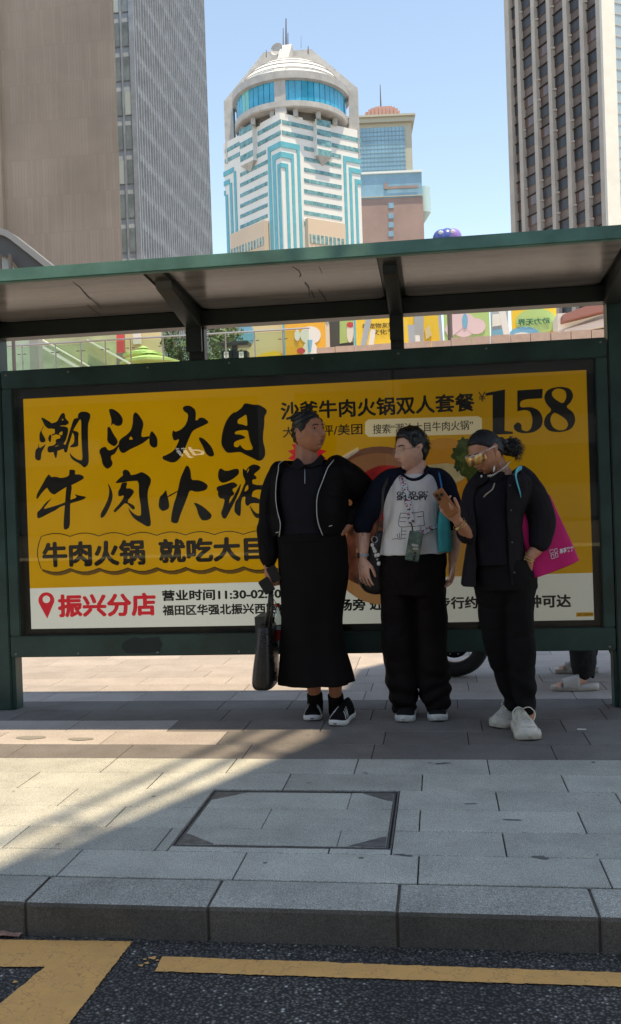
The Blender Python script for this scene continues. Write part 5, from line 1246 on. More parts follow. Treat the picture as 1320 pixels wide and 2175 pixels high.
def open_coat(mb, R, Y, k=3, n=44, th=.005, ex=2.3):
    """R: (py, xl, xr, open left, open right, half depth, dy)"""
    outer, inner, eL, eR = [], [], [], []
    for q in catrows(R, k):
        py, xl, xr, ol, orr, dh, dy = q; c = at((xl+xr)/2, py, Y+dy); hw = (at(xr, py, Y)-at(xl, py, Y)).length/2
        uo = lambda x: max(-.995, min(.995, ((at(x, py, Y+dy-dh)-at((xl+xr)/2, py, Y+dy-dh)).x)/hw))
        def ang(u): return -math.acos(math.copysign(abs(u)**(ex/2), u))
        tR, tL = ang(uo(orr)), ang(uo(ol))+2*math.pi      # from the right edge round the back to the left edge
        outer.append(ring(c, Vector((hw, 0, 0)), Vector((0, dh, 0)), n, ex, tR, tL, False)); inner.append(ring(c, Vector((hw-th, 0, 0)), Vector((0, dh-th, 0)), n, ex, tR, tL, False))
        eR.append(outer[-1][0]); eL.append(outer[-1][-1])
    i0 = len(mb.v); m = len(outer)
    for r in outer+inner: mb.v += r
    ix = lambda l, i, j: i0+(l*m+i)*n+j
    for i in range(m-1):
        for j in range(n-1):
            mb.f.append((ix(0,i,j), ix(0,i,j+1), ix(0,i+1,j+1), ix(0,i+1,j))); mb.f.append((ix(1,i,j), ix(1,i+1,j), ix(1,i+1,j+1), ix(1,i,j+1)))
        for j, fl_ in ((0, 0), (n-1, 1)): mb.f.append((ix(0,i,j), ix(0,i+1,j), ix(1,i+1,j), ix(1,i,j)))
    for i in (0, m-1):
        for j in range(n-1): mb.f.append((ix(0,i,j), ix(1,i,j), ix(1,i,j+1), ix(0,i,j+1)))
    return eL, eR
def bvh(*objs):
    v, f = [], []
    for o in objs:
        n = len(v); v += [p.co.copy() for p in o.data.vertices]; f += [tuple(i+n for i in p.vertices) for p in o.data.polygons]
    return BVHTree.FromPolygons(v, f)
def onto(tree, px, py, off_=.002, Y=5.):
    """the spot where a line of sight meets a garment"""
    p = at(px, py, Y-1.2); d = (at(px, py, Y+1)-p).normalized(); h = tree.ray_cast(p, d)
    return (h[0]-d*off_) if h[0] is not None else None
def ribbon_on(tree, P, w, Y, k=6, off_=.003, th=.0015):
    """flat strap following a garment"""
    pts = [onto(tree, x, y, off_, Y) or at(x, y, Y-.14) for x, y in [tuple(q) for q in catmull(P, k)]]; mb = MB(); rg = []
    for i, p in enumerate(pts):
        t = (pts[min(i+1, len(pts)-1)]-pts[max(i-1, 0)]).normalized(); v = (p-CC).normalized(); s_ = t.cross(v).normalized(); n_ = s_.cross(t).normalized()
        rg.append([p+s_*w/2, p+s_*w/2-v*th, p-s_*w/2-v*th, p-s_*w/2])
    eloft(mb, rg); return mb, pts

m_lip1 = M('lip_brown', (.22, .085, .075), .4); m_lip2 = M('lip_pink', (.45, .18, .15), .4); m_lip3 = M('lip_dark', (.16, .055, .05), .35)
m_hairb = M('hair_black', (.008, .007, .007), .38, 0, var=(60, .5), bump=(220, .6, .003), spec=.5, scale=(1, 1, 1))
sk1 = skin('skin_brown', (.46, .19, .11), .3); sk2 = skin('skin_light', (.80, .43, .31), .3); sk3 = skin('skin_brown_warm', (.46, .20, .115), .3)

# ---------------------------------------------------------------- person one: long black skirt, cropped zip jacket
Y1 = 5.16
p1 = empty('person', tuple(at(692, 1535, 0, 'z')), 'woman in long black skirt and cropped open jacket, looking right with hand on hip', 'person'); p1['skin'] = 'skin_brown'
H1 = Head(at(657, 919, Y1-.02), (.80, -.60, .16), (-.10, 0, 1), 1.03, nose=1.1, jaw=.20, lip=1.35, wide=1.10)
mb = MB(); H1.grid(mb); H1.ears(mb); limb(mb, [(651, 930, .01, .058), (651, 955, .0, .062), (653, 980, .0, .070), (656, 1010, 0, .10)], Y1)
hm = remesh(mb, .0026, 1)
mb = MB(); rows(mb, [(990, 610, 700, .08), (1010, 600, 712, .10), (1060, 602, 712, .12), (1130, 604, 716, .12), (1200, 606, 724, .13), (1250, 612, 722, .13)], Y1)
limb(mb, [(662, 1240, 0, .085), (664, 1340, 0, .06), (665, 1420, .03, .050), (669, 1480, .06, .036), (670, 1500, .07, .04)], Y1)
limb(mb, [(692, 1240, 0, .085), (698, 1340, 0, .06), (710, 1420, .0, .050), (713, 1475, .04, .036), (715, 1500, .07, .040)], Y1)
bm_ = remesh(mb, .008, 2)
mb = MB(); limb(mb, [(600, 1015, 0, .05), (582, 1080, 0, .042), (572, 1150, -.02, .034), (570, 1203, -.06, .026)], Y1)
wr = at(570, 1203, Y1-.06); hand(mb, wr, (.10, -.15, -1), (-.75, -.65, 0), -1, .95, curl=(.75, .9, .5), tcurl=.6)
limb(mb, [(715, 1010, 0, .05), (783, 1066, .10, .042), (748, 1106, .04, .033), (724, 1130, -.04, .026)], Y1)
wr2 = at(722, 1132, Y1-.05); hand(mb, wr2, (-.6, -.35, -.7), (.35, -.7, .5), 1, .9, curl=(.25, .3, .2))
am = remesh(mb, .0036, 1)
join_meshes('body', [hm, bm_, am], sk1, p1)
face_bits(H1, p1, m_lip1, m_hairb, open_=.8)
hl1 = ([0, 30, 50, 66, 78, 88, 100, 118, 140, 180], [40, 38, 22, 4, -4, 16, 10, -22, -36, -38])
H1.hair('hair', m_hairb, p1, lambda LO, LA: .006+.004*np.sin(LA*.35+LO*.05), hl1, .0015, (80, 80, 80))
m_braid = M('braid_part', (.38, .24, .18), .5)
for i in range(5):
    P = []
    for k in range(12):
        t = k/11; a = rad(62+i*12+10*math.sin(t*5+i)); la = rad(64-t*54-i*3); r = H1.k; x = -.078*math.sin(a)*math.cos(la); y = .094*math.cos(a)*math.cos(la)*1.03; z = .119*math.sin(la)
        P.append(H1.w(x*1.10, y*1.10, z*1.08))
    MB().tube(P, .0020, 6).build('parting', m_braid, p1, True)
for i, (x, y, z, r) in enumerate(((-.01, -.02, .118, .022), (.0, -.045, .112, .024), (-.02, -.062, .10, .024), (.015, .005, .12, .016), (-.035, -.04, .108, .020), (.02, -.07, .095, .022))):
    P = [H1.w(x+r*math.cos(q)*.6, y+r*math.sin(q)*.7, z+.008*math.sin(q*2+i)) for q in [k/14*6.283 for k in range(15)]]
    MB().tube(P, r*.42, 8).build('hair_roll', m_hairb, p1, True)
for sx in (-1, 1): MB().sphere(H1.w(sx*.079, .002, -.03), .004, 8).build('earring', M('gold', (.75, .5, .22), .25, 1), p1, True)
f_blk = fabric('black_jersey', (.010, .0085, .0085)); f_jkt = fabric('black_jacket_nylon', (.008, .0065, .007), .55, (60, .15, .003)); f_polo = fabric('polo_charcoal', (.016, .015, .019))
mb = MB(); rows(mb, [(983, 630, 688, .065), (992, 606, 706, .095), (1010, 592, 718, .12), (1045, 588, 722, .135), (1080, 591, 722, .145), (1115, 592, 722, .15), (1142, 592, 727, .155)], Y1)
o = garment('polo_shirt', mb, f_polo, p1, .007, 3, folds(.0045, (7, 7, 11), seed=1)); t_polo1 = bvh(o)
# collar and zip
mb = MB()
for sx, P in ((-1, [(632, 972), (622, 980), (618, 992), (632, 999), (648, 990), (640, 978)]), (1, [(650, 991), (664, 993), (684, 987), (690, 972), (682, 964), (668, 980)])):
    mb.prism([(at(x, y, Y1-.085-.03*(1-abs(x-652)/40))) for x, y in P], (0, .012, 0))
garment('collar', mb, f_polo, p1, .003, 1)
zp = [onto(t_polo1, 648+.0*k, 992+k*3.2, .003, Y1) for k in range(12)]; MB().tube([z for z in zp if z], .0016, 6).build('zip', M('zip_metal', (.5, .5, .52), .3, .9), p1, True)
# skirt
def wob(a, z): k = max(0, min(1, (.9-z)/.75)); return k*(.045*math.sin(7*a+1)+.035*math.sin(11*a))
mb = MB(); rows(mb, [(1131, 589, 730, .15), (1148, 589, 736, .157), (1180, 591, 739, .165), (1225, 594, 740, .168), (1270, 599, 733, .16), (1320, 600, 727, .15), (1370, 598, 731, .15), (1415, 595, 741, .16), (1449, 592, 748, .17)], Y1, n=64, wob=wob)
garment('skirt', mb, f_blk, p1, .008, 3, lambda c: folds(.003, (5, 5, 16), seed=5)(c)*sstep(.75, 1.05, c[:, 2])+.012*(vnoise(c*np.array([16, 16, 1.2]))-.5)*(1-sstep(.5, .95, c[:, 2])))
mb = MB(); rows(mb, [(1130, 588, 731, .154), (1140, 588, 733, .158), (1150, 588, 736, .16)], Y1); garment('waistband', mb, f_blk, p1, .006, 1)
# jacket: open front, two sleeves
mb = MB()
R = [(976, 602, 716, 606, 714, .085, .02), (984, 590, 725, 596, 712, .12, .01), (997, 581, 732, 597, 704, .145, 0), (1022, 577, 736, 593, 695, .16, 0), (1054, 576, 738, 592, 684, .172, 0), (1084, 575, 739, 597, 683, .18, 0), (1110, 576, 738, 604, 686, .18, 0), (1136, 580, 734, 600, 695, .172, 0)]
eL, eR = open_coat(mb, R, Y1, th=.012)
limb(mb, [(598, 1000, 0, .062), (582, 1040, 0, .068), (573, 1090, -.01, .066), (569, 1140, -.03, .063), (570, 1182, -.05, .056), (571, 1200, -.06, .036)], Y1)
limb(mb, [(712, 992, 0, .07), (738, 1018, .05, .088), (774, 1050, .12, .086), (772, 1082, .11, .074), (748, 1096, .06, .060), (737, 1106, .02, .045)], Y1)
garment('jacket', mb, f_jkt, p1, .007, 2, folds(.010, (8, 8, 6), seed=9))
m_pipe = M('piping_white', (.55, .54, .52), .5)
for e, nm in ((eL, 'L'), (eR, 'R')): MB().tube([p+Vector((0, -.006, 0)) for p in e], .0022, 6).build('zip_edge', m_pipe, p1, True)
MB().tube([at(586, 1132, Y1-.17), at(592, 1130, Y1-.17)], .002, 6).build('drawcord_toggle', m_pipe, p1); MB().tube([at(699, 1118, Y1-.18), at(706, 1116, Y1-.18)], .002, 6).build('drawcord_toggle', m_pipe, p1)
# shoes
m_sk_up = fabric('trainer_knit_black', (.010, .0085, .0085), .8, (500, .4, .001)); m_midsole = M('midsole_white', (.62, .60, .58), .6, var=(30, .1)); m_sock = fabric('sock_black', (.01, .01, .01))
for toe, ang in (((664, 1533), rad(5)), ((712, 1544), rad(-13))):
    s_, u_, pt = shoe(p1, at(*toe, 0, 'z'), ang, .255, .098, m_sk_up, m_midsole, .028, .060, .115)
    for k in range(3):
        for sx in (-1, 1):
            a = pt(.62+k*.085, sx*.97, .001); b = pt(.50+k*.085, sx*.55, .001); c_ = pt(.56+k*.085, sx*.8, .0015)
            MB().tube([a, c_, b], .0045, 6, flat=.5).build('stripe', m_midsole, u_, True)
    for k in range(4): MB().tube([pt(.38+k*.06, -.3, .003), pt(.36+k*.06, 0, .005), pt(.38+k*.06, .3, .003)], .0028, 6).build('lace', m_sock, u_, True)
for P in ([(669, 1474, .06), (670, 1490, .07), (669, 1508, .08)], [(713, 1476, .05), (715, 1492, .06), (716, 1512, .06)]):
    mb = MB(); seg(mb, [at(x, y, Y1+d) for x, y, d in P], [.045, .046, .048], 14); mb.build('shoe_collar', m_sk_up, p1, True)
# wallet and phone in her hand, handbag, bottle
hc = wr+Vector((.012, -.035, -.085))
def slab_box(name, c, ax_, ay_, az_, w, h, t, mat, parent=None, bevel=.004, seg_=3):
    A = Matrix((Vector(ax_).normalized(), Vector(ay_).normalized(), Vector(az_).normalized())).transposed().to_4x4(); A.translation = c
    return MB().box(-w/2, w/2, -t/2, t/2, -h/2, h/2, A).build(name, mat, parent, True if False else False, bevel, seg_)
m_leath = M('black_leather', (.012, .011, .011), .35, bump=(90, .3, .002))
o = slab_box('wallet', at(567, 1244, Y1-.12), (.85, .1, .5), (.0, 1, 0), (-.5, 0, .85), .062, .085, .018, m_leath); tag(o, 'black leather wallet held in the left woman’s lowered hand, above the bag strap', 'wallet')
o = slab_box('phone', at(582, 1219, Y1-.10), (.85, .1, .4), (.0, 1, 0), (-.4, 0, .85), .055, .09, .010, m_leath); tag(o, 'black phone gripped behind the wallet in the lowered hand', 'phone')
m_croc = M('croc_leather', (.016, .013, .012), .28, bump=(45, .9, .004), var=(12, .5), scale=(1, 1, 4))
hb = empty('handbag', tuple(at(565, 1457, Y1-.06)), 'black croc leather handbag hanging end-on from a strap in the left woman’s hand', 'handbag')
mb = MB(); rg = []
YB = Y1-.03
for q in catrows([(1326, 554, 582, .12, 0), (1345, 552, 585, .135, 0), (1380, 548, 587, .15, 0), (1415, 543, 589, .155, 0), (1443, 541, 589, .155, 0), (1455, 545, 586, .14, 0), (1458, 552, 580, .12, 0)], 3):
    py, xl, xr, dh, dy = q; c = at((xl+xr)/2, py, YB); rg.append(ring(c, Vector(((xr-xl)/2/381, 0, 0)), Vector((0, dh, 0)), 28, 3.6))
eloft(mb, rg); garment('bag_body', mb, m_croc, hb, .005, 1)
MB().prism([at(541, 1311, YB), at(562, 1309, YB), at(560, 1400, YB), at(546, 1398, YB)], (0, .20, 0)).build('flap', M('bag_grey_panel', (.04, .04, .038), .5, var=(30, .3)), hb)
for dx in (0, 7): MB().tube([at(575+dx*.3, 1252, Y1-.11), at(572+dx, 1285, Y1-.10), at(567+dx*1.2, 1330, Y1-.10)], .009, 8, flat=.35).build('strap', m_leath, hb, True)
bo = empty('drink_bottle', tuple(at(592, 1378, Y1+.06)), 'clear plastic drink bottle with a red label beside the black handbag', 'bottle')
c0 = at(593, 1376, Y1+.05); s = 1/381
pb = MB().lathe([(0, 0), (.028, .002), (.031, .02), (.031, .16), (.024, .195), (.012, .215), (.012, .235), (0, .236)], c0, 20).build('bottle_body', thin_glass('bottle_plastic', (.8, .84, .84), 1.45, rough=.05, add=.12), bo, True)
MB().lathe([(.0318, .045), (.0318, .105)], c0, 20).build('label', M('label_red', (.55, .02, .03), .4), bo, True); MB().lathe([(.0316, .106), (.0316, .128)], c0, 20).build('label_band', M('label_pale', (.5, .6, .6), .4), bo, True)
MB().lathe([(0, .255), (.0135, .254), (.0135, .236), (0, .236)], c0, 16).build('cap', M('cap_red', (.5, .03, .03), .4), bo)
MB().tube([c0+Vector((0, 0, .24)), at(580, 1270, Y1-.06)], .002, 5).build('hanging_cord', m_leath, bo)

# ---------------------------------------------------------------- person two: raglan t-shirt, glasses
Y2 = 5.20
p2 = empty('person', tuple(at(893, 1532, 0, 'z')), 'person with short dark hair and glasses in a white t-shirt with navy sleeves', 'person'); p2['skin'] = 'skin_light'
H2 = Head(at(873, 957, Y2-.01), (-.80, -.60, -.03), (-.02, 0, 1), 1.0, nose=1.05, jaw=.34, lip=.9, wide=1.0)
mb = MB(); H2.grid(mb); H2.ears(mb); limb(mb, [(884, 968, .02, .054), (883, 990, .02, .058), (882, 1010, .01, .064), (882, 1030, 0, .09)], Y2)
hm = remesh(mb, .0026, 1)
mb = MB(); rows(mb, [(1016, 848, 918, .08), (1040, 832, 930, .10), (1100, 828, 926, .12), (1170, 824, 932, .12), (1250, 824, 934, .13)], Y2)
limb(mb, [(846, 1250, 0, .07), (850, 1380, 0, .045), (855, 1480, .03, .036), (857, 1512, .05, .04)], Y2)
limb(mb, [(910, 1250, 0, .07), (916, 1380, 0, .045), (928, 1480, .03, .036), (931, 1512, .05, .04)], Y2)
bm_ = remesh(mb, .008, 2)
mb = MB(); limb(mb, [(826, 1030, 0, .05), (795, 1080, .0, .042), (775, 1122, -.01, .038), (773, 1155, -.03, .032), (771, 1186, -.05, .025)], Y2)
hand(mb, at(771, 1188, Y2-.05), (.06, -.10, -1), (-.55, -.85, .05), -1, .93, curl=(.18, .28, .25), spread=.12, tcurl=.25)
limb(mb, [(938, 1030, 0, .05), (958, 1078, .0, .044), (965, 1122, -.01, .038), (966, 1155, -.02, .033), (962, 1190, -.03, .025)], Y2)
hand(mb, at(962, 1193, Y2-.03), (-.10, -.06, -1), (.9, .25, 0), 1, .93, curl=(.30, .4, .3), spread=.1, tcurl=.2)
am = remesh(mb, .0036, 1)
join_meshes('body', [hm, bm_, am], sk2, p2)
face_bits(H2, p2, m_lip2, m_hairb, brow=.0032, by=.026)
hl2 = ([0, 25, 45, 60, 72, 84, 96, 110, 135, 180], [44, 46, 38, 18, 4, 20, 18, -14, -36, -40])
H2.hair('hair', m_hairb, p2, lambda LO, LA: .010+.015*sstep(15, 70, LA)+.003*sstep(100, 150, LO)*sstep(-20, 20, LA), hl2, .005, (70, 70, 70))
rr = random.Random(4); mb = MB()
for i in range(330):
    lo = rr.uniform(-180, 180); la = rr.uniform(5, 88); 
    if la < np.interp(abs(lo), *hl2)+4: continue
    lo_, la_ = rad(lo), rad(la); k = 1.16 if la > 30 else 1.1; x, y, z = .076*math.sin(lo_)*math.cos(la_), (.09 if abs(lo) < 90 else .10)*math.cos(lo_)*math.cos(la_), .116*math.sin(la_)
    b = H2.w(x*k, y*k, z*k); t = (H2.R*rr.uniform(-.5, .5)-H2.F*rr.uniform(-.6, 1)-H2.U*.6).normalized(); nn = (b-H2.c).normalized(); mb.tube([b, b+t*.012+nn*.005, b+t*.026+nn*.002], [.003, .0025, .0008], 5)
tag(mb.build('hair_tuft', m_hairb, p2, True), kind='stuff')
m_wire = M('glasses_wire', (.65, .52, .40), .25, .9)
gls = MB(); GP = lambda x, z, o=.012: H2.w(x, H2.surf(0, .004)+o-.35*abs(x), z)
fr = empty('glasses', tuple(GP(0, .004)), 'round thin gold wire glasses on the short-haired person', 'glasses')
for sx in (-1, 1):
    P = [GP(sx*.033+.024*math.cos(q), .0+.021*math.sin(q), .014) for q in [k/20*6.283 for k in range(21)]]; MB().tube(P, .0012, 6).build('rim', m_wire, fr, True)
    MB().poly(P[:-1]).build('lens', thin_glass('lens_clear', (.97, .97, .97), 1.06), fr)
    MB().tube([GP(sx*.057, .004, .013), H2.w(sx*.077, .045, .010), H2.w(sx*.080, -.005, .012)], .0012, 6).build('temple', m_wire, fr, True)
MB().tube([GP(-.009, .004, .014), GP(0, .007, .016), GP(.009, .004, .014)], .0012, 6).build('bridge', m_wire, fr, True)
f_wh = fabric('tshirt_white', (.76, .70, .66), .85, (300, .2, .001), var=(6, .05)); f_nv = fabric('sleeve_navy', (.013, .015, .026))
f_tr = fabric('trousers_black', (.012, .009, .009), .8)
mb = MB(); rows(mb, [(1006, 852, 912, .07), (1014, 838, 930, .095), (1030, 825, 938, .118), (1060, 816, 938, .138), (1095, 815, 936, .148), (1130, 813, 939, .152), (1160, 808, 946, .158), (1176, 806, 951, .162)], Y2)
tee = garment('tshirt_body', mb, f_wh, p2, .006, 3, lambda c: folds(.008, (9, 9, 5), seed=21)(c)*(1.1-.6*np.exp(-((c[:, 2]-1.28)/.12)**2))); t_tee = bvh(tee)
mb = MB(); limb(mb, [(852, 1008, .0, .045), (836, 1019, .0, .074), (812, 1040, 0, .078), (791, 1075, 0, .070), (776, 1100, 0, .064), (771, 1116, -.005, .062)], Y2); garment('sleeve', mb, f_nv, p2, .006, 2, folds(.005, (9, 9, 9), seed=31))
mb = MB(); limb(mb, [(910, 1006, .0, .045), (926, 1017, .0, .072), (943, 1038, 0, .074), (957, 1072, 0, .066), (964, 1098, 0, .060), (966, 1115, -.005, .058)], Y2); garment('sleeve', mb, f_nv, p2, .006, 2, folds(.005, (9, 9, 9), seed=37))
mb = MB(); P = [at(x, y, Y2+d) for x, y, d in ((850, 1000, .0), (855, 1008, -.06), (866, 1016, -.092), (880, 1019, -.104), (895, 1014, -.096), (906, 1004, -.06), (911, 996, 0), (900, 990, .06), (875, 988, .075), (856, 992, .05), (850, 1000, 0))]
MB().tube([Vector(q) for q in catmull(P, 4)], .0095, 8).build('neckband', f_nv, p2, True)
mb = MB(); rows(mb, [(1170, 812, 946, .145), (1185, 808, 948, .152), (1220, 806, 950, .157), (1262, 806, 950, .15)], Y2)
rows(mb, [(1225, 806, 884, .13), (1300, 808, 880, .118), (1380, 812, 884, .112), (1440, 820, 887, .108), (1480, 827, 885, .10), (1510, 837, 878, .085, .02)], Y2)
rows(mb, [(1225, 874, 950, .13), (1300, 878, 949, .118), (1380, 882, 951, .112), (1440, 887, 957, .108), (1480, 895, 957, .10), (1508, 911, 950, .085, .02)], Y2)
garment('trousers', mb, f_tr, p2, .008, 3, lambda c: folds(.013, (8, 8, 8), seed=41)(c)*(1-.55*sstep(.6, 1., c[:, 2]))+.008*np.sin(c[:, 2]*75+vnoise(c*7)*9)*(1-sstep(.12, .38, c[:, 2])))
m_can = fabric('canvas_black', (.016, .016, .016)); m_rub = M('rubber_white', (.55, .54, .52), .5, var=(40, .15)); m_out = M('outsole_maroon', (.06, .02, .018), .7)
for toe, ang in (((857, 1536), rad(-8)), ((932, 1534), rad(4))):
    s_, u_, pt = shoe(p2, at(*toe, 0, 'z'), ang, .26, .105, m_can, m_rub, .034, .062, .085)
    for k in range(4): MB().tube([pt(.42+k*.07, -.35, .003), pt(.40+k*.07, 0, .005), pt(.42+k*.07, .35, .003)], .0028, 6).build('lace', m_can, u_, True)
# watch
wc = at(772, 1178, Y2-.045); MB().lathe([(.029, -.008), (.031, -.006), (.031, .006), (.029, .008)], wc, 24, Vector((.08, -.1, 1))).build('watch_strap', M('watch_strap_grey', (.42, .44, .48), .5), p2, True)
slab_box('watch_face', at(762, 1180, Y2-.06), (.4, -.9, 0), (-.9, -.4, 0), (.05, 0, 1), .026, .032, .009, m_black, p2)
tt = bvh(p2.children[0]) if False else None
# tattoo sketch on the forearm
o_body = [o for o in COL.objects if o.parent == p2 and o.name.startswith('body')][0]; t_b2 = bvh(o_body)
m_tat = M('tattoo_red', (.42, .10, .09), .5); m_tat2 = M('tattoo_black', (.09, .06, .055), .5)
for P, mt in (([(781, 1132), (785, 1130), (788, 1133), (786, 1138), (782, 1137), (781, 1132)], m_tat), ([(770, 1122), (773, 1130), (768, 1138), (766, 1148)], m_tat2), ([(773, 1124), (770, 1132), (773, 1138)], m_tat2)):
    q = [onto(t_b2, x, y, .0008, Y2) for x, y in P]; q = [a for a in q if a is not None]
    if len(q) > 2: MB().tube(q, .0012, 5).build('tattoo', mt, p2, True)
# print on the chest: words and a plain little house drawn in lines
def text_on(tree, s, a, b, mat, parent, Y, off_=.03, arc=0, name='lettering', lift=.0015):
    me = text_mesh(s, off_); bm = bmesh.new(); bm.from_mesh(me); bmesh.ops.triangulate(bm, faces=bm.faces); bmesh.ops.subdivide_edges(bm, edges=bm.edges, cuts=1); bm.to_mesh(me); bm.free()
    co = np.array([v.co for v in me.vertices]); mn = co.min(0); mx = co.max(0)
    for v in me.vertices:
        u = (v.co.x-mn[0])/(mx[0]-mn[0]); w = (v.co.y-mn[1])/(mx[1]-mn[1]); px = a[0]+(b[0]-a[0])*u; py = a[1]+(b[1]-a[1])*w-arc*math.sin(u*math.pi)+(b[2] if len(b) > 2 else 0)*u
        q = onto(tree, px, py, lift, Y); v.co = q if q is not None else at(px, py, Y-.15)
    return link(name, me, mat, parent)
m_print = M('print_black', (.012, .012, .016), .7)
text_on(t_tee, 'GOOD OL’', (843, 1053), (909, 1044, -1), m_print, p2, Y2, .035); text_on(t_tee, 'SNOOPY', (843, 1063), (910, 1053, -1), m_print, p2, Y2, .045)
def line_on(tree, P, r, mat, parent, Y, name='print_line'):
    q = [onto(tree, x, y, .0006, Y) for x, y in [tuple(z) for z in catmull(P, 4)]]; q = [a for a in q if a is not None]
    if len(q) > 1: MB().tube(q, r, 5).build(name, mat, parent, True)
for P in ([(851, 1090), (848, 1117), (874, 1118), (902, 1116)], [(851, 1090), (875, 1090), (899, 1086)], [(899, 1086), (902, 1116)], [(854, 1120), (852, 1144)], [(894, 1118), (895, 1134)], [(852, 1144), (862, 1143)], [(853, 1128), (863, 1128)], [(853, 1136), (863, 1135)], [(885, 1128), (895, 1127)], [(850, 1100), (864, 1099)], [(886, 1098), (900, 1096)], [(849, 1108), (862, 1108)], [(834, 1146), (842, 1144), (852, 1146)], [(846, 1143), (844, 1134)], [(849, 1143), (849, 1132)]):
    line_on(t_tee, P, .0014, m_print, p2, Y2)
# lanyard with patterned strap and green phone
m_lan = bpy.data.materials.new('lanyard_print'); m_lan.use_nodes = True; _t = m_lan.node_tree; _b = _t.nodes['Principled BSDF']; _g = _t.nodes.new('ShaderNodeNewGeometry'); _v = _t.nodes.new('ShaderNodeTexVoronoi'); _v.inputs['Scale'].default_value = 110
_r2 = _t.nodes.new('ShaderNodeValToRGB'); _r2.color_ramp.interpolation = 'CONSTANT'; _e = _r2.color_ramp.elements; _e[0].color = (.62, .60, .60, 1); _e[1].position = .55; _e[1].color = (.45, .05, .09, 1)
_x = _r2.color_ramp.elements.new(.72); _x.color = (.62, .60, .6, 1); _x = _r2.color_ramp.elements.new(.82); _x.color = (.04, .035, .04, 1)
_s = _t.nodes.new('ShaderNodeSeparateColor'); _t.links.new(_g.outputs['Position'], _v.inputs['Vector']); _t.links.new(_v.outputs['Color'], _s.inputs[0]); _t.links.new(_s.outputs[0], _r2.inputs[0]); _t.links.new(_r2.outputs[0], _b.inputs['Base Color'])
ph = empty('lanyard_phone', tuple(at(880, 1160, Y2-.18)), 'green marbled phone hanging from a white patterned neck lanyard on the white t-shirt', 'phone')
mb, _ = ribbon_on(t_tee, [(854, 1010), (858, 1030), (863, 1050), (868, 1075), (872, 1095), (874, 1112)], .034, Y2, off_=.006); mb.build('lanyard_strap', m_lan, ph)
mb, _ = ribbon_on(t_tee, [(896, 1133), (906, 1127), (918, 1121), (930, 1112)], .026, Y2, off_=.006); mb.build('lanyard_strap', m_lan, ph)
MB().tube([at(873, 1110, Y2-.175), at(876, 1118, Y2-.18), at(877, 1130, Y2-.185)], .0035, 6).build('clip_cord', m_leath, ph, True)
MB().tube([at(880, 1134, Y2-.18), at(890, 1138, Y2-.18), at(898, 1133, Y2-.175)], .006, 6).build('bead_string', m_leath, ph, True)
m_gph = M('phone_green_marble', (.025, .075, .055), .25, var=(22, .7), col2=(.12, .21, .17), coat=.5)
A1 = Vector((.97, 0, -.12)); A3 = Vector((.20, 0, .98)); pc = at(880, 1160, Y2-.195)
bd = slab_box('phone_case', pc, (.97, 0, -.20), (0, 1, 0), (.20, 0, .97), .075, .160, .011, m_gph, ph, .004)
for i, (dx, dz) in enumerate(((.012, -.035), (.013, -.052), (.0115, -.068))): MB().lathe([(0, 0), (.006, 0), (.006, .003), (0, .003)], pc+Vector((.97*dx+.2*dz, -.0065, -.20*dx+.97*dz)), 12, Vector((0, -1, 0))).build('camera_lens', m_black, bd)
g_ = pc+Vector((.006, -.008, .004)); slab_box('grip', g_, (.97, 0, -.2), (0, 1, 0), (.2, 0, .97), .036, .014, .008, M('grip_pale', (.5, .47, .42), .5), ph, .003); slab_box('grip', g_+Vector((.002, 0, -.018)), (.97, 0, -.1), (0, 1, 0), (.1, 0, .97), .030, .012, .008, MATS['grip_pale'], ph, .003)
# dark shoulder bag with charm
sb = empty('shoulder_bag', tuple(at(785, 1255, Y2)), 'dark brown slouchy shoulder bag with a white bead charm at the short-haired person’s hip', 'bag')
m_bag = M('bag_dark_brown', (.035, .026, .022), .45, var=(8, .3), bump=(50, .2, .002))
mb = MB(); rows(mb, [(1128, 800, 822, .05), (1150, 786, 822, .075), (1185, 766, 822, .085), (1215, 758, 824, .09), (1240, 762, 826, .085), (1255, 775, 826, .07), (1261, 790, 824, .05)], Y2+.06, ex=2.6); garment('bag_body', mb, m_bag, sb, .006, 2, folds(.004, (10, 10, 8), seed=51))
Pp = [at(827, 1014, Y2-.05), at(815, 1040, Y2-.13), at(812, 1080, Y2-.15), at(803, 1120, Y2-.11), at(797, 1148, Y2-.05)]
q = [Vector(a) for a in catmull(Pp, 5)]; MB().tube(q, .013, 8, flat=.3).build('strap', m_bag, sb, True)
MB().tube([at(796+6*math.cos(k/12*6.283), 1146+7*math.sin(k/12*6.283), Y2-.10) for k in range(13)], .002, 6).build('ring', M('steel_ring', (.6, .6, .6), .25, 1), sb, True)
m_bead = M('bead_white', (.7, .66, .6), .35)
for x, y, r in ((791, 1158, .010), (794, 1165, .009), (797, 1171, .011), (799, 1180, .010), (804, 1179, .010), (802, 1188, .005), (805, 1197, .011)): MB().sphere(at(x, y, Y2-.11), (r, r, r*1.15), 12).build('bead', m_bead, sb, True)
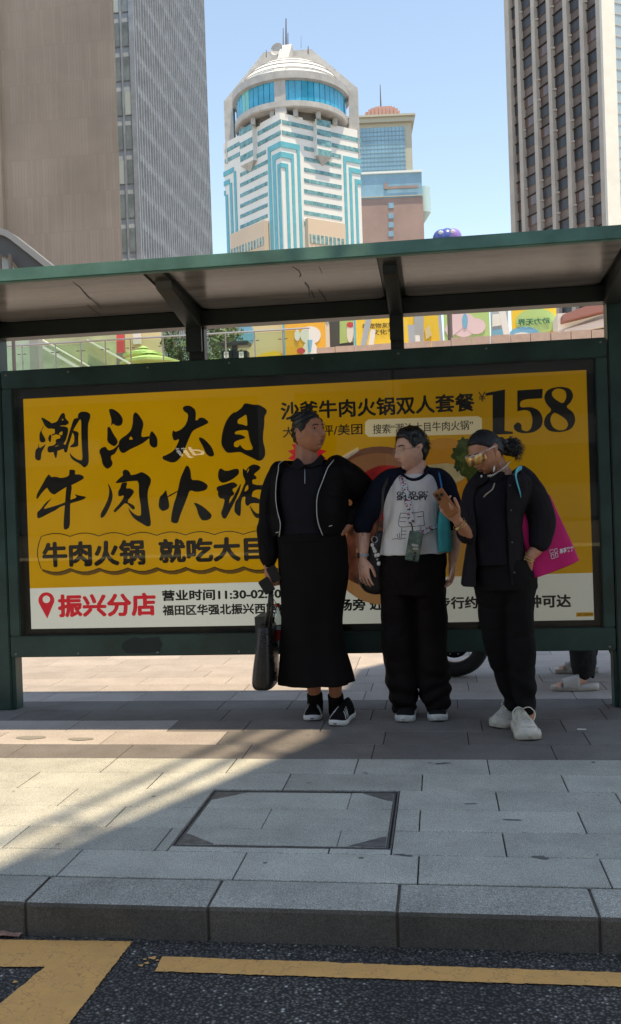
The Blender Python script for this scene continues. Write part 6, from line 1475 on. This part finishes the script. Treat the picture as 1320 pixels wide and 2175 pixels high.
# turquoise tote under the other arm
tb = empty('tote_bag', tuple(at(943, 1172, Y2)), 'turquoise fabric tote with a blue strap hanging between the short-haired person and the raised phone', 'tote bag')
m_tq = fabric('tote_turquoise', (.035, .30, .30), .75, (200, .2, .001)); m_tb = fabric('strap_blue', (.03, .17, .42), .7)
mb = MB(); P = [(935, 1062, .014), (934, 1090, .03), (931, 1130, .04), (929, 1160, .042), (929, 1170, .04)]
rows(mb, [(1058, 934, 950, .03), (1085, 932, 953, .06), (1120, 930, 957, .09), (1150, 929, 959, .10), (1171, 929, 959, .10)], Y2-.06, ex=4); garment('bag_body', mb, m_tq, tb, .005, 2, folds(.004, (16, 16, 6), seed=61))
q = [Vector(a) for a in catmull([at(927, 1000, Y2+.02), at(933, 1008, Y2-.06), at(937, 1024, Y2-.105), at(940, 1045, Y2-.12), at(941, 1064, Y2-.11)], 5)]; MB().tube(q, .014, 8, flat=.25).build('strap', m_tb, tb, True)

# ---------------------------------------------------------------- person three: looking down at a phone
Y3 = 4.90
p3 = empty('person', tuple(at(1098, 1560, 0, 'z')), 'woman with curly bun and mirrored sunglasses in black, looking down at a phone', 'person'); p3['skin'] = 'skin_brown_warm'
H3 = Head(at(1032, 961, Y3-.03), (-.70, -.56, -.42), (-.28, -.10, 1), .98, nose=1.0, jaw=.36, lip=1.25)
mb = MB(); H3.grid(mb); H3.ears(mb); limb(mb, [(1046, 968, .02, .050), (1055, 988, .02, .052), (1064, 1008, .02, .060), (1070, 1026, .02, .09)], Y3)
hm = remesh(mb, .0026, 1)
mb = MB(); rows(mb, [(1020, 1035, 1110, .08), (1050, 1018, 1115, .10), (1120, 1018, 1108, .115), (1200, 1020, 1118, .12), (1250, 1022, 1128, .12)], Y3)
limb(mb, [(1048, 1240, .03, .06), (1060, 1380, .07, .042), (1087, 1470, .11, .034), (1092, 1515, .13, .034)], Y3)
limb(mb, [(1098, 1240, 0, .06), (1106, 1380, 0, .045), (1115, 1470, 0, .036), (1120, 1525, -.02, .04)], Y3)
bm_ = remesh(mb, .008, 2)
mb = MB(); limb(mb, [(1018, 1040, 0, .05), (1002, 1090, -.02, .044), (996, 1138, -.08, .038), (984, 1122, -.16, .031), (972, 1106, -.22, .024)], Y3)
w3 = at(971, 1104, Y3-.225); hand(mb, w3, (-.55, -.30, .62), (-.5, -.8, -.35), 1, .92, curl=(.55, .8, .55), tcurl=.1, spread=.12)
limb(mb, [(1118, 1036, 0, .052), (1144, 1085, .02, .046), (1152, 1128, 0, .042), (1146, 1156, -.03, .037), (1126, 1183, -.07, .026)], Y3)
hand(mb, at(1124, 1186, Y3-.07), (-.35, .15, -.9), (-.1, -1, 0), 1, .9, curl=(.3, .3, .2))
am = remesh(mb, .0036, 1)
join_meshes('body', [hm, bm_, am], sk3, p3)
face_bits(H3, p3, m_lip3, m_hairb, eyes=True)
hl3 = ([0, 30, 55, 75, 88, 105, 130, 180], [46, 45, 34, 18, 22, -6, -30, -36])
m_hair3 = M('hair_slick_black', (.009, .008, .009), .48, 0, var=(60, .4), bump=(160, .5, .002), spec=.3)
H3.hair('hair', m_hair3, p3, lambda LO, LA: .009+.003*sstep(90, 160, LO), hl3, .0012, (20, 130, 130))
rr = random.Random(8); bc = at(1083, 952, Y3+.04); mb = MB(); mb.sphere(bc, (.052, .045, .048), 14).sphere(at(1068, 948, Y3+.02), (.045, .04, .045), 12)
cm = garment('bun', mb, m_hairb, p3, .005, 2, folds(.012, (45, 45, 45), seed=71))
mb = MB()
for i in range(150):
    th = rr.uniform(-1.2, 1.7); ph_ = rr.uniform(-1.5, 1.5); d = Vector((math.cos(th)*math.cos(ph_), math.sin(ph_)*.8, math.sin(th)*math.cos(ph_))).normalized(); b = bc+Vector((d.x*.045, d.y*.04, d.z*.042)); r = rr.uniform(.005, .009); L = rr.uniform(.012, .034)
    if d.x < -.1 and d.z < .2: continue
    a = d.orthogonal().normalized(); c_ = d.cross(a); P = []; ph0 = rr.uniform(0, 6)
    for k in range(9): t = k/8; P.append(b+d*L*t+(a*math.cos(ph0+t*7)+c_*math.sin(ph0+t*7))*r*(.4+t)+Vector((.006*t, 0, -.012*t*t)))
    mb.tube(P, [.0028*(1-.6*k/8) for k in range(9)], 5)
tag(mb.build('curl', m_hairb, p3, True), kind='stuff')
# visor sunglasses
sg3 = empty('sunglasses', tuple(H3.w(0, .1, .0)), 'pale framed visor sunglasses with orange and gold mirrored lens on the woman looking down', 'sunglasses')
m_vis = bpy.data.materials.new('mirror_lens'); m_vis.use_nodes = True; _t = m_vis.node_tree; _b = _t.nodes['Principled BSDF']; _b.inputs['Metallic'].default_value = .5; _b.inputs['Roughness'].default_value = .3
_tc = _t.nodes.new('ShaderNodeTexCoord'); _wv = _t.nodes.new('ShaderNodeTexWave'); _wv.inputs['Scale'].default_value = 6; _wv.inputs['Distortion'].default_value = .6; _wv.bands_direction = 'X'
_rr = _t.nodes.new('ShaderNodeValToRGB'); _e = _rr.color_ramp.elements; _e[0].color = (.85, .38, .10, 1); _e[1].color = (.30, .09, .05, 1); _x = _rr.color_ramp.elements.new(.45); _x.color = (.8, .6, .22, 1)
_t.links.new(_tc.outputs['Object'], _wv.inputs['Vector']); _t.links.new(_wv.outputs['Fac'], _rr.inputs[0]); _t.links.new(_rr.outputs[0], _b.inputs['Base Color'])
mb = MB(); rg = []
for i in range(25):
    a = rad(-66+132*i/24); x = .078*math.sin(a); y = .098*math.cos(a)**.8+.016; hi = .026-.004*abs(math.sin(a)); lo = -.026+.010*math.exp(-(a/.14)**2)+.008*abs(math.sin(a))**2
    rg.append([H3.w(x, y, hi), H3.w(x*1.03, y+.003, hi), H3.w(x*1.03, y+.004, lo), H3.w(x, y, lo)])
eloft(mb, rg); mb.build('lens', m_vis, sg3, True)
m_sgf = M('sunglass_frame', (.60, .50, .47), .3)
MB().tube([r_[0]+H3.U*.001 for r_ in rg], .0028, 6).build('brow_bar', m_sgf, sg3, True)
for sx in (-1, 1): MB().tube([H3.w(sx*.073, .055, .022), H3.w(sx*.080, .02, .022), H3.w(sx*.084, -.012, .018)], .003, 6).build('temple', m_sgf, sg3, True)
# clothes
f_sh = fabric('shirt_black_cotton', (.018, .0155, .018), .85); f_p3 = fabric('polo_black', (.014, .0125, .0155)); f_t3 = fabric('trousers_black_crease', (.0105, .0095, .0095), .8)
mb = MB(); rows(mb, [(1008, 1042, 1090, .06), (1020, 1022, 1108, .095), (1045, 1002, 1116, .12), (1080, 998, 1106, .135), (1130, 1001, 1101, .14), (1170, 1004, 1102, .142), (1198, 1004, 1106, .145)], Y3)
o = garment('polo_shirt', mb, f_p3, p3, .006, 3, folds(.004, (8, 8, 9), seed=81)); t_p3 = bvh(o)
mb = MB(); mb.prism([at(x, y, Y3-.09) for x, y in ((1022, 1008), (1014, 1022), (1010, 1036), (1024, 1030), (1038, 1018), (1034, 1008))], (0, .01, 0)); mb.prism([at(x, y, Y3-.10) for x, y in ((1040, 1018), (1052, 1028), (1068, 1020), (1074, 1004), (1064, 1000), (1050, 1010))], (0, .01, 0)); garment('collar', mb, f_p3, p3, .003, 1)
for P in ([(1051, 1026), (1049, 1034), (1046, 1040), (1041, 1044)], [(1041, 1044), (1034, 1049), (1028, 1056)]):
    q = [onto(t_p3, x, y, .004, Y3) for x, y in P]; MB().tube([a for a in q if a is not None], .0035, 6).build('placket_edge', M('skin_gap', (.40, .30, .24), .5), p3, True)
mb = MB(); rows(mb, [(1188, 1006, 1128, .128), (1215, 1005, 1138, .135), (1250, 1008, 1142, .135)], Y3)
rows(mb, [(1225, 1007, 1085, .115), (1300, 1014, 1086, .105, .03), (1380, 1029, 1092, .09, .06), (1430, 1050, 1102, .08, .09), (1470, 1067, 1108, .068, .11), (1503, 1077, 1106, .056, .12)], Y3)
rows(mb, [(1225, 1058, 1143, .125), (1300, 1068, 1134, .112), (1380, 1076, 1137, .10), (1430, 1083, 1138, .092), (1475, 1091, 1138, .082), (1517, 1100, 1134, .065, -.01)], Y3)
garment('trousers', mb, f_t3, p3, .007, 3, lambda c: folds(.010, (7, 7, 8), seed=91)(c)+.006*np.sin(c[:, 2]*80+c[:, 0]*20+vnoise(c*7)*9)*(1-sstep(.15, .38, c[:, 2])))
mb = MB()
R = [(1000, 1044, 1106, 1050, 1088, .08, .03), (1010, 1022, 1126, 1030, 1078, .12, .01), (1024, 1006, 1134, 1012, 1070, .14, 0), (1055, 996, 1128, 1001, 1071, .155, 0), (1100, 993, 1110, 1002, 1073, .16, 0), (1150, 990, 1111, 1004, 1075, .16, 0), (1195, 984, 1115, 1005, 1078, .16, 0), (1242, 979, 1114, 1006, 1084, .16, 0)]
eL, eR = open_coat(mb, R, Y3, th=.010)
limb(mb, [(1030, 1018, 0, .055), (1008, 1040, -.01, .060), (996, 1080, -.02, .058), (988, 1112, -.04, .056), (990, 1132, -.08, .052), (984, 1130, -.12, .045)], Y3)
limb(mb, [(1108, 1010, 0, .058), (1122, 1028, 0, .068), (1140, 1066, .01, .072), (1149, 1102, .0, .072), (1150, 1134, -.02, .062), (1147, 1154, -.035, .055)], Y3)
garment('open_shirt', mb, f_sh, p3, .0065, 2, folds(.011, (8, 8, 6), seed=95))
m_btn = M('button_dark', (.05, .05, .055), .3)
for k, p in enumerate(eR[3::4]): MB().sphere(p+Vector((.022, -.004, 0)), (.005, .003, .005), 10).build('button', m_btn, p3, True)
# shoes
m_rs = M('runner_offwhite', (.50, .46, .40), .7, var=(25, .25), bump=(120, .3, .002)); m_rsole = M('runner_sole', (.52, .47, .40), .6, var=(18, .2)); m_lace = M('lace_cream', (.62, .57, .48), .8)
for toe, ang, dz in (((1052, 1548), rad(-38), 0), ((1127, 1575), rad(6), 0)):
    s_, u_, pt = shoe(p3, at(*toe, 0, 'z'), ang, .262, .117, m_rs, m_rsole, .042, .074, .130, sole_flare=1.12)
    for k in range(6):
        MB().tube([pt(.34+k*.065, -.42, .003), pt(.33+k*.065, 0, .008), pt(.36+k*.065, .42, .003)], .0034, 6).build('lace', m_lace, u_, True)
    for sx in (-1, 1):
        a = pt(.38, 0, .01); P = [a, a+Vector((sx*.03, -.02, .012)), a+Vector((sx*.055, -.04, -.01)), a+Vector((sx*.05, -.05, -.04)), a+Vector((sx*.035, -.055, -.055))]
        MB().tube([Vector(q) for q in catmull(P, 4)], .0028, 6).build('lace_loop', m_lace, u_, True)
    MB().tube([pt(.78, -.97, .002), pt(.86, -.5, .002), pt(.90, 0, .002), pt(.86, .5, .002), pt(.78, .97, .002)], .003, 6).build('toe_overlay', m_rsole, u_, True)
# jewellery
m_gold = M('gold', (.75, .5, .22), .25, 1); m_silv = M('pale_gold', (.75, .66, .55), .22, .9)
mb = MB(); CP = catmull([at(1036, 1011, Y3-.08), at(1046, 1010, Y3-.095), at(1058, 1004, Y3-.09), at(1070, 995, Y3-.07), at(1080, 984, Y3-.02), at(1084, 980, Y3+.03)], 4); CP = [Vector(a) for a in CP]
for i in range(len(CP)-1):
    a, b = CP[i], CP[i+1]; c_ = (a+b)/2; d = (b-a).normalized(); n_ = Vector((0, -1, 0)) if i % 2 else Vector((.3, -.3, 1)); n_ = (n_-d*n_.dot(d)).normalized(); L = (b-a).length*.75
    MB().tube([c_+d*L*math.cos(q)+n_*.0055*math.sin(q) for q in [k/12*6.283 for k in range(13)]], .0018, 5).build('chain_link', m_silv, p3, True)
MB().sphere(at(1051, 970, Y3-.06), .006, 10).build('ear_stud', m_bead, p3, True)
MB().tube([at(1051, 989, Y3-.10), at(1050, 996, Y3-.10), at(1049, 1003, Y3-.10)], [.002, .0055, .002], 8).build('drop_earring', m_bead, p3, True)
MB().tube([at(1023, 1009, Y3-.12), at(1023, 1014, Y3-.12)], [.004, .003], 6).build('drop_earring', m_bead, p3, True)
for c_, ax_, r in ((at(976, 1112, Y3-.20), Vector((-.55, -.30, .62)), .036), (at(978, 1115, Y3-.195), Vector((-.4, -.3, .7)), .037), (at(1122, 1188, Y3-.07), Vector((-.35, .15, -.9)), .033), (at(1124, 1184, Y3-.07), Vector((-.5, .15, -.9)), .034)):
    q = ax_.to_track_quat('Z', 'Y').to_matrix(); MB().tube([c_+q @ Vector((r*math.cos(k/20*6.283), r*math.sin(k/20*6.283), 0)) for k in range(21)], .0022, 6).build('bangle', m_gold, p3, True)
# phone in the raised hand
pc = at(947, 1068, Y3-.27); ax_ = Vector((.72, -.1, .45)); az_ = Vector((-.60, -.10, .72)); az_ = (az_-ax_.normalized()*az_.dot(ax_.normalized())).normalized(); ay_ = az_.cross(ax_).normalized()
m_or = M('phone_case_tan', (.30, .11, .04), .35, var=(8, .15))
o = slab_box('phone', pc, ax_, ay_, az_, .060, .150, .012, m_or, None, .005); tag(o, 'tan brown phone held up in the right woman’s raised hand', 'phone')
nn = ay_ if ay_.y < 0 else -ay_
for dx, dz, r in ((-.014, .055, .009), (-.014, .034, .009), (.008, .046, .008)): MB().lathe([(0, 0), (r, 0), (r, .004), (r*.6, .0045), (0, .003)], pc+ax_.normalized()*dx+az_*dz+nn*.006, 14, nn).build('camera_lens', m_black, o)
# pink tote
pt_ = empty('tote_bag', tuple(at(1165, 1215, Y3+.05)), 'magenta pink fabric tote with white Chinese lettering hanging from the right woman’s shoulder', 'tote bag')
m_pink = fabric('tote_magenta', (.48, .018, .12), .6, (250, .2, .001), var=(5, .12))
mb = MB(); A_ = [(1097, 1074), (1168, 1050), (1232, 1192), (1132, 1230)]
rg = []; 
for i in range(15):
    t = i/14; l = (1091+(1131-1091)*t, 1074+(1229-1074)*t); r_ = (1168+(1232-1168)*t, 1050+(1190-1050)*t**1.0); a = at(*l, Y3-.03); b = at(*r_, Y3+.09); c_ = (a+b)/2; th = .012+.045*t
    rg.append(ring(c_, (b-a)/2, Vector((0, th, 0)), 32, 3.4))
eloft(mb, rg); o = garment('bag_body', mb, m_pink, pt_, .005, 2, folds(.003, (7, 7, 7), seed=101)); t_bg = bvh(o)
m_wt = M('print_white', (.68, .62, .64), .6)
text_on(t_bg, '英孚教育', (1189, 1177), (1219, 1166, -7), m_wt, pt_, Y3, .03, lift=.005)
for P in ([(1168, 1169), (1175, 1167), (1176, 1174), (1169, 1176), (1168, 1169)], [(1178, 1167), (1183, 1165), (1185, 1172), (1179, 1174), (1178, 1167)], [(1170, 1179), (1176, 1178), (1178, 1186), (1172, 1187), (1170, 1179)], [(1179, 1177), (1184, 1175), (1186, 1182), (1181, 1184), (1179, 1177)]):
    q = [onto(t_bg, x, y, .001, Y3) for x, y in P]; q = [a for a in q if a is not None]
    if len(q) > 3: MB().tube(q, .0022, 5).build('logo_square', m_wt, pt_)
q = [Vector(a) for a in catmull([at(1110, 1076, Y3-.06), at(1106, 1050, Y3-.13), at(1099, 1025, Y3-.15), at(1096, 1008, Y3-.14), at(1100, 998, Y3-.10), at(1108, 994, Y3-.04), at(1116, 1000, Y3+.06)], 5)]
MB().tube(q, .012, 8, flat=.25).build('strap', fabric('strap_turquoise', (.08, .36, .44), .7), pt_, True)

# ---------------------------------------------------------------- behind the panel: scooter and rider
Y4 = 6.15
m_tyre = M('tyre_rubber', (.012, .012, .012), .6, bump=(60, .4, .002)); m_sb = M('scooter_plastic', (.010, .010, .011), .35)
sc = empty('electric_scooter', tuple(at(975, 1437, 0, 'z')), 'black electric scooter parked behind the advertising panel, its front wheel visible below', 'scooter')
wc = at(967, 1437, 0, 'z'); wc.z = .24
ty = MB().lathe([(.155, -.035), (.19, -.05), (.225, -.04), (.24, 0), (.225, .04), (.19, .05), (.155, .035)], wc, 40, Vector((.12, 1, 0)))
wh = ty.build('wheel', m_tyre, sc, True)
MB().lathe([(.158, -.03), (.150, -.034), (.14, -.03), (.14, .03), (.158, .03)], wc, 32, Vector((.12, 1, 0))).build('rim', M('rim_alloy', (.10, .10, .10), .3, .9), wh, True)
MB().lathe([(.0, -.02), (.11, -.018), (.11, .018), (0, .02)], wc, 24, Vector((.12, 1, 0))).build('brake_disc', M('disc_dark', (.03, .03, .03), .3, .8), wh, True)
for k in range(10):
    q = k/10*6.283; MB().sphere(wc+Vector((.085*math.cos(q), -.026, .085*math.sin(q))), (.006, .004, .006), 6).build('bolt', M('steel_ring', (.6, .6, .6)), wh)
w2 = wc+Vector((1.25, .05, 0)); 
MB().lathe([(.155, -.035), (.19, -.05), (.225, -.04), (.24, 0), (.225, .04), (.19, .05), (.155, .035)], w2, 32, Vector((.0, 1, 0))).build('wheel', m_tyre, sc, True)
mb = MB(); mb.prism([(wc.x-.12, Y4+.1, .5), (wc.x-.02, Y4+.1, .95), (wc.x+.1, Y4+.1, 1.0), (wc.x+.25, Y4+.1, .42), (wc.x+.55, Y4+.1, .36), (wc.x+.66, Y4+.1, .72), (wc.x+1.45, Y4+.1, .78), (wc.x+1.5, Y4+.1, .5), (wc.x+1.0, Y4+.1, .235), (wc.x+.35, Y4+.1, .235), (wc.x+.2, Y4+.1, .34)], (0, .26, 0))
mb.build('fairing', m_sb, sc, bevel=.03, seg=3)
MB().box(wc.x+.62, wc.x+1.4, Y4+.08, Y4+.38, .781, .86).build('seat', M('seat_vinyl', (.02, .018, .018), .4), sc, bevel=.04, seg=3)
MB().tube([(wc.x, Y4+.23, .24), (wc.x+.08, Y4+.23, .6), (wc.x+.16, Y4+.23, 1.08)], .025, 8).build('fork', m_sb, sc, True); MB().tube([(wc.x+.2, Y4-.08, 1.14), (wc.x+.16, Y4+.23, 1.1), (wc.x+.2, Y4+.55, 1.14)], .016, 8).build('handlebar', m_sb, sc, True)
MB().tube([at(1262, 1404, Y4), at(1259, 1440, Y4)], [.016, .012], 8).build('side_stand', m_sb, sc)
# rider: seated behind the panel, one slippered foot on the ground
YR_ = 6.02
pr = empty('person', tuple(at(1215, 1466, 0, 'z')), 'person behind the panel of whom only dark trouser hems and pale slippers show', 'person'); pr['skin'] = 'skin_light'
toe = at(1176, 1466, 0, 'z'); hx = wc.x+.95
mb = MB()
hip = Vector((hx, YR_+.2, .92)); kn = Vector((toe.x+.17, YR_-.05, .52)); ank = Vector((toe.x+.20, toe.y+.06, .10))
seg(mb, [hip, kn, ank], [.09, .065, .042], 12); toe2 = at(1183, 1429, 0, 'z'); kn2 = Vector((toe2.x+.16, toe2.y-.05, .54)); ank2 = Vector((toe2.x+.2, toe2.y, .11)); seg(mb, [hip+Vector((0, .15, 0)), kn2, ank2], [.09, .065, .042], 12)
seg(mb, [hip+Vector((0, .07, 0)), hip+Vector((0, .07, .3)), hip+Vector((-.02, .07, .52))], [.15, .15, .14], 16); seg(mb, [hip+Vector((-.02, .07, .52)), hip+Vector((-.03, .07, .66))], [.06, .05], 12)
for s_ in (-1, 1): seg(mb, [hip+Vector((0, .07+s_*.18, .5)), hip+Vector((-.1, .07+s_*.24, .25)), hip+Vector((-.38, .07+s_*.2, .22))], [.05, .042, .03], 10)
HR = Head(hip+Vector((-.05, .07, .80)), (-1, -.1, -.1), (0, 0, 1)); HR.grid(mb)
def foot(t, an):
    seg(mb, [an, an+Vector((-.02, 0, -.035)), t+Vector((.09, 0, .035)), t+Vector((.03, 0, .024))], [.04, .04, .032, .022], 12)
    for k in range(5): seg(mb, [t+Vector((.04, -.03+k*.015, .026)), t+Vector((.008+abs(k-1)*.006, -.034+k*.017, .022))], [.011, .009], 8)
foot(toe, ank); foot(toe2, ank2)
me = remesh(mb, .005, 2); link('body', me, sk2, pr, True)
HR.hair('hair', m_hairb, pr, .014, hl2, .004)
mb = MB(); seg(mb, [hip, kn, ank+Vector((-.01, 0, .05)), ank+Vector((-.01, 0, .03))], [.10, .085, .085, .08], 16); seg(mb, [hip+Vector((0, .15, 0)), kn2, ank2+Vector((0, 0, .05))], [.10, .085, .08], 16); seg(mb, [hip+Vector((0, .07, -.02)), hip+Vector((0, .07, .1))], [.15, .15], 16)
garment('trousers', mb, fabric('trousers_speckled', (.035, .034, .036), .85, var=(160, .7)), pr, .008, 2, folds(.008, (9, 9, 9), seed=111))
mb = MB(); seg(mb, [hip+Vector((0, .07, .08)), hip+Vector((-.02, .07, .52))], [.165, .15], 18)
for s_ in (-1, 1): seg(mb, [hip+Vector((0, .07+s_*.16, .5)), hip+Vector((-.06, .07+s_*.22, .34))], [.065, .06], 12)
garment('tshirt', mb, f_nv, pr, .01, 2)
m_slip = M('slipper_cream', (.60, .55, .50), .5)
for t, lab in ((toe, ank), (toe2, ank2)):
    mb = MB(); rg = []
    for k in range(14):
        q = k/13; x = t.x-.012+.285*q; w = .05*(math.sin(math.pi*min(1, q*.86+.10))**.45); z = .012+.03*max(0, q-.55)
        rg.append([Vector((x, t.y-w, z*.2+.0)), Vector((x, t.y+w, z*.2)), Vector((x, t.y+w*1.05, z+.016)), Vector((x, t.y-w*1.05, z+.016))])
    eloft(mb, rg); mb.build('slipper_sole', m_slip, pr, True)
    mb = MB(); rg = []
    for k in range(8):
        q = k/7; x = t.x+.055+.10*q; h = .055+.03*q; rg.append([Vector((x, t.y+.053*math.cos(a), .016+h*math.sin(a))) for a in [math.pi*j/12 for j in range(13)]]+[Vector((x, t.y+.048*math.cos(a), .014+(h-.006)*math.sin(a))) for a in [math.pi*j/12 for j in reversed(range(13))]])
    eloft(mb, rg); mb.build('slipper_band', m_slip, pr, True)
